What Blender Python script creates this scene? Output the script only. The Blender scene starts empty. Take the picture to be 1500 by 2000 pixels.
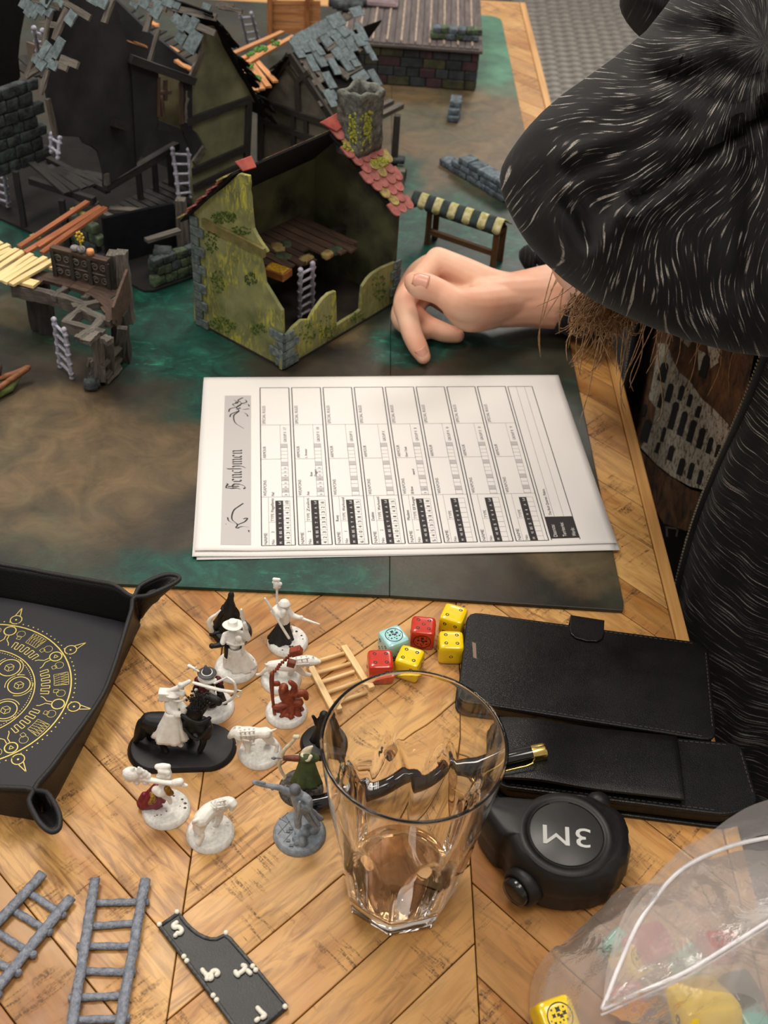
import bpy, math, random
import numpy as np
from mathutils import Vector, Matrix, noise
# ---------------------------------------------------------------- camera, world, lights
SC = bpy.context.scene
COL = SC.collection
S = 0.001                       # everything below is written in millimetres
F_PX = 2271.0
CR = Vector((0.9974521, 0.0469542, 0.05370853)); CU = Vector((-0.07133935, 0.65650396, 0.75094157)); CF = Vector((0.0, 0.75285978, -0.65818094))
CO = Vector((0, 0, 557.9))
cd = bpy.data.cameras.new('camera'); cam = bpy.data.objects.new('camera', cd); COL.objects.link(cam)
cd.sensor_fit = 'VERTICAL'; cd.sensor_height = 36; cd.lens = F_PX * 36 / 2000; cd.clip_start = 0.02; cd.clip_end = 50
cam.matrix_world = Matrix(((CR.x, CU.x, -CF.x, 0), (CR.y, CU.y, -CF.y, 0), (CR.z, CU.z, -CF.z, CO.z * S), (0, 0, 0, 1)))
cd.dof.use_dof = True; cd.dof.focus_distance = 0.70; cd.dof.aperture_fstop = 15.0
SC.camera = cam
SC.cycles.max_bounces = 24; SC.cycles.transmission_bounces = 24; SC.cycles.glossy_bounces = 10; SC.cycles.transparent_max_bounces = 24
SC.view_settings.view_transform = 'Standard'; SC.view_settings.look = 'None'; SC.view_settings.gamma = 1; SC.view_settings.exposure = 0.08
w = bpy.data.worlds.new('room_light'); SC.world = w; w.use_nodes = True
w.node_tree.nodes['Background'].inputs[0].default_value = (1.0, 0.93, 0.84, 1); w.node_tree.nodes['Background'].inputs[1].default_value = 0.42
def area(name, loc, target, sx, sy, power, color):
    ld = bpy.data.lights.new(name, 'AREA'); ld.shape = 'RECTANGLE'; ld.size = sx * S; ld.size_y = sy * S; ld.energy = power; ld.color = color
    o = bpy.data.objects.new(name, ld); COL.objects.link(o)
    o.location = Vector(loc) * S; o.rotation_euler = (Vector(target) - Vector(loc)).to_track_quat('-Z', 'Y').to_euler(); return o
area('ceiling_light', (-520, 1150, 1900), (0, 800, 0), 700, 500, 20, (1.0, 0.92, 0.82))
area('ceiling_light', (420, 250, 1950), (0, 600, 0), 700, 500, 11, (1.0, 0.92, 0.82))
area('ceiling_light', (-900, -350, 1900), (0, 500, 0), 500, 500, 10, (1.0, 0.92, 0.83))
area('ceiling_light', (800, 3300, 1950), (200, 800, 0), 1100, 700, 34, (1.0, 0.93, 0.84))

# ---------------------------------------------------------------- small maths
def ray(px, py): return CF * F_PX + CR * (px - 750) - CU * (py - 1000)
def at(px, py, z=0.0):          # point of the plane at height z
    d = ray(px, py); return CO + d * ((z - CO.z) / d.z)
def atd(px, py, dist):          # point at a depth along the view axis
    return CO + ray(px, py) * (dist / F_PX)
class Pl:
    """a plane o + a*u + b*v; n = u x v"""
    def __init__(s, o, u, v):
        s.o = Vector(o); s.u = Vector(u).normalized(); v = Vector(v); s.v = (v - s.u * v.dot(s.u)).normalized(); s.n = s.u.cross(s.v).normalized()
    def px(s, x, y):
        d = ray(x, y); t = (s.o - CO).dot(s.n) / d.dot(s.n); p = CO + d * t - s.o
        return (p.dot(s.u), p.dot(s.v))
    def __call__(s, a, b, c=0.0): return s.o + s.u * a + s.v * b + s.n * c
def vplane(p, deg): return Pl(p, (math.cos(math.radians(deg)), math.sin(math.radians(deg)), 0), (0, 0, 1))
def rnd(a, b): return random.uniform(a, b)
def lerp(a, b, t): return a + (b - a) * t
def frame(p0, p1, up=(0, 0, 1)):
    x = (Vector(p1) - Vector(p0)); L = x.length; x.normalize(); up = Vector(up)
    if abs(x.dot(up.normalized())) > .98: up = Vector((0, 1, 0))
    y = up.cross(x).normalized(); z = x.cross(y)
    M = Matrix(((x.x, y.x, z.x, 0), (x.y, y.y, z.y, 0), (x.z, y.z, z.z, 0), (0, 0, 0, 1))); M.translation = p0; return M, L
def smoothstep(a, b, x):
    t = min(1, max(0, (x - a) / (b - a))); return t * t * (3 - 2 * t)
def catmull(P, n=6, closed=False):
    P = [Vector(p) for p in P]; out = []; N = len(P)
    for i in range(N if closed else N - 1):
        g = (lambda k: P[k % N]) if closed else (lambda k: P[max(0, min(N - 1, k))])
        a, b, c, d = g(i - 1), g(i), g(i + 1), g(i + 2)
        for k in range(n):
            t = k / n; out.append(.5 * ((2 * b) + (c - a) * t + (2 * a - 5 * b + 4 * c - d) * t * t + (3 * b - a - 3 * c + d) * t ** 3))
    if not closed: out.append(P[-1])
    return out

# ---------------------------------------------------------------- mesh collector (mm)
class B:
    def __init__(s): s.v = []; s.f = []; s.m = []; s.mi = 0
    def add(s, vs, fs, M=None):
        k = len(s.v)
        s.v += [(M @ Vector(p)) if M else Vector(p) for p in vs]; s.f += [tuple(i + k for i in f) for f in fs]; s.m += [s.mi] * len(fs); return s
    def box(s, lo, hi, M=None, j=0):
        x0, y0, z0 = lo; x1, y1, z1 = hi
        vs = [(x0, y0, z0), (x1, y0, z0), (x1, y1, z0), (x0, y1, z0), (x0, y0, z1), (x1, y0, z1), (x1, y1, z1), (x0, y1, z1)]
        if j: vs = [tuple(c + rnd(-j, j) for c in p) for p in vs]
        return s.add(vs, [(0, 3, 2, 1), (4, 5, 6, 7), (0, 1, 5, 4), (1, 2, 6, 5), (2, 3, 7, 6), (3, 0, 4, 7)], M)
    def bar(s, p0, p1, w, h, up=(0, 0, 1), j=0):
        M, L = frame(p0, p1, up); return s.box((0, -w / 2, -h / 2), (L, w / 2, h / 2), M, j)
    def tube(s, P, R, n=8, flat=1.0, cap=True, up=None):
        P = [Vector(p) for p in P]; N = len(P)
        if not hasattr(R, '__len__'): R = [R] * N
        k = len(s.v); t0 = (P[1] - P[0]).normalized(); ref = Vector(up) if up else (Vector((0, 0, 1)) if abs(t0.z) < .9 else Vector((1, 0, 0)))
        a = t0.cross(ref).normalized(); vs = []
        for i in range(N):
            t = (P[min(N - 1, i + 1)] - P[max(0, i - 1)])
            t = t.normalized() if t.length > 1e-9 else t0
            a = (a - t * a.dot(t)); a = a.normalized() if a.length > 1e-6 else t.orthogonal().normalized(); b = t.cross(a)
            for q in range(n):
                th = 2 * math.pi * q / n; vs.append(P[i] + a * (R[i] * math.cos(th)) + b * (R[i] * flat * math.sin(th)))
        fs = [(i * n + q, i * n + (q + 1) % n, (i + 1) * n + (q + 1) % n, (i + 1) * n + q) for i in range(N - 1) for q in range(n)]
        if cap: fs += [tuple(range(n - 1, -1, -1)), tuple((N - 1) * n + q for q in range(n))]
        return s.add(vs, fs)
    def ell(s, c, r, M=None, nu=12, nv=8):
        if not hasattr(r, '__len__'): r = (r, r, r)
        vs = [(0, 0, -1)]; fs = []
        for i in range(1, nv):
            ph = -math.pi / 2 + math.pi * i / nv
            for q in range(nu):
                th = 2 * math.pi * q / nu; vs.append((math.cos(ph) * math.cos(th), math.cos(ph) * math.sin(th), math.sin(ph)))
        vs.append((0, 0, 1)); L = len(vs) - 1
        for q in range(nu):
            fs.append((0, 1 + (q + 1) % nu, 1 + q)); fs.append((L, L - nu + q, L - nu + (q + 1) % nu))
        for i in range(nv - 2):
            for q in range(nu):
                a = 1 + i * nu; fs.append((a + q, a + (q + 1) % nu, a + nu + (q + 1) % nu, a + nu + q))
        T = Matrix.Translation(Vector(c)) @ (M if M else Matrix()) @ Matrix.Diagonal((r[0], r[1], r[2], 1))
        return s.add(vs, fs, T)
    def prism(s, poly, z0, z1, M=None):
        n = len(poly); ar = sum(poly[i][0] * poly[(i + 1) % n][1] - poly[(i + 1) % n][0] * poly[i][1] for i in range(n))
        if ar < 0: poly = poly[::-1]
        vs = [(p[0], p[1], z0) for p in poly] + [(p[0], p[1], z1) for p in poly]
        fs = [tuple(range(n - 1, -1, -1)), tuple(range(n, 2 * n))] + [(i, (i + 1) % n, n + (i + 1) % n, n + i) for i in range(n)]
        return s.add(vs, fs, M)
    def plprism(s, pl, poly, t0, t1):
        M = Matrix(((pl.u.x, pl.v.x, pl.n.x, pl.o.x), (pl.u.y, pl.v.y, pl.n.y, pl.o.y), (pl.u.z, pl.v.z, pl.n.z, pl.o.z), (0, 0, 0, 1)))
        return s.prism(poly, t0, t1, M)
    def lathe(s, prof, n=32, M=None, cap=True):
        vs = []; N = len(prof)
        for r, z in prof:
            for q in range(n): th = 2 * math.pi * q / n; vs.append((r * math.cos(th), r * math.sin(th), z))
        fs = [(i * n + q, i * n + (q + 1) % n, (i + 1) * n + (q + 1) % n, (i + 1) * n + q) for i in range(N - 1) for q in range(n)]
        if cap: fs += [tuple(range(n - 1, -1, -1)), tuple((N - 1) * n + q for q in range(n))]
        return s.add(vs, fs, M)
    def surf(s, fn, nu, nv, wrap=False, M=None):
        vs = [fn(i / nu, j / nv) for i in range(nu + (0 if wrap else 1)) for j in range(nv + 1)]; W = nv + 1; NU = nu if wrap else nu + 1
        fs = [(i * W + j, ((i + 1) % NU) * W + j, ((i + 1) % NU) * W + j + 1, i * W + j + 1) for i in range(nu) for j in range(nv)]
        return s.add(vs, fs, M)
    def star(s, c, r, n=6):
        return s.ell(c, r, nu=n, nv=max(3, n // 2 + 1))

MW = {}
def props(o, label=None, cat=None, group=None, kind=None):
    if label: o['label'] = label
    if cat: o['category'] = cat
    if group: o['group'] = group
    if kind: o['kind'] = kind
def thing(name, label, cat, loc=(0, 0, 0), rz=0, group=None, R=None):
    o = bpy.data.objects.new(name, None); COL.objects.link(o); o.empty_display_size = .01
    M = Matrix.Translation(Vector(loc)) @ (R.to_4x4() if R else Matrix.Rotation(rz, 4, 'Z'))
    MW[o.name] = M; Ms = M.copy(); Ms.translation = M.translation * S; o.matrix_basis = Ms
    props(o, label, cat, group); return o
def mk(name, b, mat, parent=None, label=None, cat=None, group=None, kind=None, smooth=False, local=False, M=None, mods=(), link=True):
    """b in world mm (local=True: in the parent's own frame).  M: a frame of its own for the object"""
    PM = MW[parent.name] if parent else Matrix()
    if local: OM = PM @ (M or Matrix()) ; base = (M or Matrix())
    else:
        OM = M if M is not None else PM; base = PM.inverted() @ OM
    vs = b.v
    if not local:
        if M is None and parent is None:
            c = sum(vs, Vector()) / max(1, len(vs)); lo = min(v.z for v in vs); OM = Matrix.Translation((c.x, c.y, lo)); base = OM
        inv = OM.inverted(); vs = [inv @ v for v in vs]
    me = bpy.data.meshes.new(name); me.from_pydata([tuple(v * S) for v in vs], [], b.f)
    mats = mat if isinstance(mat, (list, tuple)) else [mat]
    for m in mats: me.materials.append(m)
    if len(mats) > 1: me.polygons.foreach_set('material_index', b.m)
    if smooth: me.polygons.foreach_set('use_smooth', [True] * len(me.polygons))
    me.validate(); me.update()
    o = bpy.data.objects.new(name, me)
    if link: COL.objects.link(o)
    MW[o.name] = OM; bs = base.copy(); bs.translation = base.translation * S
    if parent: o.parent = parent
    o.matrix_basis = bs
    for md in mods: md(o)
    props(o, label, cat, group, kind); return o
def dup(o, M=None, parent=None):
    """copy an object with its children; M (mm) = new world frame of the copy's root"""
    c = o.copy(); COL.objects.link(c)
    if parent is not None: c.parent = parent
    if M is not None:
        PM = MW[c.parent.name] if c.parent else Matrix()
        b = PM.inverted() @ M; b.translation = b.translation * S; c.matrix_basis = b; MW[c.name] = M
    else: MW[c.name] = MW.get(o.name, Matrix())
    for ch in o.children: dup(ch, None, c)
    return c
def bevel(w, seg=2, ang=35):
    def f(o):
        m = o.modifiers.new('bevel', 'BEVEL'); m.width = w * S; m.segments = seg; m.limit_method = 'ANGLE'; m.angle_limit = math.radians(ang)
    return f
def subsurf(n=1):
    def f(o):
        m = o.modifiers.new('subdivision', 'SUBSURF'); m.levels = n; m.render_levels = n
    return f
def remesh(v, it=4, fac=.5):
    def f(o):
        m = o.modifiers.new('remesh', 'REMESH'); m.mode = 'VOXEL'; m.voxel_size = v * S; m.use_smooth_shade = True
        if it:
            k = o.modifiers.new('smooth', 'SMOOTH'); k.factor = fac; k.iterations = it
    return f
def solidify(t, off=-1):
    def f(o):
        m = o.modifiers.new('solidify', 'SOLIDIFY'); m.thickness = t * S; m.offset = off
    return f

# ---------------------------------------------------------------- materials
class N:
    def __init__(s, name):
        s.mat = bpy.data.materials.new(name); s.mat.use_nodes = True; s.t = s.mat.node_tree; s.b = s.t.nodes['Principled BSDF']; s.out = s.t.nodes['Material Output']
    def n(s, typ, ins=None, **kw):
        o = s.t.nodes.new(typ)
        for k, v in kw.items(): setattr(o, k, v)
        for k, v in (ins or {}).items():
            if isinstance(v, bpy.types.NodeSocket): s.t.links.new(v, o.inputs[k])
            else: o.inputs[k].default_value = v
        return o
    def l(s, a, b): s.t.links.new(a, b)
    def obj(s, scale=(1, 1, 1), rand=0.0, loc=(0, 0, 0)):
        tc = s.n('ShaderNodeTexCoord').outputs['Object']
        if rand:
            oi = s.n('ShaderNodeObjectInfo').outputs['Random']
            tc = s.n('ShaderNodeVectorMath', {0: tc, 1: s.n('ShaderNodeMath', {0: oi, 1: rand}, operation='MULTIPLY').outputs[0]}, operation='ADD').outputs[0]
        return s.n('ShaderNodeMapping', {'Vector': tc, 'Scale': scale, 'Location': loc}).outputs[0]
    def noise(s, vec, scale, detail=3, rough=.55, dist=0):
        return s.n('ShaderNodeTexNoise', {'Vector': vec, 'Scale': scale, 'Detail': detail, 'Roughness': rough, 'Distortion': dist}).outputs['Fac']
    def ramp(s, fac, stops, interp='LINEAR'):
        r = s.n('ShaderNodeValToRGB', {'Fac': fac}); e = r.color_ramp.elements; r.color_ramp.interpolation = interp
        while len(e) < len(stops): e.new(.5)
        for q, (p, c) in zip(e, stops): q.position = p; q.color = (*c, 1) if len(c) == 3 else c
        return r.outputs[0]
    def mix(s, f, a, b, mode='MIX'):
        m = s.n('ShaderNodeMix', data_type='RGBA', blend_type=mode)
        for k, v in ((0, f), (6, a), (7, b)):
            if isinstance(v, bpy.types.NodeSocket): s.l(v, m.inputs[k])
            else: m.inputs[k].default_value = (*v, 1) if hasattr(v, '__len__') and len(v) == 3 else v
        return m.outputs[2]
    def math(s, op, a, b=0.0, c=0.0):
        m = s.n('ShaderNodeMath', {0: a, 1: b}, operation=op)
        if op in ('MULTIPLY_ADD',): 
            if isinstance(c, bpy.types.NodeSocket): s.l(c, m.inputs[2])
            else: m.inputs[2].default_value = c
        return m.outputs[0]
    def bump(s, h, strength=.3, dist=.3):
        b = s.n('ShaderNodeBump', {'Height': h, 'Strength': strength, 'Distance': dist * S}); s.l(b.outputs[0], s.b.inputs['Normal'])
    def set(s, **kw):
        for k, v in kw.items():
            i = s.b.inputs[k.replace('_', ' ')]
            if isinstance(v, bpy.types.NodeSocket): s.l(v, i)
            else: i.default_value = (*v, 1) if hasattr(v, '__len__') and len(v) == 3 and i.type == 'RGBA' else v
        return s
def rgb(r, g, b):               # sRGB 0-255 to linear
    f = lambda c: (c / 12.92 if c <= .04045 else ((c + .055) / 1.055) ** 2.4)
    return tuple(f(x / 255) for x in (r, g, b))
_pm = {}
def paint(name, c1, c2=None, scale=120, rough=.6, bump=.25, bs=600, metal=0, coat=0, spec=.5, vary=0.0, bd=.25):
    """painted / moulded surface with a little mottling"""
    if name in _pm: return _pm[name]
    n = N(name); v = n.obj(rand=3.0 if vary else 0); c2 = c2 or tuple(x * .75 for x in c1)
    col = n.ramp(n.noise(v, scale, 4), [(.35, c2), (.65, c1)])
    if vary:
        oi = n.n('ShaderNodeObjectInfo').outputs['Random']
        k = n.n('ShaderNodeHueSaturation', {'Color': col, 'Value': n.math('MULTIPLY_ADD', oi, vary * 2, 1 - vary)}); col = k.outputs[0]
    n.set(Base_Color=col, Roughness=rough, Metallic=metal, Coat_Weight=coat, Specular_IOR_Level=spec)
    if bump: n.bump(n.noise(v, bs, 3), bump, bd)
    _pm[name] = n.mat; return n.mat
def timber(name, c1, c2, grain=500, stretch=.08, rough=.7, vary=.2, bump=.5, axis=0, coat=0):
    """wood with grain running along the object's own x"""
    if name in _pm: return _pm[name]
    n = N(name); sc = [1, 1, 1]; sc[axis] = stretch; v = n.obj(tuple(sc), rand=2.0)
    f = n.noise(v, grain, 4, .6, .4); f2 = n.noise(v, grain * .2, 2)
    col = n.ramp(n.math('ADD', n.math('MULTIPLY', f, .7), n.math('MULTIPLY', f2, .3)), [(.38, c2), (.62, c1)])
    oi = n.n('ShaderNodeObjectInfo').outputs['Random']
    col = n.n('ShaderNodeHueSaturation', {'Color': col, 'Value': n.math('MULTIPLY_ADD', oi, vary * 2, 1 - vary)}).outputs[0]
    n.set(Base_Color=col, Roughness=rough, Coat_Weight=coat); n.bump(f, bump, .3); _pm[name] = n.mat; return n.mat
def flat(name, c, rough=.6, metal=0, **kw):
    if name in _pm: return _pm[name]
    n = N(name); n.set(Base_Color=c, Roughness=rough, Metallic=metal, **kw); _pm[name] = n.mat; return n.mat

# ---------------------------------------------------------------- lettering: outlines of the built-in font, as meshes
_txt = {}
def text_geo(strings):
    obs = []
    for t in strings:
        if t in _txt: continue
        c = bpy.data.curves.new('t', 'FONT'); c.body = t; c.size = 1; c.resolution_u = 3; o = bpy.data.objects.new('t', c); COL.objects.link(o); obs.append((t, o, c))
    dg = bpy.context.evaluated_depsgraph_get(); dg.update()
    for t, o, c in obs:
        me = o.evaluated_get(dg).to_mesh(); vs = [tuple(v.co) for v in me.vertices]; fs = [tuple(p.vertices) for p in me.polygons]
        xs = [v[0] for v in vs] or [0, 1]; _txt[t] = (vs, fs, min(xs), max(xs)); o.evaluated_get(dg).to_mesh_clear()
    for t, o, c in obs: bpy.data.objects.remove(o); bpy.data.curves.remove(c)
def put_text(b, t, M, size, width=None, depth=0, flip=False):
    """lower-left corner at M's origin, reading along M's x; width squeezes the line"""
    vs, fs, x0, x1 = _txt[t]; sx = size if width is None else width / max(1e-6, x1 - x0); k = len(vs)
    b.add([((v[0] - x0) * sx, v[1] * size, depth) for v in vs], fs, M)
    if depth:
        e = {}
        for f in fs:
            for i in range(len(f)):
                a, c = f[i], f[(i + 1) % len(f)]; e[(a, c)] = 1
        rim = [(a, c) for (a, c) in e if (c, a) not in e]
        b.add([((v[0] - x0) * sx, v[1] * size, 0) for v in vs] + [((v[0] - x0) * sx, v[1] * size, depth) for v in vs], [(a, c, c + k, a + k) for a, c in rim], M)
# ---------------------------------------------------------------- the setting: floor under the table
random.seed(3)
m = N('grey_woven_vinyl'); tc = m.n('ShaderNodeTexCoord').outputs['Object']; mp = m.n('ShaderNodeMapping', {'Vector': tc, 'Rotation': (0, 0, .2)}).outputs[0]
m.set(Base_Color=m.ramp(m.noise(mp, 60, 4), [(.3, rgb(150, 146, 140)), (.7, rgb(192, 187, 180))]), Roughness=.75); m.bump(m.noise(mp, 900, 2), .3, .5)
FLOOR = m.mat
FZ = -760
b = B(); b.box((-2600, -1200, FZ - 40), (3200, 14000, FZ - .2)); floor = mk('floor', b, paint('vinyl_base', rgb(104, 100, 95), rgb(88, 84, 80), 60, .85), kind='structure', M=Matrix.Translation((0, 0, FZ)))
# woven strips of the vinyl, near enough to be told apart: one shared mesh
FLOOR2 = paint('grey_woven_vinyl_shaded', rgb(140, 136, 130), rgb(122, 118, 112), 60, .75)  # shaded copy for alternate strips: the weave's light and shade put into colour
tw, tl = 27.0, 40.0
b = B()
b.surf(lambda u, v: ((u - .5) * tl, (v - .5) * tw * .8, -.1 + 5.5 * max(0, math.cos((u - .5) * math.pi) * math.cos((v - .5) * math.pi)) ** .5), 4, 3)
spots = []
for i in range(-50, 50):
    for j in range(-80, 100):
        x_, y_ = i * tl * .98, j * tw * .84
        X_, Y_ = 500 + x_, 2600 + y_ + (tw * .42 if i % 2 else 0)
        q = Vector((X_, Y_, FZ)) - CO; zz = q.dot(CF); X = 750 + F_PX * q.dot(CR) / zz; Y = 1000 - F_PX * q.dot(CU) / zz
        if zz > 0 and 985 < X < 1420 and -40 < Y < 230 and X < 1530 - Y * 1.9 and X > 1005 + Y * .22: spots.append((zz, i + j, Matrix.Translation((X_, Y_, FZ)) @ Matrix.Rotation(.35 if (i + j) % 2 else -.35, 4, 'Z')))
spots.sort(key=lambda q: q[0]); first = {}
far = B()
for k, (zz, i, M) in enumerate(spots):
    mt = FLOOR if i % 2 else FLOOR2
    if k < 299:
        if mt.name not in first:
            bb = B(); bb.v = [M @ v for v in b.v]; bb.f = b.f; bb.m = b.m; first[mt.name] = mk('woven_strip', bb, mt, floor, M=M, smooth=True)
        else: dup(first[mt.name], M)
    else:
        far.mi = i % 2; far.add(b.v, b.f, M)
if far.v: mk('woven_strips', far, [FLOOR2, FLOOR], floor, kind='stuff', smooth=True)
# ---------------------------------------------------------------- the table
YAW = .0405
RT = Matrix.Rotation(YAW, 4, 'Z')
def tab(x, y, z=0): return RT @ Vector((x, y, z))
XE, XB = 229.0, 219.5
YE = 1802.0
m = N('rough_sawn_planks'); v = m.obj((.16, 1, 1), rand=4.0); oi = m.n('ShaderNodeObjectInfo').outputs['Random']
base = m.ramp(oi, [(0, rgb(150, 102, 52)), (.2, rgb(178, 126, 66)), (.5, rgb(196, 144, 80)), (.8, rgb(206, 158, 94)), (1, rgb(164, 110, 54))])
g = m.noise(v, 170, 5, .6, 1.2); g2 = m.noise(m.obj((.25, 1, 1), rand=9.0), 26, 3, .5, 1.5)
c = m.mix(m.ramp(g, [(.30, (1, 1, 1)), (.58, (0, 0, 0))]), base, rgb(128, 84, 42))
c = m.mix(m.ramp(g2, [(.50, (0, 0, 0)), (.72, (.75, .75, .75))]), c, rgb(158, 98, 42))
c = m.mix(m.ramp(m.noise(m.obj((.5, 1, 1), rand=5.0), 14, 2), [(.45, (0, 0, 0)), (.75, (.6, .6, .6))]), c, rgb(220, 176, 112))
# saw marks: thin dark lines across the board, in patches
vs_ = m.obj((1, .10, 1), rand=7.0)
saw = m.noise(vs_, 260, 5, .72, .5); patch = m.noise(m.obj(rand=11.0), 22, 3, .6)
sawm = m.math('MULTIPLY', m.ramp(saw, [(.53, (0, 0, 0)), (.60, (1, 1, 1))]), m.ramp(patch, [(.47, (0, 0, 0)), (.58, (1, 1, 1))]))
dots = m.ramp(m.noise(m.obj((.6, 1, 1), rand=2.0), 900, 2), [(.35, (0, 0, 0)), (.6, (1, 1, 1))])
sawm = m.math('MULTIPLY', sawm, dots)
c = m.mix(m.math('MULTIPLY', sawm, .9), c, rgb(78, 52, 30))
m.set(Base_Color=c, Roughness=m.ramp(patch, [(.4, (.36,) * 3), (.65, (.52,) * 3)]), Specular_IOR_Level=.45)
m.bump(m.math('SUBTRACT', m.math('MULTIPLY', g, .5), sawm), .35, .35)
PLANK = m.mat
TRIM = timber('table_border_wood', rgb(208, 160, 98), rgb(178, 126, 68), 160, .05, .45, .05, .15)
table = thing('dining_table', 'wooden table with chevron parquet top of rough sawn planks', 'table', tab(0, 400, -760), YAW)
b = B(); b.box((-1150, -260, -34), (XE - .5, YE - .5, -5), RT); mk('table_core', b, flat('dark_underside', rgb(60, 42, 26), .8), table)
for sx, sy in ((-1080, -190), (150, -190), (150, 1730), (-1080, 1730)):
    b = B(); b.box((sx - 45, sy - 45, -758.5), (sx + 45, sy + 45, -34), RT); mk('leg', b, TRIM, table)
b = B(); b.box((XB + .5, -260, -20), (XE, YE, -.1), RT); M = RT @ Matrix.Translation((XB, 800, 0)) @ Matrix.Rotation(math.pi / 2, 4, 'Z'); mk('border_strip', b, TRIM, table, M=M, mods=[bevel(1.2)])
b = B(); b.box((-1150, YE - 9.5, -20), (XB, YE, -.1), RT); mk('border_strip', b, TRIM, table, mods=[bevel(1.2)])
# chevron columns; the spines lie 152 mm apart
cols = [(-695, -543), (-543, -391), (-391, -239), (-239, -76.5), (-76.5, 75), (75, XB)]
def seen(p):
    q = p - CO; z = q.dot(CF); return z > 0 and -900 < 750 + F_PX * q.dot(CR) / z - 0 < 1960 and -260 < 1000 - F_PX * q.dot(CU) / z < 2700
hidden = 0
for ci, (xa, xb) in enumerate(cols):
    up = 1 if ci % 2 == 0 else -1          # planks climb to the right or fall to the right
    W = xb - xa; y = -260.0 + rnd(-20, 0) - (W if up > 0 else 0)
    while y < YE + W:
        h = random.choice((38, 46, 52, 56, 60)); g_ = .45
        y0, y1 = y + g_, y + h - g_; y += h
        poly = [(xa + .3, y0), (xb - .3, y0 + up * (W - .6)), (xb - .3, y1 + up * (W - .6)), (xa + .3, y1)]
        # clip to the table
        def clip(poly, lim, sign):
            out = []
            for i in range(len(poly)):
                a, c_ = poly[i], poly[(i + 1) % len(poly)]; ia = sign * (a[1] - lim) <= 0; ic = sign * (c_[1] - lim) <= 0
                if ia: out.append(a)
                if ia != ic: t = (lim - a[1]) / (c_[1] - a[1]); out.append((a[0] + (c_[0] - a[0]) * t, lim))
            return out
        poly = clip(clip(poly, YE - 10, 1), -260, -1)
        if len(poly) < 3: continue
        cx = sum(p[0] for p in poly) / len(poly); cy = sum(p[1] for p in poly) / len(poly)
        if cx < 60 and cy > 720: continue     # under the mat
        if not any(seen(tab(p[0], p[1])) for p in poly + [(cx, cy)]): continue
        b = B(); b.prism(poly, -5, 0, RT)
        M = RT @ Matrix.Translation((cx, cy, 0)) @ Matrix.Rotation(up * math.pi / 4, 4, 'Z')
        mk('plank', b, PLANK, table, M=M, mods=[bevel(.35, 1)])
# the unseen remainder, under the mat, is one board
b = B(); b.prism([(-695, 720 + 160), (50, 720 + 160), (50, YE - 10), (-695, YE - 10)], -5, -.6, RT); mk('sub_board', b, TRIM, table)
# ---------------------------------------------------------------- painted battle mat
MZ = 3.2
m = N('painted_board'); tc = m.n('ShaderNodeTexCoord').outputs['Object']
def pt(px, py): v = at(px, py, MZ); return (v.x * S, v.y * S, 0)
wv = m.n('ShaderNodeVectorMath', {0: tc, 1: m.n('ShaderNodeVectorMath', {0: m.n('ShaderNodeTexNoise', {'Vector': tc, 'Scale': 9, 'Detail': 4}).outputs['Color'], 1: (.11, .11, 0)}, operation='MULTIPLY').outputs[0]}, operation='ADD').outputs[0]
wv = m.n('ShaderNodeVectorMath', {0: wv, 1: (-.055, -.055, 0)}, operation='ADD').outputs[0]
def blob(px, py, r, sq=1.0, soft=.5):
    c = pt(px, py); d = m.n('ShaderNodeVectorMath', {0: wv, 1: c}, operation='SUBTRACT').outputs[0]
    d = m.n('ShaderNodeVectorMath', {0: d, 1: (1, sq, 0)}, operation='MULTIPLY').outputs[0]
    L = m.n('ShaderNodeVectorMath', {0: d}, operation='LENGTH').outputs['Value']
    return m.n('ShaderNodeMapRange', {'Value': L, 'From Min': r * S * soft, 'From Max': r * S, 'To Min': 1.0, 'To Max': 0.0}, interpolation_type='SMOOTHSTEP').outputs[0]
n1 = m.noise(tc, 14, 5, .6, .6)
col = m.ramp(n1, [(.3, rgb(30, 30, 27)), (.5, rgb(52, 46, 37)), (.7, rgb(68, 58, 45))])
tan = m.ramp(m.noise(tc, 30, 5, .65, .8), [(.3, rgb(74, 62, 46)), (.7, rgb(118, 98, 70))])
grn = m.ramp(m.noise(tc, 40, 5, .65, 1.2), [(.3, rgb(8, 38, 34)), (.55, rgb(10, 66, 56)), (.75, rgb(28, 98, 78))])
lg = m.ramp(m.noise(tc, 30, 4), [(.3, rgb(40, 92, 74)), (.7, rgb(84, 140, 112))])
def over(mask, c, k=1.0):
    global col
    col = m.mix(m.math('MULTIPLY', mask, k) if k != 1 else mask, col, c)
for a in ((230, 900, 120, 1.6), (60, 960, 100, 1.2), (120, 820, 60, 1.4), (880, 180, 190, .8), (820, 300, 150, 1), (960, 160, 160, .6), (620, 640, 60, 2), (40, 600, 50, 1.5), (1150, 1120, 60, 2)): over(blob(*a), tan, .85)
for a in ((500, 1120, 110, 2.6), (330, 1090, 60, 2.2), (300, 640, 110, 1.6), (180, 560, 80, 1.4), (330, 720, 80, 2), (830, 680, 55, 1.5), (900, 640, 50, 1.3), (300, 560, 70, 1.2), (20, 430, 100, .8), (450, 800, 60, 1.3), (850, 460, 110, 1.1), (960, 500, 70, 1), (760, 340, 60, 1)): over(blob(*a), grn, .9)
for a in ((940, 60, 130, .8), (960, 130, 60, .5)): over(blob(*a), lg)
gm = m.ramp(m.noise(tc, 7, 3), [(.45, (0, 0, 0)), (.62, (1, 1, 1))]); over(gm, grn, .35)
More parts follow.
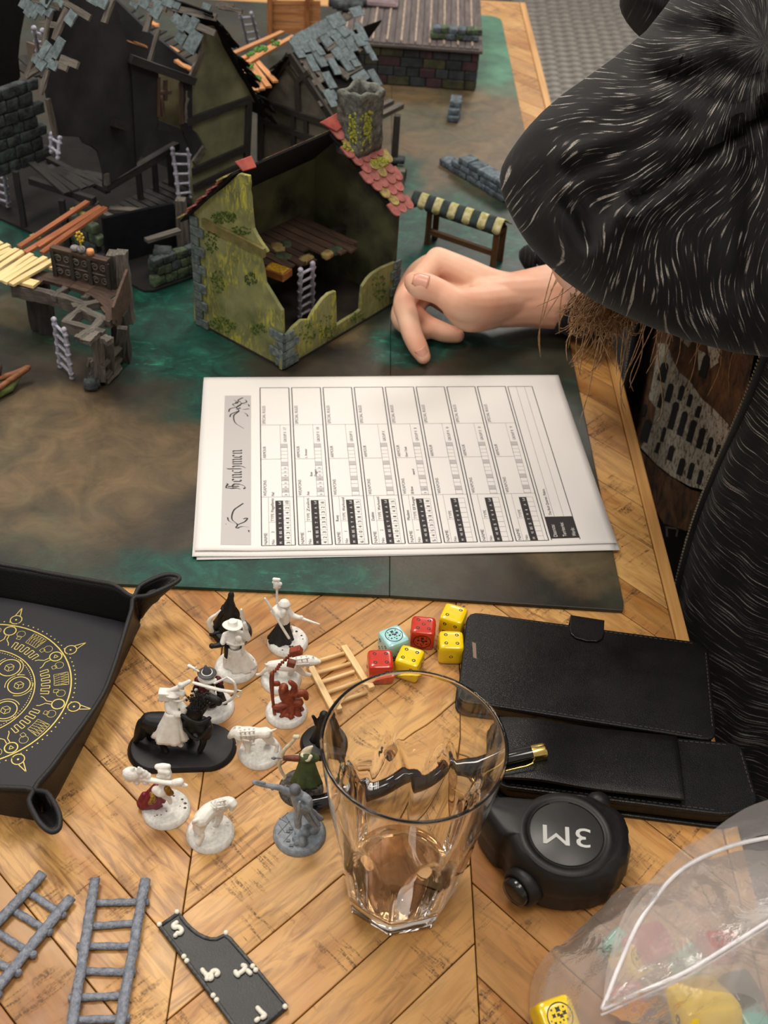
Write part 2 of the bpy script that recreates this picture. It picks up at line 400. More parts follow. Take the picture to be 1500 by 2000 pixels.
# bright dabs of the sponge over the green
str_ = m.noise(m.n('ShaderNodeMapping', {'Vector': tc, 'Scale': (1, 3.0, 1), 'Rotation': (0, 0, .1)}).outputs[0], 75, 5, .7, .3)
dab = m.math('MULTIPLY', m.ramp(str_, [(.56, (0, 0, 0)), (.70, (1, 1, 1))]), m.ramp(m.noise(tc, 11, 2), [(.42, (0, 0, 0)), (.6, (1, 1, 1))]))
for a in ((500, 1120, 110, 2.6), (300, 640, 120, 1.6), (180, 560, 90, 1.4), (830, 680, 60, 1.5), (930, 640, 60, 1.3), (860, 460, 110, 1.1), (330, 720, 80, 2), (940, 80, 100, 1)): over(m.math('MULTIPLY', dab, blob(*a)), rgb(30, 132, 98), .8)
m.set(Base_Color=col, Roughness=m.ramp(m.noise(tc, 20, 3), [(.3, (.36,) * 3), (.7, (.52,) * 3)]), Specular_IOR_Level=.4)
m.bump(m.math('ADD', m.noise(tc, 160, 5, .7), m.math('MULTIPLY', m.noise(tc, 12, 2), 2.0)), .35, .7)
mb = thing('gaming_mat', 'large dark painted gaming board, green and brown, lying on the table', 'gaming board', (0, 0, 0))
q = [at(1217, 1172, MZ), at(968, 28, MZ)]
XR0 = 188.5; YB0 = 549.5; YT0 = 1725.0
def rounded(poly, r):
    out = []
    n = len(poly)
    for i in range(n):
        p, a, c = Vector(poly[i]), Vector(poly[i - 1]), Vector(poly[(i + 1) % n]); d1 = (a - p).normalized() * r; d2 = (c - p).normalized() * r
        for k in range(5): t = k / 4; out.append(tuple((p + d1).lerp(p, t).lerp(p.lerp(p + d2, t), t)))
    return out
mid = 30.0
b = B(); b.prism([(mid + .12, YB0)] + rounded([(0, 0), (XR0, YB0), (XR0 - 2, YT0)], 5)[5:10] + rounded([(mid, YB0), (XR0, YB0), (XR0 - 2, YT0), (mid, YT0)], 22)[10:15] + [(mid + .12, YT0)], .25, MZ, RT); mk('board_panel', b, m.mat, mb, mods=[bevel(.5)])
b = B(); b.prism([(-1000, YB0), (mid - .12, YB0), (mid - .12, YT0), (-1000, YT0)], .25, MZ, RT); mk('board_panel', b, m.mat, mb, mods=[bevel(.5)])
# ---------------------------------------------------------------- printed sheets
YP = .1328
PR = Matrix.Translation((-127.66, 576.4, 0)) @ Matrix.Rotation(YP, 4, 'Z')
PAPER = flat('office_paper', rgb(226, 223, 220), .7, Specular_IOR_Level=.3)
INK = flat('printer_ink', rgb(46, 42, 44), .8); GREY = flat('grey_print', rgb(170, 165, 163), .8); LINE = flat('thin_print', rgb(120, 116, 118), .8)
def curl(x, y, k):
    z = 0
    z += k * 6.0 * smoothstep(34, 0, math.hypot(x * .7, y * 1.0)) + k * 3.0 * smoothstep(14, 0, y) * (.6 + .4 * math.sin(x * .03))
    z += k * 2.5 * smoothstep(20, 0, 210 - y) * smoothstep(60, 250, x) + k * 3.5 * smoothstep(50, 0, math.hypot(297 - x, y))
    return z
for i, (dx, dy, dr, lab) in enumerate([(0, 0, 0, 'printed roster sheet with gothic title, topmost of the paper stack'), (-1.5, -4.5, -.006, 'white sheet just under the printed roster, its lower edge peeking out'), (1.5, -6.5, .005, 'bottom white sheet of the paper stack, lying on the gaming mat')]):
    z0 = MZ + .3 + (2 - i) * .5; b = B(); M = PR @ Matrix.Translation((dx, dy, 0)) @ Matrix.Rotation(dr, 4, 'Z')
    b.surf(lambda u, v: (u * 297, v * 210, z0 + curl(u * 297, v * 210, [.28, .18, .08][i])), 60, 44, M=M)
    sh = mk('paper_sheet', b, PAPER, label=lab, cat='paper', group='sheets of the roster stack', smooth=True, M=PR @ Matrix.Translation((0, 0, z0)), mods=[solidify(.12)])
    if i == 0: sheet = sh
PZ = MZ + .3 + 1.0 + .14
words = ['NAME', 'No', 'TYPE', 'WEAPONS', 'ARMOUR', 'SPECIAL RULES', 'GROUP X', 'M', 'WS', 'BS', 'S', 'T', 'W', 'I', 'A', 'Ld', 'Flagellants', 'Zealot', 'Warhound', 'Elf Ranger', 'Flail', 'Axe', 'Bow', 'Dagger', 'L. Armour', 'Elf Bow', 'sword', 'Elven Cloak', 'Roxy', 'Dobbie', 'Misalann', 'Districts:', 'Territories:', 'Wards:', 'The Rich Quarter, Palace,', '17', '18', '10', '8', '5', '0', '1', '2', '3', '4', '6', '9', '7', 'x', '3M', 'SAKURA', 'T']
text_geo(words)
PB = {'line': B(), 'ink': B(), 'grey': B(), 'white': B()}
def PM(x, y, z, rot=0): return PR @ Matrix.Translation((x, y, z)) @ Matrix.Rotation(rot, 4, 'Z')
def rect(k, x0, y0, x1, y1, z=0):
    d = curl((x0 + x1) / 2, (y0 + y1) / 2, .28); n = max(1, int(abs(y1 - y0) / 8)); bb = PB[k]; vs = []; x_n = max(1, int(abs(x1 - x0) / 8))
    for a in range(x_n + 1):
        for c in range(n + 1): X = lerp(x0, x1, a / x_n); Y = lerp(y0, y1, c / n); vs.append((X, Y, PZ + z + curl(X, Y, .28)))
    bb.add(vs, [(a * (n + 1) + c, (a + 1) * (n + 1) + c, (a + 1) * (n + 1) + c + 1, a * (n + 1) + c + 1) for a in range(x_n) for c in range(n)], PR)
def txt(k, t, x, y, size, width=None, z=0):  # baseline at x, reading up the page (+y)
    put_text(PB[k], t, PM(x, y, PZ + .04 + z + curl(x, y, .28), math.pi / 2), size, width)
def vl(x, y0, y1, t=.25, k='ink'): rect(k, x - t / 2, y0, x + t / 2, y1)
def hl(x0, x1, y, t=.22, k='line'): rect(k, x0, y - t / 2, x1, y + t / 2)
rect('grey', 17.5, 6, 38.5, 184)
rows = [('', '3', 'Flagellants', '3434 4210'.replace(' ', ''), ['Flail'], [], '17', 8), ('', '2', 'Zealot', '42333 1328'.replace(' ', ''), ['Axe', 'Bow', 'Dagger'], ['L. Armour'], '18', 8), ('Roxy', '1', 'Warhound', '64043145', [], [], '', 0), ('Dobbie', '2', 'Warhound', '64043145', [], [], '', 0), ('Misalann', '1', 'Elf Ranger', '54533618', ['Elf Bow', 'sword'], ['Elven Cloak'], '1', 2), ('', '', '', '', [], [], '0', 0), ('', '', '', '', [], [], '0', 0), ('', '', '', '', [], [], '9', 0)]
vals = [['3', '4', '3', '4', '4', '1', '4', '2', '10'], ['4', '2', '3', '3', '3', '1', '3', '2', '8'], ['6', '4', '0', '4', '3', '1', '4', '1', '5'], ['6', '4', '0', '4', '3', '1', '4', '1', '5'], ['5', '4', '5', '3', '3', '1', '6', '1', '8'], [], [], []]
for r, (nm, no, ty, _, wp, ar, gx, fill) in enumerate(rows):
    x = 45.8 + r * 25.65; X2 = x + 23.4; y0, y1 = 5.2, 194.6
    for X in (x, X2): vl(X, y0, y1, .7)
    hl(x, X2, y0, .6, 'ink'); hl(x, X2, y1, .6, 'ink')
    hl(x, X2, 57.6); hl(x, x + 15.2, 101.6); hl(x, X2, 144.4)
    vl(x + 15.2, 101.6, 144.4, .2, 'line'); vl(x + 5.2, y0, 57.6, .2, 'line'); vl(x + 10.2, y0, 53.4, .2, 'line'); hl(x + 5.2, x + 10.2, 30.2, .2, 'line')
    txt('line', 'NAME', x + 4, 6.5, 3.3, 12); txt('line', 'No', x + 9, 6.5, 3, 5); txt('line', 'TYPE', x + 9, 31, 3.2, 8.5)
    txt('line', 'WEAPONS', x + 4, 58.8, 3.4, 18); txt('line', 'ARMOUR', x + 4, 102.8, 3.4, 14.5); txt('line', 'SPECIAL RULES', x + 4, 145.6, 3.6, 24)
    txt('line', 'GROUP X', x + 20, 122.5, 3.3, 13)
    if gx: txt('line', gx, x + 20, 138, 3.3, 3 if len(gx) > 1 else (.9 if gx == '1' else 1.8))
    rect('ink', x + 10.3, y0 + .4, x + 15.8, 53.4)
    for k, t in enumerate(['M', 'WS', 'BS', 'S', 'T', 'W', 'I', 'A', 'Ld']): txt('white', t, x + 14.2, 7 + k * 5.25, 2.6, 3 if len(t) > 1 else (.6 if t == 'I' else 1.8), .03)
    vl(x + 20.6, y0, 53.4, .2, 'line')
    for k in range(9):
        hl(x + 15.8, x + 20.6, y0 + (k + 1) * 5.35, .2, 'line')
        if vals[r]: t = vals[r][k]; txt('ink', t, x + 19.8, 6.8 + k * 5.35, 3.6, 3.2 if len(t) > 1 else (1.0 if t == '1' else 1.9))
    # experience track
    for k in range(14):
        ya = 58.4 + k * 4.4
        if k in (1, 4, 8, 13): rect('grey', x + 15.3, ya, x + 20.3, ya + 4.4)
        hl(x + 15.2, x + 20.4, ya, .2, 'line')
        if k < fill: txt('line', '1', x + 19, ya + 1.2, 2.6, .6)
    hl(x + 15.2, x + 20.4, 58.4 + 14 * 4.4, .2, 'line'); vl(x + 15.2, 57.6, 120, .2, 'line'); vl(x + 20.4, 57.6, 120, .2, 'line')
    if nm: txt('ink', nm, x + 3.8, 30, 3.2)
    if no: txt('ink', no, x + 9, 19, 3)
    if ty: txt('ink', ty, x + 9, 41 - 0, 3, 15)
    for k, t in enumerate(wp): txt('ink', t, x + 9.5 + (k and 3.2 * k), 58.8 + (0 if k == 0 else 22), 2.8)
    for k, t in enumerate(ar): txt('ink', t, x + 9.5, 102.8, 2.6)
x = 251.5
for X in (x - .6, x + 20): vl(X, 5.4, 194.4, .6)
vl(x + 6.5, 30, 194.4, .25, 'line'); vl(x + 13.5, 30, 194.4, .25, 'line'); hl(x - .6, x + 20, 194.4, .5, 'ink')
rect('ink', x - .6, 7, x + 20, 31)
for k, t in enumerate(['Districts:', 'Territories:', 'Wards:']): txt('white', t, x + 4.5 + k * 6.8, 9, 4, [13, 15, 9][k], .03)
txt('ink', 'The Rich Quarter, Palace,', x + 5, 32.5, 3, 30)
# blackletter title, drawn with a broad-nib pen: (x along the word, y up) strokes
def nib(k, pts, w=1.5, ang=40, x0=0, y0=0, sc=1):
    d = Vector((math.cos(math.radians(ang)), math.sin(math.radians(ang)))) * w / 2; bb = PB[k]
    for (a, b_), (c, e) in zip(pts, pts[1:]):
        q = [(a - d.x, b_ - d.y), (a + d.x, b_ + d.y), (c + d.x, e + d.y), (c - d.x, e - d.y)]
        bb.add([(x0 - p[1] * sc, y0 + p[0] * sc, PZ + .06) for p in q], [(0, 1, 2, 3)], PR)
GL = {'H': (9, [[(0, 11), (2, 12.5), (5, 12), (7, 10.5)], [(2.4, 12), (1.4, 8), (2, 4), (.5, 1)], [(2, 6.5), (5, 7.5), (7, 5.5), (6.6, 1.5), (4.5, -2), (2, -3), (.8, -1.5)], [(7, 10.5), (7.6, 12)], [(4, 11), (4, 2)]]),
      'e': (5, [[(1, 6.6), (1, 1.5), (2.6, 0), (4.2, 1.4)], [(1, 6.6), (2.8, 7.6), (4, 6.2), (1.2, 3.6)]]),
      'n': (6.2, [[(.6, 6.8), (1.4, 7.6), (1.4, .6), (2.2, 0)], [(1.4, 6.2), (3.6, 7.6), (4.6, 6.4), (4.6, .8), (5.6, 0)]]),
      'c': (4.6, [[(4, 6.8), (2.6, 7.6), (1, 6.2), (1, 1.5), (2.4, 0), (4, 1.2)]]),
      'h': (6.2, [[(1.8, 12.2), (1.2, 11), (1.2, .8), (.8, 0)], [(1.4, 6.2), (3.6, 7.6), (4.8, 6), (4.8, 1.2), (3.2, -2.4), (2.2, -2.6)]]),
      'm': (9, [[(.6, 6.8), (1.4, 7.6), (1.4, .6), (2.2, 0)], [(1.4, 6.2), (3.4, 7.6), (4.4, 6.4), (4.4, .6), (5, 0)], [(4.4, 6.2), (6.2, 7.6), (7.4, 6.4), (7.4, .8), (8.4, 0)]])}
cx_ = 0
for ch in 'Henchmen':
    wd, st = GL[ch]
    for s_ in st: nib('ink', s_, 1.5, 38, 31.6, 66.5 + cx_ * .92, .92)
    cx_ += wd
# plain scribbled flourishes at both ends of the banner
for sgn, yo in ((1, 10), (-1, 181)):
    for pts in ([(0, 2), (4, 6), (8, 3), (13, 7), (18, 5), (24, 9), (33, 8), (38, 4), (41, 1)], [(3, 9), (7, 6), (9, 10), (12, 8)], [(8, 3), (6, -1), (3, 0)], [(8, 3), (9, -2), (12, -3)], [(13, 7), (15, 12), (19, 13)], [(13, 7), (16, 2), (15, -3)], [(18, 5), (21, 0), (25, -2), (24, 1)], [(18, 5), (22, 11), (26, 12)], [(5, 4), (7, 8), (10, 4), (12, 6), (14, 4), (16, 7)]):
        P2 = [(p.x, p.y) for p in catmull([(a, c, 0) for a, c in pts], 4)]
        nib('ink', [(yo * 0 + sgn * a, c) for a, c in P2], 1.15, 65, 34, yo, 1)
mk('banner_print', PB['grey'], flat('banner_print_grey', rgb(186, 182, 181), .8), sheet); mk('ruled_lines', PB['line'], LINE, sheet)
mk('black_print', PB['ink'], INK, sheet); mk('white_lettering', PB['white'], PAPER, sheet)
# ---------------------------------------------------------------- drinking glass
random.seed(5)
m = N('clear_glass'); m.set(Base_Color=(.995, .997, .99), Roughness=0.0, Transmission_Weight=1.0, IOR=1.48); GLASS = m.mat
m = N('cola_rest'); m.set(Base_Color=(.52, .32, .16), Roughness=0.0, Transmission_Weight=1.0, IOR=1.34); COLA = m.mat
GX, GY = 21.7, 336.5
NF = 8; GA = math.radians(-90 - 7)
def gr(z, th, out=True):
    rr = 28.6 + (44.0 - 28.6) * (z / 124) ** .93
    if not out: return rr - (1.7 if z > 70 else lerp(3.6, 1.7, z / 70))
    # flat facets below, melting into the round rim
    k = (th - GA) % (2 * math.pi / NF) - math.pi / NF
    facet = math.cos(math.pi / NF) / math.cos(k)
    top = 62 + 14 * math.cos(k * NF)       # arched facet tops
    f = smoothstep(top + 7, top - 2, z)
    bulge = 1.035 if z < 62 else 1.035 - .035 * smoothstep(62, 96, z)
    return rr * lerp(1.0, facet * bulge, f)
zs = [0, .8, 2, 5, 9, 12, 16, 20, 26, 32, 38, 44, 50, 54, 58, 61, 64, 67, 70, 73, 76, 79, 82, 86, 92, 98, 106, 114, 119, 121.5, 123.0]
NT = 160; b = B(); prof = []
for z in zs: prof.append([(gr(z, 2 * math.pi * q / NT) - (1.4 if z == 0 else .4 if z == .8 else 0), z) for q in range(NT)])
for k in range(1, 10):
    a_ = math.pi * k / 10; prof.append([(gr(123, 0) - .85 + .95 * math.cos(a_), 123 + 1.15 * math.sin(a_)) for q in range(NT)])
zi = [123.0, 121, 116, 104, 92, 84, 76, 70, 64, 58, 50, 40, 30, 22, 16, 12.4, 10.6, 9.6]
for z in zi:
    row = []
    for q in range(NT):
        th = 2 * math.pi * q / NT; r_ = gr(z, th, False)
        k = (th - GA) % (2 * math.pi / NF) - math.pi / NF
        r_ += .3 * math.cos(k * NF) * smoothstep(92, 70, z)
        if z < 12: r_ *= {12.4: .97, 10.6: .9, 9.6: .72}.get(z, 1)
        row.append((r_, z))
    prof.append(row)
vs = [Vector((GX + r_ * math.cos(2 * math.pi * q / NT), GY + r_ * math.sin(2 * math.pi * q / NT), z + .05)) for row in prof for q, (r_, z) in enumerate(row)]
n = len(prof); fs = [(i * NT + q, i * NT + (q + 1) % NT, (i + 1) * NT + (q + 1) % NT, (i + 1) * NT + q) for i in range(n - 1) for q in range(NT)]
fs += [tuple(range(NT - 1, -1, -1)), tuple((n - 1) * NT + q for q in range(NT))]
b.add(vs, fs)
glass = thing('drinking_glass', 'tall faceted clear drinking glass with a little brown drink left', 'glass', (GX, GY, 0))
mk('glass_body', b, GLASS, glass, smooth=True)
b = B(); rows = []
for z, k in ((9.75, .70), (10.8, .9), (12.5, .97), (15, 1), (17.2, 1)): rows.append([(gr(z, 2 * math.pi * q / NT, False) * k - .1 if k < 1 else gr(z, 2 * math.pi * q / NT, False) - .12, z) for q in range(NT)])
vs = [Vector((GX + r_ * math.cos(2 * math.pi * q / NT), GY + r_ * math.sin(2 * math.pi * q / NT), z + .05)) for row in rows for q, (r_, z) in enumerate(row)]; n = len(rows)
fs = [(i * NT + q, i * NT + (q + 1) % NT, (i + 1) * NT + (q + 1) % NT, (i + 1) * NT + q) for i in range(n - 1) for q in range(NT)] + [tuple(range(NT - 1, -1, -1)), tuple((n - 1) * NT + q for q in range(NT))]
b.add(vs, fs); mk('drink', b, COLA, glass, smooth=False)

# ---------------------------------------------------------------- dice
DB = {}
def die_mesh(col, size=16):
    b = B(); h = size / 2; n = 8
    # cube cut by a sphere: corners and edges worn round
    for ax in range(3):
        for sg in (-1, 1):
            def fn(u, v, ax=ax, sg=sg):
                p = [0, 0, 0]; p[ax] = sg; p[(ax + 1) % 3] = (u * 2 - 1) * sg; p[(ax + 2) % 3] = v * 2 - 1
                p = Vector(p); q = Vector([c * (1 - .0) for c in p]); e = 7.0
                L = (abs(p.x) ** e + abs(p.y) ** e + abs(p.z) ** e) ** (1 / e); q = p / L
                return q * h
            b.surf(fn, 10, 10)
    for v in b.v: v.z += h
    return b
PIPS = {1: [(0, 0)], 2: [(-1, -1), (1, 1)], 3: [(-1, -1), (0, 0), (1, 1)], 4: [(-1, -1), (1, 1), (-1, 1), (1, -1)], 5: [(-1, -1), (1, 1), (-1, 1), (1, -1), (0, 0)], 6: [(-1, -1), (-1, 0), (-1, 1), (1, -1), (1, 0), (1, 1)]}
BLACKP = flat('pip_black', rgb(14, 12, 12), .35)
def die(label, px, py, yaw, col, faces, size=16, tiltR=None, loc=None, group='dice beside the glass'):
    """px,py: where the centre of its upper face is seen; faces = front(-y), right(+x), back, left, top"""
    p = Vector(loc) if loc is not None else at(px, py, size)
    t = thing('die', label, 'die', (p.x, p.y, .05 if loc is None else p.z), math.radians(yaw), group, R=tiltR)
    mt = paint('die_' + col[0], col[1], col[2], 200, .22, 0, coat=.4)
    mk('body', die_mesh(col, size), mt, t, local=True, smooth=True)
    h = size / 2; k = size * .22; r = size * .075
    fr = {'front': (Matrix.Rotation(math.pi / 2, 4, 'X'), (0, -h, h)), 'right': (Matrix.Rotation(math.pi / 2, 4, 'Z') @ Matrix.Rotation(math.pi / 2, 4, 'X'), (h, 0, h)), 'left': (Matrix.Rotation(-math.pi / 2, 4, 'Z') @ Matrix.Rotation(math.pi / 2, 4, 'X'), (-h, 0, h)), 'back': (Matrix.Rotation(math.pi, 4, 'Z') @ Matrix.Rotation(math.pi / 2, 4, 'X'), (0, h, h)), 'top': (Matrix(), (0, 0, size))}
    for f, v in faces.items():
        Rm, o = fr[f]; M = Matrix.Translation(o) @ Rm
        if v == 'emblem':
            e = B(); R1 = size * .36; R2 = R1 - size * .03
            e.add([(R * math.cos(a * .2618), R * math.sin(a * .2618), .06) for R in (R1, R2) for a in range(24)], [(a, (a + 1) % 24, 24 + (a + 1) % 24, 24 + a) for a in range(24)], M)
            for a, rr, s_ in [(20, .45, .2), (90, .5, .24), (160, .45, .18), (215, .6, .13), (270, .62, .12), (325, .6, .13), (0, .12, .2), (120, .15, .16), (50, .72, .1), (130, .74, .1), (250, .4, .1), (300, .35, .1), (190, .75, .07), (345, .75, .07)]:
                c = (R1 * rr * math.cos(math.radians(a)), R1 * rr * math.sin(math.radians(a)))
                e.add([(c[0] + R1 * s_ * (1.1 if i % 2 else .6) * math.cos(i * .785), c[1] + R1 * s_ * (1.1 if i % 2 else .6) * math.sin(i * .785), .07) for i in range(8)], [tuple(range(8))], M)
            mk('emblem', e, BLACKP, t, local=True); continue
        for (x, y) in PIPS[v]:
            kk = size * .12 if v == 5 and False else k
            e = B(); e.lathe([(r, -.25), (r, .02), (r * .9, .05), (r * .45, -.02), (.01, -.1)], 14, M @ Matrix.Translation((x * kk, y * kk, 0))); mk('pip', e, BLACKP, t, local=True, smooth=True)
    return t
YEL = ('yellow', rgb(240, 206, 20), rgb(232, 196, 12)); RED = ('red', rgb(196, 50, 30), rgb(186, 42, 26)); BLU = ('pale_blue', rgb(165, 215, 215), rgb(155, 208, 210))
die('yellow die showing two, touching the case corner and farthest from the glass', 887, 1196, -17, YEL, {'top': 2, 'front': 4, 'right': 1, 'left': 3})
die('yellow die showing four, one pip on its front, right against the phone case', 882, 1248, 3, YEL, {'top': 4, 'front': 1, 'right': 5, 'left': 2})
die('red die showing five with a ringed emblem on its front', 827.5, 1219, -2, RED, {'top': 5, 'front': 'emblem', 'left': 3, 'right': 4})
die('pale blue die with a black ringed emblem on top', 769.5, 1240, 32, BLU, {'top': 'emblem', 'front': 3, 'left': 5, 'right': 2})
die('yellow die showing four between red die and glass rim', 801, 1279, -17, YEL, {'top': 4, 'front': 2, 'right': 'emblem', 'left': 3})
die('red die showing four just behind the glass rim, beside the small ladder', 743.5, 1285, 7, RED, {'top': 4, 'front': 2, 'left': 3, 'right': 6})

# ---------------------------------------------------------------- tape measure
RUB = paint('black_rubber', rgb(26, 25, 25), rgb(20, 19, 19), 300, .45, .12, 1500, spec=.35)
GLOSSB = paint('gloss_black', rgb(20, 20, 20), rgb(16, 16, 16), 300, .18, .05, 900)
sil = [(979, 1692, 4), (967, 1660, 16), (939, 1603, 22), (947, 1570, 30), (966, 1556, 31), (1020, 1557, 31), (1085, 1559, 31), (1138, 1553, 31), (1162, 1556, 31), (1184, 1572, 30), (1200, 1593, 24), (1214, 1631, 16), (1218, 1688, 10), (1207, 1733, 5), (1171, 1768, 2.5), (1110, 1780, 2), (1060, 1772, 2.5), (1028, 1752, 3), (995, 1725, 3)]
out = catmull([Vector((at(x, y, z).x, at(x, y, z).y, 0)) for x, y, z in sil], 5, True)
cen = at(1106, 1628, 34); cen = Vector((cen.x, cen.y, 0))
tm = thing('tape_measure', 'black rubber tape measure with 3M logo on its round face', 'tape measure', (cen.x, cen.y, 0))
b = B(); n = len(out); rows = []
for z, ins in ((.1, 3), (1.2, 1), (4, 0), (13, -.3), (16, -.5), (17, -.9), (20, -.6), (27, 0), (31, 1.2), (33, 3.2), (34, 6)):
    rr = []
    for i, p in enumerate(out):
        d = (p - cen); L = d.length; rib = 0
        a = math.degrees(math.atan2(d.y, d.x))
        if -75 < a < 35 and 3 < z < 30: rib = .55 * (1 if i % 4 < 2 else -1)
        rr.append(cen + d * ((L - ins + rib) / L) + Vector((0, 0, z)))
    rows += rr
fs = [(k * n + i, k * n + (i + 1) % n, (k + 1) * n + (i + 1) % n, (k + 1) * n + i) for k in range(10) for i in range(n)] + [tuple(range(n - 1, -1, -1))]
b.add(rows, fs)
k0 = len(b.v) - n
prof = [(25.5, 34.1), (24.2, 34.9), (22.6, 35.1), (21.2, 34.6), (20.4, 34.0), (19.9, 34.0), (19.6, 33.5)]
for r_, z in prof:
    b.v += [cen + Vector((r_ * math.cos(math.atan2((p - cen).y, (p - cen).x)), r_ * math.sin(math.atan2((p - cen).y, (p - cen).x)), z)) for p in out]
for k in range(len(prof)):
    a0 = k0 + k * n
    for i in range(n): b.f.append((a0 + i, a0 + (i + 1) % n, a0 + n + (i + 1) % n, a0 + n + i)); b.m.append(0)
b.f.append(tuple(len(b.v) - n + i for i in range(n))); b.m.append(0)
mk('case', b, RUB, tm, smooth=True, mods=[lambda o: setattr(o.modifiers.new('edge_split', 'EDGE_SPLIT'), 'split_angle', math.radians(50))])
b = B(); b.lathe([(19.2, 33.6), (19.2, 34.1), (18.9, 34.3), (.01, 34.35)], 64, Matrix.Translation(cen)); disc = mk('label_disc', b, paint('label_grey', rgb(52, 50, 50), rgb(48, 46, 46), 200, .4, .05), tm, smooth=True, mods=[lambda o: setattr(o.modifiers.new('edge_split', 'EDGE_SPLIT'), 'split_angle', math.radians(40))])
b = B(); put_text(b, '3M', Matrix.Translation(at(1153, 1628, 34.5)) @ Matrix.Rotation(math.radians(178), 4, 'Z') @ Matrix.Translation((0, -2.5, 0)), 16.5, 25, .1); 
mk('logo_lettering', b, flat('print_silver', rgb(190, 190, 188), .45), disc)
# the release button on the near left corner, and the moulded shoulder around it
bc = at(1012, 1737, 13); ax = (bc - Vector((cen.x, cen.y, 13))).normalized()
b = B(); Mb = Matrix.Translation(bc - ax * 6) @ ax.to_track_quat('Z', 'Y').to_matrix().to_4x4(); b.lathe([(11, -4), (11.2, 3), (10.4, 6), (8.4, 7), (8.2, 5.5)], 28, Mb); mk('button_collar', b, RUB, tm, smooth=True)
b = B(); b.lathe([(8, 0), (8, 9), (7.2, 10.3), (4, 10.7), (.01, 10.8)], 28, Mb); mk('button', b, GLOSSB, tm, smooth=True)
bump_c = at(1168, 1567, 26); b = B(); b.ell(bump_c, (7, 6, 6)); mk('thumb_lock', b, RUB, tm, smooth=True)
b = B(); a0 = at(945, 1590, 20); b.bar(a0 + Vector((2, 10, -14)), a0 + Vector((5, -14, -14)), 3, 9); mk('tape_mouth', b, flat('dark_gap', rgb(8, 8, 8), .6), tm)

# ---------------------------------------------------------------- leather cases
m = N('grained_leather'); v = m.obj(); vor = m.n('ShaderNodeTexVoronoi', {'Vector': v, 'Scale': 900, 'Randomness': 1}, feature='DISTANCE_TO_EDGE').outputs['Distance']
m.set(Base_Color=m.ramp(m.noise(v, 60, 4), [(.3, rgb(9, 9, 9)), (.7, rgb(17, 16, 16))]), Roughness=m.ramp(m.noise(v, 25, 3), [(.3, (.28,) * 3), (.7, (.42,) * 3)]), Specular_IOR_Level=.3)
m.bump(m.math('ADD', m.ramp(vor, [(0, (0, 0, 0)), (.18, (1, 1, 1))]), m.noise(v, 40, 3)), .35, .14); LEATH = m.mat
THREAD = flat('dark_thread', rgb(52, 50, 48), .8)
def quad_slab(px4, zt, r=6):
    P = [at(x, y, zt) for x, y in px4]; return rounded([(p.x, p.y) for p in P], r)
def stitch(parent, poly, z, inset, step=3.2):
    c = sum((Vector((p[0], p[1], 0)) for p in poly), Vector()) / len(poly); P = [Vector((p[0], p[1], 0)) for p in poly]; b = B(); L = 0
    for i in range(len(P)):
        a, e = P[i], P[(i + 1) % len(P)]; d = e - a; nrm = Vector((-d.y, d.x, 0)).normalized()
        if nrm.dot(c - a) < 0: nrm = -nrm
        a2, e2 = a + nrm * inset, e + nrm * inset; LL = (e2 - a2).length; t = 0
        if LL < 8: continue
        while t + 2 < LL: q = a2 + (e2 - a2) * (t / LL); w_ = a2 + (e2 - a2) * ((t + 2) / LL); b.bar(q + Vector((0, 0, z)), w_ + Vector((0, 0, z)), .5, .35); t += step
    if b.v: mk('stitching', b, THREAD, parent, kind='stuff')
pc = thing('phone_case', 'black leather folio phone case with a magnetic strap, lying shut', 'phone case', tuple(at(1145, 1320, 0)))
poly = quad_slab([(913, 1193), (1383, 1256), (1401, 1448), (893, 1368)], 13.5, 9)
top = B(); top.prism(poly, 11.2, 13.5); mk('front_cover', top, LEATH, pc, smooth=False, mods=[bevel(1.0, 3)])
c = Vector(tuple(sum(q[i] for q in poly) / len(poly) for i in range(2)))
bot = [tuple(c + (Vector(p) - c) * 1.0) for p in poly]; b = B(); b.prism(bot, .1, 2.4); mk('back_cover', b, LEATH, pc, mods=[bevel(1.0, 3)])
inn = [tuple(c + (Vector(p) - c) * .965) for p in poly]; b = B(); b.prism(inn, 2.5, 11.1); mk('tray_and_phone', b, GLOSSB, pc, mods=[bevel(1.5, 3)])
stitch(pc, poly, 13.55, 2.2)
b = B(); a, e = at(1115, 1212, 13.6), at(1178, 1222, 13.6); mid_ = (a + e) / 2; d = (e - a).normalized(); nn = Vector((d.y, -d.x, 0))
tabp = [tuple((mid_ + d * x - nn * (-y))[:2]) for x, y in [(-11, -3), (-11, 9), (-10, 13), (-7, 16), (0, 17.2), (7, 16), (10, 13), (11, 9), (11, -3)]]
b.prism(tabp, 13.6, 15.2); strap = mk('magnetic_strap', b, LEATH, pc, mods=[bevel(.5, 2)])
b = B(); b.box((-11, -1.2, -9), (11, .6, 1.4), Matrix.Translation(mid_ - nn * 3) @ Matrix.Rotation(math.atan2(d.y, d.x), 4, 'Z')); mk('strap_side', b, LEATH, strap)
b = B(); qc = at(926, 1270, 13.55); b.add([qc + Vector(v_) for v_ in [(-1.2, 7, 0), (1.2, 6, 0), (1.5, -7, 0), (-.6, -6, 0)]], [(3, 2, 1, 0)]); mk('card_slot', b, flat('slot_beige', rgb(120, 98, 84), .6), pc)
lc = thing('leather_wallet', 'long black leather wallet with blossom emblem and stitched flap, under the pen', 'wallet', tuple(at(1230, 1500, 0)))
poly = quad_slab([(965, 1410), (1448, 1452), (1484, 1572), (1420, 1592), (970, 1535)], 13.5, 7)
base2 = quad_slab([(960, 1420), (1450, 1475), (1482, 1600), (1410, 1617), (965, 1560)], 2.5, 6)
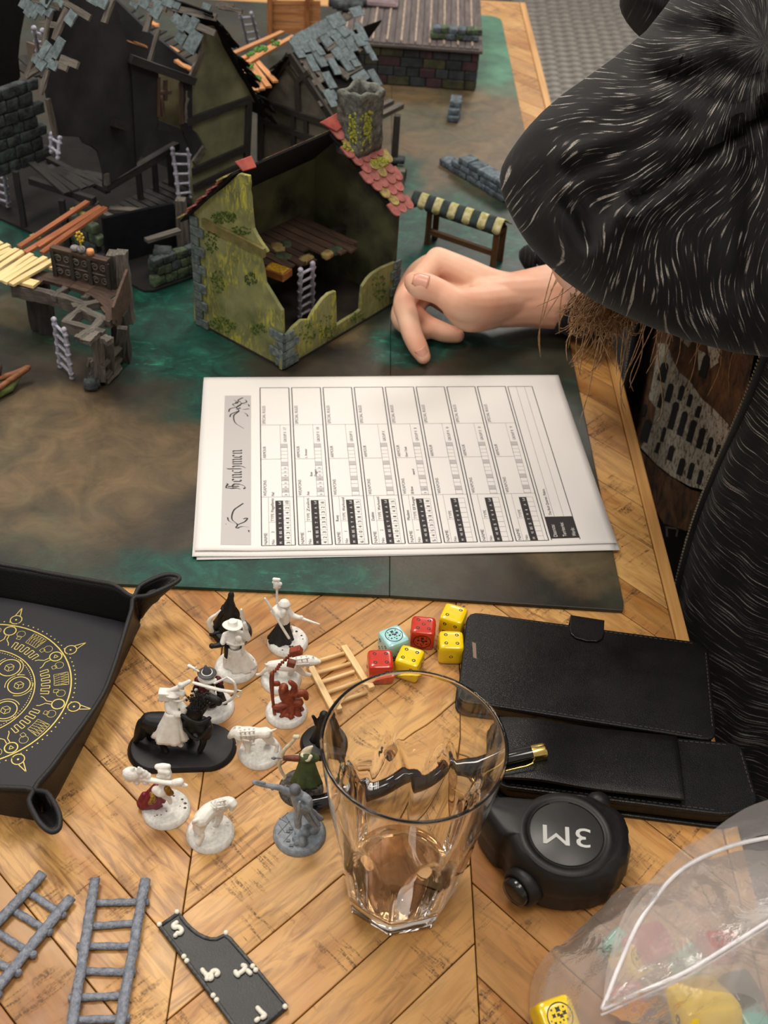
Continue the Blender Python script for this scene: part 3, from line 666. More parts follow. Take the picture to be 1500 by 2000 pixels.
b = B(); b.prism([tuple(p) for p in base2], .1, 2.6); mk('back_cover', b, LEATH, lc, mods=[bevel(.9, 2)])
b = B(); cc = Vector(tuple(sum(q[i] for q in poly) / len(poly) for i in range(2))); b.prism([tuple(cc + (Vector(p) - cc) * .97) for p in poly], 2.8, 11); mk('inner_pocket', b, LEATH, lc, mods=[bevel(2.0, 3)])
b = B(); b.prism(poly, 11.2, 13.6); mk('front_cover', b, LEATH, lc, mods=[bevel(.9, 2)]); stitch(lc, poly, 13.7, 2.2)
# curved flap lying on top, rising towards the glass
A0, A1, A2, A3 = at(975, 1400, 20), at(1322, 1440, 18), at(1337, 1563, 18), at(983, 1519, 20)
b = B()
def fl(u, v):
    p = A0.lerp(A1, u).lerp(A3.lerp(A2, u), v); cr = 0
    if u > .96: p = p + (Vector(((A0 + A3) / 2)) - p).normalized() * 0
    z = 17.0 + 3.0 * math.exp(-((u - .18) / .2) ** 2) + .8 * math.sin(v * math.pi)
    return (p.x, p.y, z)
fpoly = rounded([(p.x, p.y) for p in (A0, A1, A2, A3)], 6)
b.surf(fl, 30, 8); flap = mk('flap', b, LEATH, lc, smooth=True, mods=[solidify(2.2), bevel(.6, 2)])
b = B(); fpts = []
for (u0, v0), (u1, v1) in [((.02, .03), (.975, .03)), ((.975, .03), (.975, .96)), ((.975, .96), (.02, .96))]:
    for k in range(40 if v0 == v1 else 14):
        kk = 40 if v0 == v1 else 14; t = k / kk; t2 = (k + .62) / kk
        p = Vector(fl(lerp(u0, u1, t), lerp(v0, v1, t))); q = Vector(fl(lerp(u0, u1, t2), lerp(v0, v1, t2))); b.bar(p + Vector((0, 0, .1)), q + Vector((0, 0, .1)), .5, .4)
mk('stitching', b, THREAD, flap, kind='stuff')
# embossed blossom and word
EMB = paint('embossed_leather', rgb(44, 42, 41), rgb(36, 35, 34), 400, .35, .2, 900)
ec = Vector((at(1256, 1492, 18.2).x, at(1256, 1492, 18.2).y, 18.35)); b = B()
for k in range(5):
    a = math.radians(72 * k + 12); P = []
    for t in range(13):
        u = t / 12 * 2 - 1; rr = 10.5 * (1 - abs(u) ** 3 * .62) - (1.4 if abs(u) < .1 else 0); P.append(ec + Vector((rr * math.cos(a + u * .6), rr * math.sin(a + u * .6), 0)))
    b.tube([ec + Vector((2.5 * math.cos(a - .5), 2.5 * math.sin(a - .5), 0))] + P + [ec + Vector((2.5 * math.cos(a + .5), 2.5 * math.sin(a + .5), 0))], .22, 5)
    for dd in (-.22, 0, .22): q = ec + Vector((5.2 * math.cos(a + dd), 5.2 * math.sin(a + dd), 0)); b.tube([ec, q], .16, 5); b.ell(q, .5, nu=6, nv=4)
mk('embossed_blossom', b, EMB, flap)
b = B(); put_text(b, 'SAKURA', Matrix.Translation(Vector((at(1308, 1524, 18).x, at(1308, 1524, 18).y, 18.25))) @ Matrix.Rotation(math.radians(87), 4, 'Z'), 5.0, 17, .2); mk('embossed_word', b, EMB, flap)

# ---------------------------------------------------------------- pen
p0 = at(603, 1572, 5.2); p0.z = 5.0; p1 = at(1066, 1466, 26); M, L = frame(p0, p1)
pen = thing('pen', 'glossy black pen with gold end and clip, behind the glass and over the wallet', 'pen', tuple(p0), R=M.to_3x3())
BODY = flat('pen_black', rgb(14, 13, 13), .12, Coat_Weight=.5); GOLD = flat('pen_gold', rgb(214, 184, 110), .22, 1.0)
Rx = Matrix.Rotation(math.pi / 2, 4, 'Y')
b = B(); b.lathe([(3.2, 0), (4.4, .6), (4.7, 3), (4.7, 52), (4.4, 52.4), (4.7, 52.8), (4.9, L - 10), (4.8, L - 8.4)], 28, Rx); mk('barrel', b, BODY, pen, local=True, smooth=True, mods=[lambda o: setattr(o.modifiers.new('edge_split', 'EDGE_SPLIT'), 'split_angle', math.radians(40))])
b = B(); b.lathe([(4.2, L - 8.2), (4.9, L - 8.2), (4.9, L - 1), (4.4, L), (.01, L)], 28, Rx); mk('gold_end', b, GOLD, pen, local=True, smooth=True, mods=[lambda o: setattr(o.modifiers.new('edge_split', 'EDGE_SPLIT'), 'split_angle', math.radians(40))])
b = B(); b.tube([(L - 8, -4.6, 2), (L - 10, -7.6, 2), (L - 14, -8.2, 1.5), (L - 46, -7.6, 1)], .6, 8); b.ell((L - 46, -7.2, 1), .9); mk('clip', b, GOLD, pen, local=True, smooth=True)
b = B()
for k in range(30): 
    if rnd(0, 1) < .7: b.box((18 + k * .55, -2.4, 4.2), (18.28 + k * .55, 1.8, 4.85))
mk('barcode', b, flat('white_print', rgb(225, 225, 225), .5), pen, local=True, kind='stuff')

# ---------------------------------------------------------------- grey plastic ladders lying on the table
GREYP = paint('grey_resin', rgb(136, 142, 154), rgb(100, 106, 118), 420, .5, 1.0, 700, bd=.8)
def rough_bar(b, p0, p1, w_, h_, seg=9, j=.28, up=(0, 0, 1)):
    M, L = frame(p0, p1, up); n_ = 8; ring = []
    for i in range(seg + 1):
        x = L * i / seg
        for q in range(n_):
            a = 2 * math.pi * (q + .5) / n_; cx, cy = math.cos(a), math.sin(a); k = 1 / max(abs(cx), abs(cy)) * .94
            ring.append((x + (rnd(-.2, .2) if 0 < i < seg else 0), cx * k * w_ / 2 + rnd(-j, j), cy * k * h_ / 2 + rnd(-j, j)))
    b.add(ring, [(i * n_ + q, i * n_ + (q + 1) % n_, (i + 1) * n_ + (q + 1) % n_, (i + 1) * n_ + q) for i in range(seg) for q in range(n_)] + [tuple(range(n_ - 1, -1, -1)), tuple(seg * n_ + q for q in range(n_))], M)
def zp(px, py, z): p = at(px, py, z); return p
ld = thing('ladder', 'straight grey plastic ladder lying flat, beside the black template', 'ladder', tuple(at(215, 1850, 0)), group='grey ladders')
for a, c in (((186, 1717), (136, 2030)), ((284, 1717), (229, 2030))):
    b = B(); rough_bar(b, zp(*a, 3.6), zp(*c, 3.6), 5.4, 3.6, 26); mk('rail', b, GREYP, ld, smooth=True)
for a, c in (((168, 1764), (291, 1761)), ((165, 1810), (277, 1802)), ((150, 1848), (273, 1848)), ((153, 1897), (265, 1899)), ((134, 1949), (243, 1945)), ((140, 1993), (254, 1989))):
    b = B(); rough_bar(b, zp(*a, 1.7), zp(*c, 1.7), 3.9, 3.0, 12, .2); mk('rung', b, GREYP, ld, smooth=True)
ld = thing('ladder', 'grey plastic ladder lying askew, cut off by the left edge of the photo', 'ladder', tuple(at(40, 1850, 0)), group='grey ladders')
for a, c in (((84, 1706), (-120, 1924)), ((139, 1752), (-40, 1972))):
    b = B(); rough_bar(b, zp(*a, 3.6), zp(*c, 3.6), 5.6, 3.6, 24); mk('rail', b, GREYP, ld, smooth=True)
for a, c in (((54, 1742), (118, 1784)), ((20, 1774), (92, 1818)), ((-20, 1812), (60, 1862)), ((-55, 1855), (30, 1898)), ((-90, 1890), (-8, 1940))):
    b = B(); M_, L_ = frame(zp(*a, 1.7), zp(*c, 1.7)); rough_bar(b, zp(*a, 1.7), zp(*c, 1.7), 4.0, 3.0, 12, .2); b.ell(zp(*c, 2) + M_.to_3x3() @ Vector((1.5, 0, .3)), 2.3, nu=8, nv=6); mk('rung', b, GREYP, ld, smooth=True)
# light wooden ladder by the dice
BAL = timber('balsa', rgb(232, 200, 150), rgb(206, 168, 112), 500, .06, .6, .08, .3)
bl = thing('ladder', 'small pale wooden ladder lying between dice and warhound', 'ladder', tuple(at(660, 1320, 0)))
for a, c in (((671, 1263), (722, 1344)), ((604, 1298), (651, 1388))):
    p_, q_ = zp(*a, 2), zp(*c, 2); M_, L_ = frame(p_, q_); b = B(); b.bar(p_, q_, 4.2, 3.6, j=.1); mk('rail', b, BAL, bl, M=M_, mods=[bevel(.3, 1)])
for a, c in (((612, 1294), (672, 1276)), ((615, 1316), (684, 1296)), ((626, 1333), (692, 1312)), ((638, 1353), (704, 1330)), ((646, 1372), (712, 1350))):
    p_, q_ = zp(*a, 2.3), zp(*c, 2.3); M_, L_ = frame(p_, q_); b = B(); b.tube([p_, q_], 1.35, 8); mk('rung', b, BAL, bl, M=M_, smooth=True)

# ---------------------------------------------------------------- black measuring template
TB = paint('black_resin', rgb(26, 26, 28), rgb(15, 15, 16), 60, .42, .5, 1400, spec=.5)
tp = [(308, 1806), (346, 1779), (351, 1788), (360, 1800), (371, 1811), (383, 1820), (396, 1826), (410, 1829), (424, 1829), (441, 1822), (452, 1829), (500, 1888), (563, 1966), (502, 2018), (468, 2020), (400, 1930)]
P = [at(x, y, 3.0) for x, y in tp]; poly = [(p.x, p.y) for p in P]
cc = Vector((sum(p[0] for p in poly) / len(poly), sum(p[1] for p in poly) / len(poly)))
tt = thing('measuring_template', 'black plastic measuring template with white inch numerals and a concave edge', 'template', (cc.x, cc.y, 0))
b = B(); b.prism(poly, .1, 2.6); mk('plate', b, TB, tt, mods=[bevel(.3, 1)])
RIMM = paint('worn_rim', rgb(74, 75, 76), rgb(40, 40, 41), 500, .5, .6, 900)
b = B(); rp = [Vector((p[0], p[1], 2.8)) + (Vector((cc.x, cc.y, 2.8)) - Vector((p[0], p[1], 2.8))).normalized() * 1.3 for p in poly]; b.tube(rp + [rp[0], rp[1]], 1.05, 8, .8); mk('raised_rim', b, RIMM, tt, smooth=True)
WB = flat('white_paint', rgb(226, 222, 208), .5)
T8 = lambda X, Y: at(X / 2.5, 1680 + Y / 2.5, 3.4)
for name, strokes in (('numeral', [[(862, 305), (846, 317), (852, 330), (872, 326), (888, 342), (880, 356), (866, 356)]]), ('inch_mark', [[(858, 366), (856, 368)]]),
                      ('numeral', [[(1010, 580), (1014, 562), (1030, 560), (1034, 575), (1026, 580)], [(1030, 560), (1038, 543), (1056, 540), (1066, 552), (1058, 560)]]), ('inch_mark', [[(988, 536), (996, 548)], [(1002, 552), (1006, 560)]]),
                      ('numeral', [[(1150, 545), (1156, 556), (1176, 548), (1192, 534), (1198, 518), (1186, 514)], [(1156, 556), (1162, 562)]]), ('inch_mark', [[(1210, 540), (1222, 552)]]),
                      ('numeral', [[(1258, 722), (1276, 742), (1294, 758), (1282, 768)]]), ('inch_mark', [[(1260, 776), (1252, 782)]])):
    b = B()
    for st in strokes:
        pts = catmull([T8(*q) for q in st], 4); b.tube(pts, 1.25, 7)
        for e in (pts[0], pts[-1]): b.ell(e, 1.25, nu=8, nv=5)
    mk(name, b, WB, tt, smooth=True)
for X, Y in [(778, 313), (864, 252), (1103, 354), (1392, 714), (898, 470), (912, 491), (1234, 517), (1249, 536), (1041, 660), (1058, 682)]:
    b = B(); b.ell(T8(X, Y), (1.4, 1.4, 1.2), nu=10, nv=6); mk('paint_dot', b, WB, tt, smooth=True)

# ---------------------------------------------------------------- dice tray
m = N('tray_leather'); v = m.obj(); m.set(Base_Color=rgb(17, 16, 17), Roughness=.5, Specular_IOR_Level=.35); m.bump(m.n('ShaderNodeTexVoronoi', {'Vector': v, 'Scale': 700}).outputs['Distance'], .5, .3); TL = m.mat
TI = paint('tray_velvet', rgb(26, 25, 36), rgb(19, 18, 27), 900, .6, .3, 2500)
TC = Vector((-238, 446, 0)); TY = math.radians(-8.5); TM = Matrix.Translation(TC) @ Matrix.Rotation(TY, 4, 'Z')
tray = thing('dice_tray', 'black leather folding dice tray with gold ring print inside', 'dice tray', tuple(TC), TY)
H = 77.0
def ring_pts():
    top, bot = [], []
    for k in range(4):
        A = Matrix.Rotation(-math.pi / 2 * k, 3, 'Z')         # side k: starts as the right side, walking from back corner to front
        T_, B_ = [], []
        hh = [34, 30, 26, 24, 24, 24, 26, 28, 30, 33]
        # corner pinch: fin running outward along the diagonal
        fin = [((3, 3), 28), ((11, 5), 30), ((19, 12), 31), ((24, 18), 31), ((26, 24), 30)]
        # fin out on the previous side's edge, back on this side's edge (mirrored on the diagonal)
        for (dx, dy), z in fin: T_.append((H - 6 + dy, H - 6 + dx, z)); B_.append((H - 3 + dy * .25 * 1, H - 3 + dx * .25, 2 + dx * .55))
        for (dx, dy), z in fin[::-1]: T_.append((H - 6 + dx + .9, H - 6 + dy - .9, z)); B_.append((H - 3 + dx * .25 + .5, H - 3 + dy * .25 - .5, 2 + dx * .55))
        for i in range(1, 12):
            t = i / 12; y = lerp(H - 4, -H + 4, t); bow = math.sin(t * math.pi); T_.append((H + 2 + 5 * bow - 2 * abs(math.cos(t * math.pi)), y, 25 + 6 * abs(math.cos(t * math.pi)) ** 2)); B_.append((H - 2 + 1.5 * bow, y, .3))
        top += [A @ Vector(p) for p in T_]; bot += [A @ Vector(p) for p in B_]
    return top, bot
top, bot = ring_pts()
top = [TM @ p for p in catmull(top, 3, True)]; bot = [TM @ p for p in catmull(bot, 3, True)]; n = len(top)
b = B(); rows = []
for k in range(7):
    t = k / 6; rows += [bot[i].lerp(top[i], t) + (top[i] - TC).normalized() * 0 + Vector((0, 0, 0)) for i in range(n)]
b.add(rows, [(k * n + i, (k + 1) * n + i, (k + 1) * n + (i + 1) % n, k * n + (i + 1) % n) for k in range(6) for i in range(n)])
mk('wall', b, TL, tray, smooth=True, mods=[solidify(2.0, 0)])
b = B(); b.tube(top + [top[0]], 1.5, 8, cap=False); rimo = mk('corded_rim', b, paint('tray_cord', rgb(26, 25, 26), rgb(12, 12, 12), 900, .6, 1.0, 1500), tray, smooth=True)
b = B(); b.prism([tuple((TM @ Vector((x, y, 0)))[:2]) for x, y in [(H - 1, H - 1), (-H + 1, H - 1), (-H + 1, -H + 1), (H - 1, -H + 1)]], .2, 2.2); base_ = mk('base', b, TI, tray)
for cx, cy in ((1, 1), (1, -1)):
    d = Vector((cx, cy, 0)).normalized(); c0 = TM @ (Vector((cx * (H + 5), cy * (H + 5), 25))); dd = (TM.to_3x3() @ d); side = Vector((dd.y, -dd.x, 0)) * (1 if cy > 0 else -1)
    Mx = Matrix.Translation(c0 + side * 3.0) @ side.to_track_quat('Z', 'Y').to_matrix().to_4x4(); b = B(); b.lathe([(6, 0), (6, 1.2), (5.2, 1.7), (.01, 1.9)], 24, Mx); mk('snap_button', b, RUB, tray, smooth=True)
# gold print: rings, keys, lollipops and small dice emblems
g = B(); GZ = 2.32; PC = Vector((-236.8, 445.2, GZ))
def arc(c, r, a0, a1, w_=.55, n_=None, bb=None):
    bb = bb or g; n_ = n_ or max(6, int(abs(a1 - a0) / 5)); vs = []
    for i in range(n_ + 1):
        a = math.radians(lerp(a0, a1, i / n_)); vs += [c + Vector(((r - w_ / 2) * math.cos(a), (r - w_ / 2) * math.sin(a), 0)), c + Vector(((r + w_ / 2) * math.cos(a), (r + w_ / 2) * math.sin(a), 0))]
    bb.add(vs, [(2 * i, 2 * i + 1, 2 * i + 3, 2 * i + 2) for i in range(n_)])
def lin(p, q, w_=.45, bb=None):
    bb = bb or g; d = (q - p); s_ = Vector((-d.y, d.x, 0)).normalized() * w_ / 2; bb.add([p - s_, p + s_, q + s_, q - s_], [(0, 3, 2, 1)])
def pol(r, a, z=0): return PC + Vector((r * math.cos(math.radians(a)), r * math.sin(math.radians(a)), z))
def A_(a, b_): return range(a, b_)
arc(PC, 55.1, 0, 360, .8); arc(PC, 33.6, 0, 360, .6)
for k in range(0, 116): arc(PC, 31.9, -92 + k * 3.1, -90.6 + k * 3.1, .45, 2)
for j in range(-4, 4):
    a = -6 + 45 * j
    arc(pol(60.3, a), 3.6, 0, 360, .6); lin(pol(63.8, a - 1.2), pol(71, a + .2), .55); lin(pol(63.8, a + 1.6), pol(71, a + .2), .55); arc(pol(60.3, a), .35, 0, 360, .7, 6)
    arc(pol(50.4, a), 3.7, 0, 360, .7)
    for s_ in (-1, 1): lin(pol(46.8, a + s_ * 1.2), pol(43, a + s_ * 1.2), .5); lin(pol(43, a + s_ * 1.2), pol(40.2, a + s_ * 4.6), .5); lin(pol(40.2, a + s_ * 4.6), pol(38.5, a + s_ * 5.4), .5)
    q0 = pol(50.4, a)
    if j % 2: 
        for t in range(3): lin(q0 + Vector((1.6 * math.cos(t * 2.094), 1.6 * math.sin(t * 2.094), 0)), q0 + Vector((1.6 * math.cos((t + 1) * 2.094), 1.6 * math.sin((t + 1) * 2.094), 0)), .4)
    # key meander between two lollipops
    pts = []; a1 = a + 8.5
    for k in range(5):
        s0 = a1 + k * 6.0; pts += [pol(37.5, s0), pol(42.5, s0), pol(42.5, s0 + 3.0), pol(37.5, s0 + 3.0)]
    for p, q in zip(pts, pts[1:]): lin(p, q, .5)
    # little windows of pattern
    f2 = a + 8
    arc(pol(49.8, f2 + 1.5), 2.6, 0, 360, .25); arc(pol(49.8, f2 + 28), 2.6, 0, 360, .25)
    for (ra, rb, s0, s1) in [(45.2, 48, f2 + 2, f2 + 5), (45, 53.6, f2 + 9, f2 + 20), (45.2, 48, f2 + 26, f2 + 29)]:
        arc(PC, ra, s0, s1, .25, 3); arc(PC, rb, s0, s1, .25, 3); lin(pol(ra, s0), pol(rb, s0), .25); lin(pol(ra, s1), pol(rb, s1), .25)
    for k in range(5):
        s0 = f2 + 9 + k * 2.2; lin(pol(45, s0), pol(53.6, s0 + 2.2), .22); lin(pol(53.6, s0), pol(53.6 - 6, s0 + 1.2), .22)
    for k in range(12): s0 = a + 3 + k * 3.6; arc(pol(57.6, s0), .25, 0, 360, .5, 5)
for a in (101, 56, 16.5, -31, -76, 146, 191, 236):
    c = pol(24.2, a); arc(c, 6.6, 0, 360, .6)
    for s0 in (-60, 120): arc(c, 8.3, a + s0 - 55, a + s0 + 62, .45)
    hx = [c + Vector((3 * math.cos(math.radians(60 * t + 30)), 3 * math.sin(math.radians(60 * t + 30)), 0)) for t in range(6)]
    for t in range(6): lin(hx[t], hx[(t + 1) % 6], .35)
    for t in (0, 2, 4): lin(c, hx[t], .35)
mk('gold_print', g, flat('gold_ink', rgb(205, 184, 96), .45, .25), base_, M=None)
# ---------------------------------------------------------------- the player at the right edge of the table
random.seed(11)
def knit(name, base=rgb(19, 18, 19), fleck=rgb(190, 182, 174), dens=(.60, .67)):
    n = N(name); uv = n.n('ShaderNodeUVMap').outputs[0]
    a = n.n('ShaderNodeMapping', {'Vector': uv, 'Scale': (9, 420, 1)}).outputs[0]; f = n.noise(a, 1, 2, .5, .0)
    a2 = n.n('ShaderNodeMapping', {'Vector': uv, 'Scale': (1500, 500, 1)}).outputs[0]; st = n.noise(a2, 1, 1)
    a3 = n.n('ShaderNodeMapping', {'Vector': uv, 'Scale': (6, 26, 1)}).outputs[0]; big = n.noise(a3, 1, 2)
    k = n.math('ADD', f, n.math('MULTIPLY', n.math('SUBTRACT', big, .5), .16))
    fl = n.ramp(k, [(dens[0], (0, 0, 0)), (dens[1], (1, 1, 1))])
    fl = n.math('MULTIPLY', fl, n.ramp(st, [(.36, (0, 0, 0)), (.56, (1, 1, 1))]))
    faint = n.ramp(f, [(.50, (0, 0, 0)), (.62, (1, 1, 1))])
    c = n.mix(n.math('MULTIPLY', faint, .16), base, rgb(70, 66, 64)); c = n.mix(n.math('MULTIPLY', fl, .85), c, fleck)
    n.set(Base_Color=c, Roughness=.9, Sheen_Weight=.08, Sheen_Roughness=.5, Specular_IOR_Level=.2); n.bump(n.math('ADD', n.math('MULTIPLY', fl, .6), st), .35, .5); return n.mat
KNIT = knit('flecked_knit'); DKNIT = knit('flecked_knit_dim', dens=(.66, .74))
m = N('skin'); v = m.obj(); bl_ = m.noise(v, 28, 3, .5)
m.set(Base_Color=m.ramp(bl_, [(.3, rgb(218, 156, 128)), (.55, rgb(228, 180, 154)), (.75, rgb(232, 192, 166))]), Roughness=.5, Subsurface_Weight=.18, Subsurface_Radius=(.012, .005, .003), Subsurface_Scale=.5, Specular_IOR_Level=.35)
m.bump(m.noise(v, 500, 4, .6), .14, .3); SKIN = m.mat
person = thing('person', 'person in flecked black hoodie and brown print shirt, one hand on the board', 'person', (330, 760, -330))
def mkuv(name, b, uvs, mat, parent, **kw):
    o = mk(name, b, mat, parent, **kw); me = o.data; ul = me.uv_layers.new(name='UVMap')
    for lp in me.loops: ul.data[lp.index].uv = uvs[lp.vertex_index]
    return o
# the near arm, elbow raised, bent back on itself: a thick fold of sleeve
TOPY = [(976, 345), (980, 326), (990, 305), (1008, 278), (1030, 249), (1060, 217), (1100, 183), (1150, 148), (1200, 112), (1262, 60), (1300, 12), (1350, -60), (1430, -150), (1560, -240), (1700, -280), (1850, -300)]
BOTY = [(976, 350), (980, 378), (990, 405), (1008, 441), (1030, 476), (1060, 510), (1100, 546), (1150, 582), (1200, 608), (1262, 636), (1300, 650), (1350, 667), (1430, 688), (1560, 706), (1700, 716), (1850, 720)]
def itp(T, x):
    for (a, p), (c, q) in zip(T, T[1:]):
        if x <= c: return lerp(p, q, max(0, (x - a) / (c - a)))
    return T[-1][1]
sx = [976, 977.5, 980, 984, 989, 995, 1002, 1011, 1022, 1034] + list(range(1047, 1860, 9)); NA = 120; b = B(); uvs = []; fc = (1500, 190)
def fold(px, py):
    dx, dy = px - fc[0], py - fc[1]; r_ = math.hypot(dx, dy); a = math.atan2(dy, -dx)
    wob = noise.noise(Vector((px * .006, py * .006, 3))) * .5
    amp = smoothstep(90, 230, r_) * (1 - .65 * smoothstep(360, 520, r_))
    z = amp * 1.7 * (3.4 * math.sin(a * 9 + wob * 5) + 2.2 * math.sin(a * 17 + 2 + wob * 8)) + 3.5 * noise.noise(Vector((px * .012, py * .012, 9)))
    # deep diagonal crease between upper arm and forearm
    for (x0, y0, x1, y1, w_, d_) in ((1500, 222, 1240, 395, 15, 15), (1500, 205, 1330, 180, 16, 6), (1490, 150, 1250, 150, 18, 5), (1330, 250, 1120, 330, 16, 5), (1265, 52, 1420, 60, 16, 6), (1420, 120, 1230, 175, 14, 4), (1150, 470, 1110, 400, 16, 5)):
        vx, vy = x1 - x0, y1 - y0; t = ((px - x0) * vx + (py - y0) * vy) / (vx * vx + vy * vy); tc_ = min(1, max(0, t)); dd = math.hypot(px - x0 - vx * tc_, py - y0 - vy * tc_)
        z -= 1.6 * d_ * math.exp(-(dd / w_) ** 2) * (1 - .5 * tc_); z += .8 * d_ * math.exp(-((dd - w_ * 1.9) / w_) ** 2)
    return z
for x in sx:
    yt, yb = itp(TOPY, x), itp(BOTY, x); ym, ry = (yt + yb) / 2, (yb - yt) / 2
    D = 692 + 8 * smoothstep(1100, 1500, x); rz = min(ry * .30 * .9, 66); 
    for q in range(NA):
        th = 2 * math.pi * q / NA; py = ym - ry * math.cos(th); dz = -rz * (1 if math.sin(th) > 0 else .8) * math.copysign(abs(math.sin(th)) ** .8, math.sin(th))
        f = fold(x, py) * abs(math.sin(th)) ** .6 if math.sin(th) > 0 else 0
        edge = 1.0
        b.v.append(atd(x, py, D + dz - f))
        dx, dy = x - 1495, py - 85; r_ = math.hypot(dx, dy); a = math.atan2(dy + 70 * math.exp(-((x - 985) / 70) ** 2), -dx) + .09 * math.sin(r_ * .016 + 1) + .10 * noise.noise(Vector((x * .007, py * .007, 2)))
        uvs.append((r_ * .0017 + (3 if math.sin(th) < 0 else 0), a * .19))
n = len(sx)
b.f = [(i * NA + q, i * NA + (q + 1) % NA, (i + 1) * NA + (q + 1) % NA, (i + 1) * NA + q) for i in range(n - 1) for q in range(NA)] + [tuple(range(NA - 1, -1, -1)), tuple((n - 1) * NA + q for q in range(NA))]; b.m = [0] * len(b.f)
near = mkuv('raised_sleeve', b, uvs, KNIT, person, smooth=True, label='bent hoodie sleeve with white flecks, elbow raised in front')
# hood / shoulder roll just above
b = B(); uvs = []; cp = catmull([atd(1270, 56, 735), atd(1300, 15, 735), atd(1340, -60, 740), atd(1420, -160, 750)], 5); b.tube(cp, [20, 26, 28, 28, 28] * 3 + [28], 20); mkuv('hood_roll', b, [(v.z * .002, v.x * .002) for v in b.v], DKNIT, person, smooth=True)

# torso: shirt front, hoodie flaps hanging open
SX = 258
m = N('dark_shirt'); v = m.obj(); m.set(Base_Color=rgb(14, 13, 13), Roughness=.9, Specular_IOR_Level=.2); m.bump(m.noise(v, 30, 3), .4, 3); SHIRT = m.mat
def shirt(u, v):
    y = lerp(560, 1120, u); z = lerp(-420, 330, v); x = SX + 90 * (abs(y - 830) / 280) ** 3.5 - .0 + 3 * noise.noise(Vector((y * .012, z * .012, 1))) + 1.5 + 30 * smoothstep(-40, -400, z)
    return (x, y, z)
b = B(); b.surf(shirt, 40, 50); sh = mk('shirt', b, SHIRT, person, smooth=True, mods=[solidify(2, 1)], label='black t-shirt printed with a brown arched ruin')
SP = Pl((SX - 3.2, 0, 0), (0, 1, 0), (0, 0, 1))
def c3(X, Y): return SP.px(1090 + X / 2.703, 560 + Y / 2.703)
def pr(bb, pts, t=0.0): bb.plprism(SP, [c3(*p) for p in pts], -t - .3, -t)
m = N('print_brown'); v = m.obj(); m.set(Base_Color=m.ramp(m.noise(v, 45, 6, .7, .6), [(.36, rgb(24, 17, 12)), (.52, rgb(92, 60, 32)), (.68, rgb(124, 86, 50))]), Roughness=.9); PBR = m.mat
m = N('print_cream'); v = m.obj(); m.set(Base_Color=m.ramp(m.noise(v, 160, 6, .8, .4), [(.42, rgb(86, 58, 36)), (.50, rgb(186, 178, 160)), (.8, rgb(206, 200, 186))]), Roughness=.9); PCR = m.mat
DK = flat('print_dark', rgb(16, 15, 15), .9)
b = B(); pr(b, [(500, 200), (1040, 340), (990, 600), (930, 780), (880, 1020), (790, 1085), (660, 1030), (520, 940), (420, 830), (350, 620), (400, 420), (450, 290)]); pr(b, [(430, 860), (560, 980), (700, 1070), (800, 1100), (780, 1210), (680, 1290), (560, 1250), (480, 1120)]); mk('ruin_print', b, PBR, sh)
b = B(); pr(b, [(530, 300), (575, 300), (610, 390), (640, 450), (700, 500), (760, 590), (830, 650), (905, 730), (890, 960), (800, 1078), (700, 1055), (600, 1000), (520, 935), (440, 850), (500, 740), (520, 640), (480, 590), (505, 480)], .3); pr(b, [(740, 330), (780, 350), (770, 450), (745, 440)], .3); pr(b, [(790, 300), (860, 330), (850, 400), (810, 430)], .3); pr(b, [(640, 240), (720, 270), (690, 320), (650, 280)], .3)
mk('pale_print', b, PCR, sh)
def arch(X, Y, w_, h, t=.26):
    b = B(); pts = [(-w_, h), (w_, h)] + [(w_ * math.cos(a), -h + w_ * 1.3 - w_ * 1.3 * math.sin(a)) for a in (0, .5, 1.05, 1.57, 2.1, 2.64, 3.14)]
    pr(b, [(X + x_ - y_ * math.sin(t), Y + x_ * .45 + y_ * math.cos(t)) for x_, y_ in pts], .7); mk('print_arch', b, DK, sh)
for X, Y, w_, h in [(560, 450, 20, 52), (592, 560, 15, 50), (545, 600, 10, 40), (614, 680, 15, 74), (662, 722, 15, 66), (710, 762, 15, 60), (760, 800, 14, 56), (806, 838, 12, 44), (848, 868, 10, 36), (600, 878, 14, 40), (655, 950, 15, 46), (706, 972, 12, 44), (756, 1006, 11, 40), (800, 1020, 9, 30), (470, 760, 20, 60), (425, 570, 18, 56), (655, 560, 12, 40), (700, 600, 11, 34), (745, 660, 11, 32), (560, 780, 9, 40), (530, 850, 9, 30), (780, 420, 18, 60), (460, 650, 10, 30)]: arch(X, Y, w_, h)
b = B(); gy = flat('print_grey', rgb(96, 92, 86), .9)
for k in range(24):
    a0, a1 = k * .2618, (k + 1) * .2618; pr(b, [(738 + 66 * math.cos(a0), 1345 + 56 * math.sin(a0)), (738 + 66 * math.cos(a1), 1345 + 56 * math.sin(a1)), (738 + 60 * math.cos(a1), 1345 + 50 * math.sin(a1)), (738 + 60 * math.cos(a0), 1345 + 50 * math.sin(a0))], .4)
for q in ([(570, 1265), (640, 1275), (640, 1283), (570, 1273)], [(572, 1270), (580, 1270), (584, 1320), (574, 1320)], [(632, 1275), (640, 1277), (632, 1320), (624, 1318)]): pr(b, q, .4)
mk('print_letters', b, gy, sh)
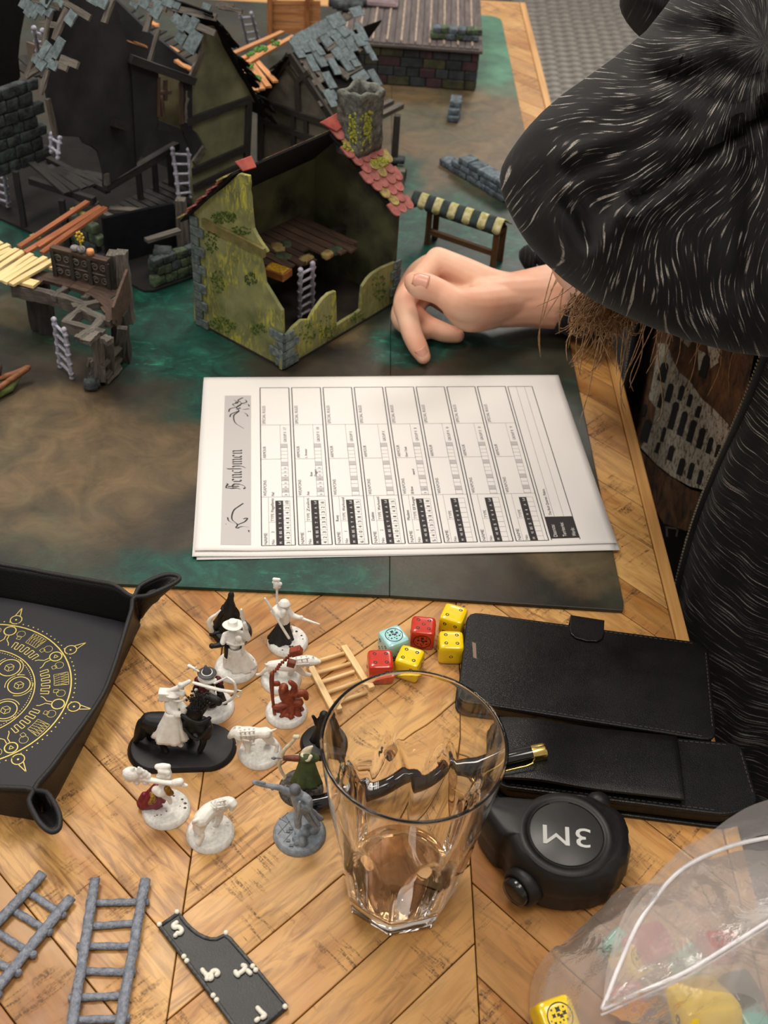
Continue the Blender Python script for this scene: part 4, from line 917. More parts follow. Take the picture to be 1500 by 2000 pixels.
def flap(path, z0, z1, name, seed):
    P = catmull([Vector((x, y, 0)) for x, y in path], 10); b = B(); uvs = []; nz = 60; L = 0; acc = [0]
    for a, c in zip(P, P[1:]): L += (c - a).length; acc.append(L)
    for i, p in enumerate(P):
        for j in range(nz + 1):
            z = lerp(z0, z1, j / nz); t = acc[i]; 
            q = p + Vector((0, 0, z)); d = 7 * noise.noise(Vector((t * .02, z * .010, seed))) + 4 * noise.noise(Vector((t * .05, z * .02, seed + 5))); d *= smoothstep(0, 25, t)
            # the zip edge wanders as the cloth hangs
            wob = 16 * math.sin(z * .016 + seed) * math.exp(-t / 90)
            sl = 0.0
            nrm = (P[min(len(P) - 1, i + 1)] - P[max(0, i - 1)]).normalized(); nrm = Vector((-nrm.y, nrm.x, 0))
            b.v.append(q + nrm * d + Vector((0, wob, 0))); uvs.append((t * .0028, z * .0022))
    W = nz + 1; b.f = [(i * W + j, (i + 1) * W + j, (i + 1) * W + j + 1, i * W + j + 1) for i in range(len(P) - 1) for j in range(nz)]; b.m = [0] * len(b.f)
    o = mkuv(name, b, uvs, KNIT, person, smooth=True, mods=[solidify(4, 0)])
    edge = [b.v[j] for j in range(nz + 1)]; return o, edge
TEETH = paint('zip_metal', rgb(176, 166, 146), rgb(136, 126, 108), 900, .4, 0, metal=.2)
def zipper(edge, parent, ox):
    P = catmull(edge, 4); b = B(); L = 0; last = P[0]
    for a, c in zip(P, P[1:]):
        L += (c - a).length
        if L > 2.0: d = (c - a).normalized(); b.bar(a + Vector((ox - 1.2, .5, 0)), a + Vector((ox - 1.2, .5, 0)) + d * 1.1, 3.0, 1.6); L = 0
    mk('zip_teeth', b, TEETH, parent, kind='stuff'); b = B(); b.tube([p + Vector((ox + 1, -1.5, 0)) for p in P[::4]], 3.2, 8); mk('zip_tape', b, flat('zip_tape', rgb(14, 13, 14), .8), parent, smooth=True)
o, e = flap([(238, 655), (246, 628), (268, 600), (310, 576), (380, 556), (470, 545), (600, 545)], -420, 300, 'front_panel', 2.0); zipper(e, o, -2)
o, e = flap([(234, 985), (229, 1030), (236, 1090), (262, 1150), (340, 1200), (520, 1200)], -420, 300, 'front_panel', 7.0); zipper(e, o, -2)
b = B(); uvs = []; b.surf(lambda u, v: (520 - 0, lerp(380, 1190, u), lerp(-420, 300, v)), 4, 4); mkuv('back_panel', b, [(p.y * .002, p.z * .002) for p in b.v], KNIT, person)
b = B(); b.surf(lambda u, v: (lerp(262, 520, v), lerp(400, 1180, u), 290 + 30 * math.sin(u * math.pi)), 10, 6); mkuv('shoulders', b, [(p.y * .002, p.x * .002) for p in b.v], KNIT, person, smooth=True, mods=[solidify(4)])
# legs under the table on a stool
b = B()
for y in (640, 900): b.tube(catmull([(420, y, -400), (250, y, -395), (110, y, -400), (95, y, -520), (110, y, -700), (60, y, -735)], 4), [85, 82, 78, 74, 70, 66, 64, 62, 60, 58, 58, 60, 60, 58, 56, 54, 50, 46, 42, 40, 36], 14)
b.ell((400, 770, -400), (150, 200, 95)); mk('trousers', b, flat('black_denim', rgb(18, 18, 22), .85), person, smooth=True, mods=[remesh(9, 6)])

# ---- skin: hand, wrist and forearm, and the bowed head, grown into one surface
def P_(x, y, z): return at(x, y, z)
b = B()
def limb(pts, rads, n_=14, sub=5):
    P = [P_(*p) if not isinstance(p, Vector) else p for p in pts]; Q = catmull(P, sub); R = [q.x for q in catmull([(r_, 0, 0) for r_ in rads], sub)]
    b.tube(Q, R, n_); b.ell(Q[0], R[0], nu=12, nv=8); b.ell(Q[-1], R[-1], nu=12, nv=8)
# forearm and wrist, wider than thick
limb([(1190, 556, 42), (1110, 571, 38), (1050, 578, 36), (1000, 580, 36), (960, 586, 37), (920, 588, 37)], [30, 28.5, 25.5, 21.5, 19, 15])
limb([(1080, 592, 34), (1030, 592, 34), (985, 598, 33), (945, 608, 29)], [23, 21, 19, 15]); limb([(1090, 575, 40), (1035, 578, 40), (985, 578, 43), (945, 578, 46)], [23, 19.5, 17.5, 15])
# palm: bundles of metacarpals towards the four knuckles
K = {'index': (855, 508, 60), 'middle': (838, 520, 47), 'ring': (830, 545, 33), 'little': (836, 570, 20)}
limb([(1030, 574, 38), (965, 562, 45), (905, 532, 54), K['index']], [17, 16, 13.5, 11.5]); limb([(1020, 580, 36), (960, 575, 39), (895, 545, 45), K['middle']], [17, 16.5, 15, 11])
limb([(955, 590, 30), (890, 572, 33), K['ring']], [16, 14, 10]); limb([(950, 608, 23), (890, 596, 22), K['little']], [14, 12, 9])
limb([(960, 590, 34), (920, 592, 32), (885, 580, 34)], [18, 19, 14])
# fingers
limb([K['index'], (822, 545, 52), (791, 588, 41), (797, 622, 33), (806, 655, 24), (818, 680, 16), (827, 697, 10.8)], [11.2, 10.2, 10.2, 9.6, 9, 8.4, 6.6])
limb([K['middle'], (812, 540, 40), (790, 592, 26), (812, 618, 20), (836, 636, 15.5), (866, 649, 13.4), (893, 655, 12)], [11, 10.4, 10.2, 9.6, 9.2, 8.8, 6.8])
limb([K['ring'], (800, 575, 27), (783, 618, 18), (800, 638, 14.5), (830, 648, 13)], [10, 9.6, 9.4, 8.8, 7.5])
limb([K['little'], (812, 600, 16), (792, 633, 13.5), (812, 642, 12.5), (836, 645, 12)], [8.8, 8.4, 8, 7.6, 6.6])
# thumb, laid over the curled fingers
limb([(1035, 588, 36), (985, 590, 41), (930, 597, 49), (893, 592, 58), (862, 572, 64), (838, 562, 67), (818, 556, 69), (809, 551, 69)], [15, 16, 16, 12.6, 10.8, 11.4, 11.2, 9])
limb([(960, 612, 30), (915, 618, 38), (885, 600, 46)], [14, 13.5, 10])
hand = mk('body', b, SKIN, person, smooth=True, mods=[remesh(1.15, 16, .6)], label='bare right hand and forearm, fingers loosely curled on the board')
# nails
NAIL = flat('nail', rgb(216, 158, 138), .28)
def nail(c, along, up, l_, w_):
    along = along.normalized(); s_ = along.cross(up).normalized(); u_ = s_.cross(along); b = B()
    b.surf(lambda a, e: c + along * ((a - .5) * l_) + s_ * ((e - .5) * w_ * (1 - .35 * smoothstep(.6, 1, a) ** 2)) + u_ * (-(2 * e - 1) ** 2 * w_ * .26 - max(0, a - .7) ** 2 * 6), 8, 8)
    mk('nail', b, NAIL, hand, smooth=True, mods=[solidify(.5, 0)])
tv = (CO - P_(820, 553, 70)).normalized()
nail(P_(822, 549, 69) + tv * 16.3 + CU * 1.0, P_(809, 549, 69) - P_(838, 557, 67), (tv * .9 + CU * .3).normalized(), 13, 12.5)
tv = (CO - P_(824, 690, 10)).normalized(); nail(P_(824.5, 691, 11) + tv * 10.1, P_(827, 697, 9) - P_(818, 680, 16), tv, 9, 9.5)
nail(P_(886, 656, 9.5) + Vector((0, -5.8, 8.6)), P_(893, 657, 9) - P_(866, 650, 11.5), Vector((0, -.7, .7)), 9, 9)
# far sleeve coming out from behind the raised one
b = B(); cp = catmull([P_(1108, 575, 40), P_(1108, 575, 40) + Vector((14, 1, 0)), P_(1108, 575, 40) + Vector((60, 12, 20)), Vector((270, 880, 100)), Vector((340, 900, 190))], 8); n_ = len(cp)
b.tube(cp, [28 + 6 * smoothstep(0, .3, i / n_) + 12 * i / n_ + (1.6 * math.sin(i * 1.1) if i > 2 else 0) for i in range(n_)], 28, cap=False)
mkuv('far_sleeve', b, [(v_.y * .003, v_.x * .003) for v_ in b.v], KNIT, person, smooth=True, mods=[solidify(3, 1)])
b = B(); b.tube([p for p in cp[:5]], [28.5, 30, 30.5, 30, 29], 28, cap=False); mkuv('cuff', b, [(v_.z * .003, v_.x * .006) for v_ in b.v], DKNIT, person, smooth=True, mods=[solidify(4, 1)])
b = B(); b.tube(catmull([P_(1020, 516, 14), P_(1040, 505, 20), P_(1070, 500, 24), P_(1110, 505, 26)], 5), [6, 9, 12, 13, 14, 14] * 2 + [14] * 4, 14); mkuv('cuff_fold', b, [(v_.z * .003, v_.x * .006) for v_ in b.v], DKNIT, person, smooth=True)
# head bowed behind the sleeve, brown hair hanging out below it
HC = atd(1330, 395, 850); b = B(); b.ell(HC, (80, 78, 92), nu=20, nv=14); b.ell(HC + Vector((-62, -10, -40)), (30, 34, 34)); b.ell(HC + Vector((-82, 0, -12)), (12, 9, 18)); b.ell(HC + Vector((-76, 0, -44)), (8, 20, 7))
for s_ in (-1, 1): b.ell(HC + Vector((6, 79 * s_, -10)), (16, 7, 24)); b.ell(HC + Vector((-74, 26 * s_, 8)), (10, 14, 9))
b.tube([HC + Vector((30, 0, -30)), HC + Vector((110, 20, -50))], 50, 16)
mk('head', b, SKIN, person, smooth=True, mods=[remesh(4, 5)])
m = N('brown_hair'); v = m.obj((1, 1, 1)); m.set(Base_Color=m.ramp(m.noise(v, 300, 2), [(.3, rgb(118, 84, 56)), (.7, rgb(190, 150, 106))]), Roughness=.45, Specular_IOR_Level=.4); HAIR = m.mat
b = B(); rs = random.Random(4)
for k in range(520):
    a = rs.uniform(-2.6, 2.6); el = rs.uniform(-.1, 1.2); st = HC + Vector((-84 * math.cos(a) * math.cos(el) * .9 + 8, 84 * math.sin(a) * math.cos(el), 95 * math.sin(el)))
    if k < 330:   # the visible ends
        tx, ty, td = rs.gauss(1172, 42), rs.uniform(596, 655), rs.uniform(735, 800)
        if rs.random() < .12: tx, ty = rs.uniform(1090, 1225), rs.uniform(640, 735)
        end = atd(tx, ty, td); st = atd(rs.uniform(1190, 1300), rs.uniform(505, 560), rs.uniform(760, 800))
    else: end = st + Vector((rs.uniform(-20, 10), rs.uniform(-10, 10), -rs.uniform(80, 150)))
    mid1 = st.lerp(end, .45) + Vector((rs.uniform(-12, 4), rs.uniform(-8, 8), rs.uniform(-4, 14))); P = catmull([st, mid1, st.lerp(end, .8) + Vector((rs.uniform(-9, 5), rs.uniform(-5, 5), rs.uniform(-8, 6))), end], 4)
    b.tube(P, [.38] * (len(P) - 2) + [.3, .12], 4, cap=False)
b.ell(HC + Vector((10, 0, 12)), (86, 86, 92), nu=20, nv=12)
mk('hair', b, HAIR, person, smooth=True, kind='stuff')
# the stool the player sits on
t = thing('stool', 'dark padded stool under the seated player', 'stool', (440, 770, -760)); b = B(); b.lathe([(150, -560), (165, -545), (165, -510), (150, -500), (.1, -498)], 40, Matrix.Translation((440, 770, 0))); mk('seat', b, flat('black_vinyl', rgb(24, 24, 24), .5), t, smooth=True)
b = B(); b.lathe([(200, -757), (200, -745), (30, -735), (26, -560), (26, -555)], 32, Matrix.Translation((440, 770, 0))); mk('pedestal', b, flat('chrome_dark', rgb(120, 120, 120), .3, 1.0), t, smooth=True)
# ---------------------------------------------------------------- scenery on the board
random.seed(21)
Z0 = MZ + .1
PLAS = paint('plaster_moss', rgb(128, 128, 84), rgb(94, 98, 56), 55, .8, .6, 260, vary=0, bd=.6)
m = N('green_wall'); v = m.obj(); c = m.ramp(m.noise(v, 30, 5, .6), [(.3, rgb(88, 92, 54)), (.5, rgb(126, 128, 82)), (.7, rgb(150, 148, 102))])
st = m.noise(m.obj((1, 1, .35)), 200, 5, .7, 1.2); c = m.mix(m.math('MULTIPLY', m.ramp(st, [(.49, (0, 0, 0)), (.62, (1, 1, 1))]), m.ramp(m.noise(v, 22, 2), [(.4, (0, 0, 0)), (.6, (1, 1, 1))])), c, rgb(192, 184, 62))
m.set(Base_Color=c, Roughness=.85); m.bump(st, .6, .9); GWALL = m.mat
MOSS = paint('moss', rgb(92, 116, 34), rgb(46, 66, 20), 420, .95, 1.0, 900, vary=.2, bd=1.2)
MOSSY = paint('moss_yellow', rgb(168, 168, 62), rgb(110, 118, 40), 420, .95, 1.0, 900, vary=.2, bd=1.0)
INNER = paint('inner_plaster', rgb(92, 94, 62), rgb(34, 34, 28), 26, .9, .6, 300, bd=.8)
STONE = paint('quoin_stone', rgb(108, 120, 116), rgb(68, 78, 78), 260, .85, .8, 500, vary=.15, bd=.5)
DWOOD = timber('dark_timber', rgb(58, 51, 46), rgb(34, 30, 28), 520, .12, .8, .22, .7)
GWOOD = timber('grey_timber', rgb(104, 98, 90), rgb(62, 57, 52), 520, .12, .8, .2, .7)
BWOOD = timber('brown_timber', rgb(84, 62, 48), rgb(48, 36, 30), 480, .12, .75, .2, .7)
OWOOD = timber('orange_plank', rgb(178, 108, 70), rgb(140, 78, 46), 480, .1, .65, .12, .5)
LWOOD = timber('light_plank', rgb(206, 148, 96), rgb(172, 112, 66), 480, .1, .65, .12, .5)
PALE = timber('pale_stick', rgb(236, 214, 160), rgb(214, 184, 124), 420, .08, .6, .06, .3)
SLATE = paint('slate', rgb(104, 118, 122), rgb(72, 84, 88), 240, .75, .7, 420, vary=.14, bd=.4)
BLACKW = paint('black_shingle', rgb(20, 19, 19), rgb(12, 12, 12), 200, .85, .4, 500, vary=.2, spec=.25)
DPLAS = paint('dark_plaster', rgb(50, 51, 54), rgb(30, 31, 33), 22, .85, .5, 260, bd=.6, spec=.3)
OLIVE = paint('olive_plaster', rgb(130, 131, 100), rgb(88, 89, 68), 22, .85, .5, 260, bd=.6, spec=.3)
GPLAS = paint('grey_plaster', rgb(130, 124, 108), rgb(84, 80, 70), 30, .85, .5, 260, bd=.6)
RSTONE = paint('ruin_stone', rgb(70, 78, 80), rgb(30, 34, 36), 130, .85, 1.0, 300, vary=.25, bd=1.2)
GSTONE = paint('mossy_stone', rgb(84, 100, 72), rgb(40, 50, 42), 130, .85, 1.0, 300, vary=.25, bd=1.2)
BSTONE = paint('wall_stone', rgb(104, 118, 128), rgb(58, 67, 74), 150, .8, 1.0, 300, vary=.15, bd=1.0)
TILE = paint('clay_tile', rgb(166, 98, 90), rgb(134, 72, 68), 200, .75, .4, 500, vary=.14)
TILEM = paint('clay_tile_moss', rgb(158, 152, 84), rgb(134, 96, 70), 220, .9, .8, 600, vary=.15, bd=.6)
REDT = paint('ridge_red', rgb(168, 78, 66), rgb(140, 60, 52), 120, .7, .4, 500, vary=.1)
BONE = paint('bone_ladder', rgb(186, 184, 200), rgb(140, 138, 154), 500, .6, .5, 900)
def dirv(deg): return Vector((math.cos(math.radians(deg)), math.sin(math.radians(deg)), 0))
def piece(name, p, q, w_, t_, mat, parent, up=(0, 0, 1), j=.25, seg=3, kind=None, label=None, taper=0, bend=0):
    """a board or beam with its own frame, grain along its length"""
    M, L = frame(p, q, up); b = B(); ring = []; off = [rnd(-j, j) for _ in range(8)]
    for i in range(seg + 1):
        x = L * i / seg; k = 1 - taper * i / seg; e = rnd(-j, j) if i in (0, seg) else 0; bz = bend * math.sin(math.pi * i / seg)
        for n_, (sy, sz) in enumerate(((-1, -1), (1, -1), (1, 1), (-1, 1))): ring.append((x + e + rnd(-j, j), sy * w_ / 2 * k + rnd(-j, j), sz * t_ / 2 + bz + rnd(-j, j) * .6))
    b.add(ring, [(i * 4 + a, i * 4 + (a + 1) % 4, (i + 1) * 4 + (a + 1) % 4, (i + 1) * 4 + a) for i in range(seg) for a in range(4)] + [(3, 2, 1, 0), tuple(seg * 4 + a for a in range(4))], M)
    return mk(name, b, mat, parent, M=M, kind=kind, label=label)
def onpl(pl, x, y, lift=0): a, c = pl.px(x, y); return pl(a, c, lift)
def ppiece(name, pl, a, c, w_, t_, mat, parent, lift=0, **kw):
    n_ = pl.n if pl.n.dot(CO - pl.o) > 0 else -pl.n
    return piece(name, onpl(pl, *a) + n_ * (t_ / 2 + lift), onpl(pl, *c) + n_ * (t_ / 2 + lift), w_, t_, mat, parent, up=n_, **kw)
def zpiece(name, a, c, z, w_, t_, mat, parent, z2=None, **kw): return piece(name, at(*a, z), at(*c, z if z2 is None else z2), w_, t_, mat, parent, **kw)
def wallpoly(name, pl, pxs, t0, t1, mat, parent, extra=(), **kw):
    fl_ = Z0 + .1 - pl.o.z; b = B(); b.plprism(pl, [(a, max(c, fl_)) for a, c in [(pl.px(*p) if p[0] is not None else (p[1], p[2])) for p in pxs]], t0, t1); return mk(name, b, mat, parent, **kw)
def rock(name, c, r, mat, parent, seed=None, R=None, flat_=.9):
    rs = random.Random(seed if seed is not None else random.random()); b = B(); n_ = 10
    b.ell((0, 0, 0), 1, nu=10, nv=7)
    sd = rs.uniform(0, 99)
    for i, v_ in enumerate(b.v):
        k = 1.0 / max(abs(v_.x), abs(v_.y), abs(v_.z)) ** .8; d = 1 + .13 * noise.noise(v_ * 1.6 + Vector((sd, 0, 0)))
        b.v[i] = Vector((v_.x * k * r[0] * d, v_.y * k * r[1] * d, v_.z * k * r[2] * d))
    M = Matrix.Translation(c) @ (R or Matrix())
    b.v = [M @ v_ for v_ in b.v]
    return mk(name, b, mat, parent, M=M, smooth=True)
def block(name, c, r, mat, parent, deg=0, j=.35):
    M = Matrix.Translation(c) @ Matrix.Rotation(math.radians(deg + rnd(-2, 2)), 4, 'Z'); b = B(); b.box((-r[0], -r[1], -r[2]), (r[0], r[1], r[2]), M, j); return mk(name, b, mat, parent, M=M, mods=[bevel(min(r) * .28, 2, 20)], smooth=True)
def mosspatch(parent, pl, cx, cy, rx, ry, n_, mat=MOSS, side=1, name='moss_tuft', s_=2.0):
    b = B(); nn = (pl.n if pl.n.dot(CO - pl.o) > 0 else -pl.n)
    for _ in range(n_):
        a = rnd(0, 6.28); r_ = math.sqrt(rnd(0, 1)); p = onpl(pl, cx + rx * r_ * math.cos(a), cy + ry * r_ * math.sin(a)) + nn * rnd(0, .5)
        if p.z < Z0 + 3: continue
        k = rnd(.5, 1) * s_; b.ell(p, (k, k, k * .7), nu=6, nv=4)
    return mk(name, b, mat, parent, kind='stuff')

# ======================= green ruined house =======================
HF, HLc, HRc = at(555, 722, Z0), at(387, 632, Z0), at(775, 590, Z0)
D1 = (HLc - HF).normalized(); D2 = Vector((-D1.y * -1, D1.x * -1, 0)); D2 = Vector((D1.y, -D1.x, 0)); LL, LR = 102.5, 150.5
house = thing('ruined_house', 'mossy green ruined toy house with red scalloped roof tiles and stone quoins', 'toy house', tuple(HF), group='ruined toy houses')
PLW, PRW = Pl(HF, D1, (0, 0, 1)), Pl(HF, D2, (0, 0, 1))
PBL, PBG = Pl(HF + D1 * LL, D2, (0, 0, 1)), Pl(HF + D2 * LR, D1, (0, 0, 1))
b = B(); b.prism([tuple((HF + D1 * a + D2 * c)[:2]) for a, c in ((-.5, -.5), (LL + .5, -.5), (LL + .5, LR + .5), (-.5, LR + .5))], Z0, Z0 + 2); mk('floor_plate', b, paint('inner_floor', rgb(48, 38, 30), rgb(26, 22, 18), 60, .9), house)
X3 = lambda X, Y: (330 + X / 3, 200 + Y / 3)
lw = [X3(*p) for p in [(132, 640), (200, 585), (330, 490), (408, 418), (465, 432), (470, 480), (466, 520), (474, 560), (478, 620), (484, 680), (490, 740), (510, 780), (535, 820), (570, 868), (576, 880), (530, 892), (538, 940), (552, 1000), (560, 1060), (578, 1088), (610, 1140), (640, 1190), (661, 1222), (664, 1300), (666, 1400), (661, 1570), (147, 1296)]]
wallpoly('front_left_wall', PLW, lw, .2, 3.4, GWALL, house, mods=[bevel(.4, 1)])
rw = [X3(*p) for p in [(661, 1570), (668, 1400), (690, 1370), (730, 1320), (780, 1276), (826, 1274), (850, 1225), (905, 1152), (940, 1120), (980, 1106), (984, 1180), (986, 1306), (1040, 1270), (1100, 1236), (1124, 1215), (1128, 1150), (1136, 1080), (1165, 1035), (1195, 1004), (1250, 970), (1330, 936), (1326, 1080), (1320, 1192)]]
wallpoly('front_right_wall', PRW, rw, -3.4, -.2, GWALL, house, mods=[bevel(.4, 1)])
ar, zr = PLW.px(470, 333); ar = LL / 2; zr = max(150, min(166, zr - Z0)); ZE = PLW.px(374, 414)[1]
zrr = zr; hw = LL / 2
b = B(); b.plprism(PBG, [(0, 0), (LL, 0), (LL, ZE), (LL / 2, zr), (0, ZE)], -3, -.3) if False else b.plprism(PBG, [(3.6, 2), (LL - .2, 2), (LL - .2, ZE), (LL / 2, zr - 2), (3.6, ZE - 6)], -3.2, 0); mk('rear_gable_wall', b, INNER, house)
# rear long wall with a window opening
w0, w1 = PBL.px(497, 378), PBL.px(548, 440); wx0, wx1 = 18, 50; wz0, wz1 = ZE - 45, ZE - 18
b = B()
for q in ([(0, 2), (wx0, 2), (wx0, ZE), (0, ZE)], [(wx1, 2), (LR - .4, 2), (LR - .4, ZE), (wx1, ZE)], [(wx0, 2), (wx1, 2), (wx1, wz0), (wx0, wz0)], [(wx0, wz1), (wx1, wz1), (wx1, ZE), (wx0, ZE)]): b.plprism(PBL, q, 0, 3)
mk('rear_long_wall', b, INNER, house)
for p, q in (((wx0, wz0), (wx1, wz0)), ((wx0, wz1), (wx1, wz1)), ((wx0, wz0), (wx0, wz1)), ((wx1, wz0), (wx1, wz1)), (((wx0 + wx1) / 2, wz0), ((wx0 + wx1) / 2, wz1))): piece('window_bar', PBL(*p, 1.5), PBL(*q, 1.5), 3, 4.5, BWOOD, house, up=PBL.n)
# timber band, quoins
piece('timber_band', onpl(PLW, 399, 433) - PLW.n * 1.6, onpl(PLW, 520, 493) - PLW.n * 1.6, 7.5, 3.0, paint('mossy_band', rgb(120, 104, 60), rgb(84, 84, 40), 120, .85, .6, 400), house, up=-PLW.n)
def quoin(pl, x0, x1, z0, z1, out):
    b = B(); M = Matrix.Translation(pl(x0, z0)); b.plprism(pl, [(x0, z0 + .35), (x1, z0 + .35), (x1, z1 - .35), (x0, z1 - .35)], out, out + math.copysign(2.2, out)); mk('quoin', b, STONE, house, mods=[bevel(.35, 1)])
z = Z0; k = 0
hq = ZE / 12.2
for k in range(12): quoin(PLW, LL + .8, LL - (8 if k % 2 else 14), k * hq, (k + 1) * hq, -.0001 if False else -.1)
for k in range(4):
    quoin(PLW, -2.3, 8 if k % 2 == 0 else 15, 2 + k * 8.4, 2 + (k + 1) * 8.4, -.1); quoin(PRW, -2.3, 16 if k % 2 == 0 else 10, 2 + k * 8.4, 2 + (k + 1) * 8.4, .1)
for k in range(5): quoin(PRW, LR + .4, LR - (12 if k % 2 else 8), 2 + k * 8.6, 2 + (k + 1) * 8.6, .1)
# upper floor of broken boards, rubble and a small chest on it
FH = 58
for k in range(11):
    t = 26 + k * 9.6; e = [60, 52, 58, 44, 40, 34, 30, 32, 28, 22, 26][k] + rnd(-3, 3)
    if k in (6,): e = 52
    piece('floor_board', HF + D1 * (LL - 1) + D2 * t + Vector((0, 0, FH)), HF + D1 * e + D2 * (t + rnd(-1, 1)) + Vector((0, 0, FH + rnd(-.6, .6))), 8.4, 2, BWOOD, house, j=.4)
piece('floor_beam', HF + D1 * 62 + D2 * 4 + Vector((0, 0, FH - 4)), HF + D1 * 62 + D2 * 146 + Vector((0, 0, FH - 4)), 5, 5, DWOOD, house)
for k in range(4): piece('floor_board', HF + D1 * (LL - 4) + D2 * (4 + k * 6) + Vector((0, 0, FH)), HF + D1 * (60 - k * 3) + D2 * (4 + k * 6) + Vector((0, 0, FH)), 5.6, 2, BWOOD, house, j=.4)
for i, (x, y, r_) in enumerate(((543, 486, 8), (553, 503, 7.5), (598, 507, 7), (655, 490, 6.5), (640, 497, 6), (560, 480, 6))): rock('rubble', at(x, y, FH + 3) , (r_, r_ * .7, 2.6), [TILEM, GSTONE][i % 2], house, i, Matrix.Rotation(rnd(0, 3), 4, 'Z'))
ch = at(543, 537, FH + 2); Mc = Matrix.Translation((ch.x, ch.y, FH + 1.2)) @ Matrix.Rotation(math.radians(-28), 4, 'Z')
chest = thing('chest', 'tiny golden chest on the upper floor of the green house', 'toy chest', (ch.x, ch.y, FH + 1.2), math.radians(-28)); b = B(); b.box((-10, -7, 0), (10, 7, 7)); mk('box', b, timber('chest_wood', rgb(160, 100, 50), rgb(120, 70, 32), 400, .2), chest, local=True, mods=[bevel(.6, 1)])
b = B(); b.surf(lambda u, v: ((u - .5) * 18, (v - .5) * 12, 7.2 + 1.2 * math.sin(v * math.pi) + .5 * noise.noise(Vector((u * 9, v * 9, 0)))), 10, 8); mk('lid', b, paint('gold_moss', rgb(206, 158, 30), rgb(140, 104, 24), 500, .6, .9, 900), chest, local=True, smooth=True, mods=[solidify(.8)])
# roofs
ridge0 = HF + D1 * (LL / 2) + Vector((0, 0, zr)); eaveL = HF + D1 * (LL + 9) + Vector((0, 0, ZE - 9 * (zr - ZE) / (LL / 2))); eaveR = HF + D1 * (-9) + Vector((0, 0, ZE - 9 * (zr - ZE) / (LL / 2)))
RL = Pl(ridge0, D2, eaveL - ridge0); RR_ = Pl(ridge0, D2, eaveR - ridge0); sl = (eaveL - ridge0).length
def tile_proto(mat, w_=9.2, l_=13):
    b = B(); pts = [(-w_ / 2, 0), (w_ / 2, 0), (w_ / 2, l_ * .62)] + [(w_ / 2 * math.cos(a), l_ * .62 + l_ * .38 * math.sin(a)) for a in (.4, .8, 1.2, 1.57, 1.94, 2.34, 2.74)] + [(-w_ / 2, l_ * .62)]
    b.prism(pts, 0, 1.3); return b
protos = {}
def put_tile(parent, M, mat, name='roof_tile', key='s', geo=None):
    kk = (parent.name, mat.name, key)
    if kk not in protos:
        g_ = geo or tile_proto(mat); bb = B(); bb.v = [M @ v_ for v_ in g_.v]; bb.f = g_.f; bb.m = g_.m; protos[kk] = mk(name, bb, mat, parent, M=M)
    else: dup(protos[kk], M)
def plM(pl, a, c, lift, yaw=0, tilt=0):
    n_ = pl.n; up = n_ if n_.z > 0 else -n_
    x = up.cross(pl.v) * -1
    M = Matrix(((x.x, pl.v.x, up.x, 0), (x.y, pl.v.y, up.y, 0), (x.z, pl.v.z, up.z, 0), (0, 0, 0, 1)))
    if M.determinant() < 0: M = Matrix(((-x.x, pl.v.x, up.x, 0), (-x.y, pl.v.y, up.y, 0), (-x.z, pl.v.z, up.z, 0), (0, 0, 0, 1)))
    M.translation = pl(a, c) + up * lift; return M @ Matrix.Rotation(yaw, 4, 'Z') @ Matrix.Rotation(tilt, 4, 'X')
b = B(); b.plprism(RL, [(-4, 0), (150, 0), (156, sl), (-5, sl)], 0, 1.8) if RL.n.z < 0 else b.plprism(RL, [(-4, 0), (150, 0), (156, sl), (-5, sl)], -1.8, 0); mk('roof_deck', b, BLACKW, house)
row = 0; c_ = sl + 1 - 12
while c_ > -2:
    a_ = -3 + (4.6 if row % 2 else 0)
    while a_ < 154:
        if not (c_ < 24 and 18 < a_ < 40): put_tile(house, plM(RL, a_, c_, .2, rnd(-.06, .06), math.radians(9)), TILEM if rnd(0, 1) < (.5 if (c_ < 12) else .2) else TILE)
        a_ += 9.4
    row += 1; c_ -= 8.6
rp = [(643, 262), (700, 226), (722, 248), (748, 292), (775, 345), (796, 398), (770, 414), (735, 375), (700, 330), (668, 290)]
rpoly = [RR_.px(*p) for p in rp]
def inside(p, poly):
    r_ = False; j = len(poly) - 1
    for i in range(len(poly)):
        if (poly[i][1] > p[1]) != (poly[j][1] > p[1]) and p[0] < (poly[j][0] - poly[i][0]) * (p[1] - poly[i][1]) / (poly[j][1] - poly[i][1]) + poly[i][0]: r_ = not r_
        j = i
    return r_
b = B(); b.plprism(RR_, rpoly, *((-1.8, 0) if RR_.n.z > 0 else (0, 1.8))); mk('roof_deck', b, BLACKW, house)
row = 0; c_ = max(p[1] for p in rpoly) - 8
while c_ > -3:
    a_ = (4.6 if row % 2 else 0)
    while a_ < 175:
        if inside((a_, c_ + 6), rpoly):
            q = RR_(a_, c_ + 6); qq = q - CO; zz = qq.dot(CF); X = 750 + F_PX * qq.dot(CR) / zz; Y = 1000 - F_PX * qq.dot(CU) / zz
            mossy = min(abs(X - 690) + abs(Y - 280), abs(X - 738) + abs(Y - 318), abs(X - 748) + abs(Y - 388) * 1.6) < 26
            put_tile(house, plM(RR_, a_, c_, .2, rnd(-.08, .08), math.radians(9)), TILEM if mossy else TILE)
        a_ += 9.2
    row += 1; c_ -= 8.4
for i, (cx, cy, rx, ry) in enumerate(((690, 285, 20, 14), (742, 318, 16, 10))): mosspatch(house, Pl(RR_.o + Vector((0, 0, 3)), RR_.u, RR_.v), cx, cy, rx, ry, 60, MOSSY, s_=1.9)
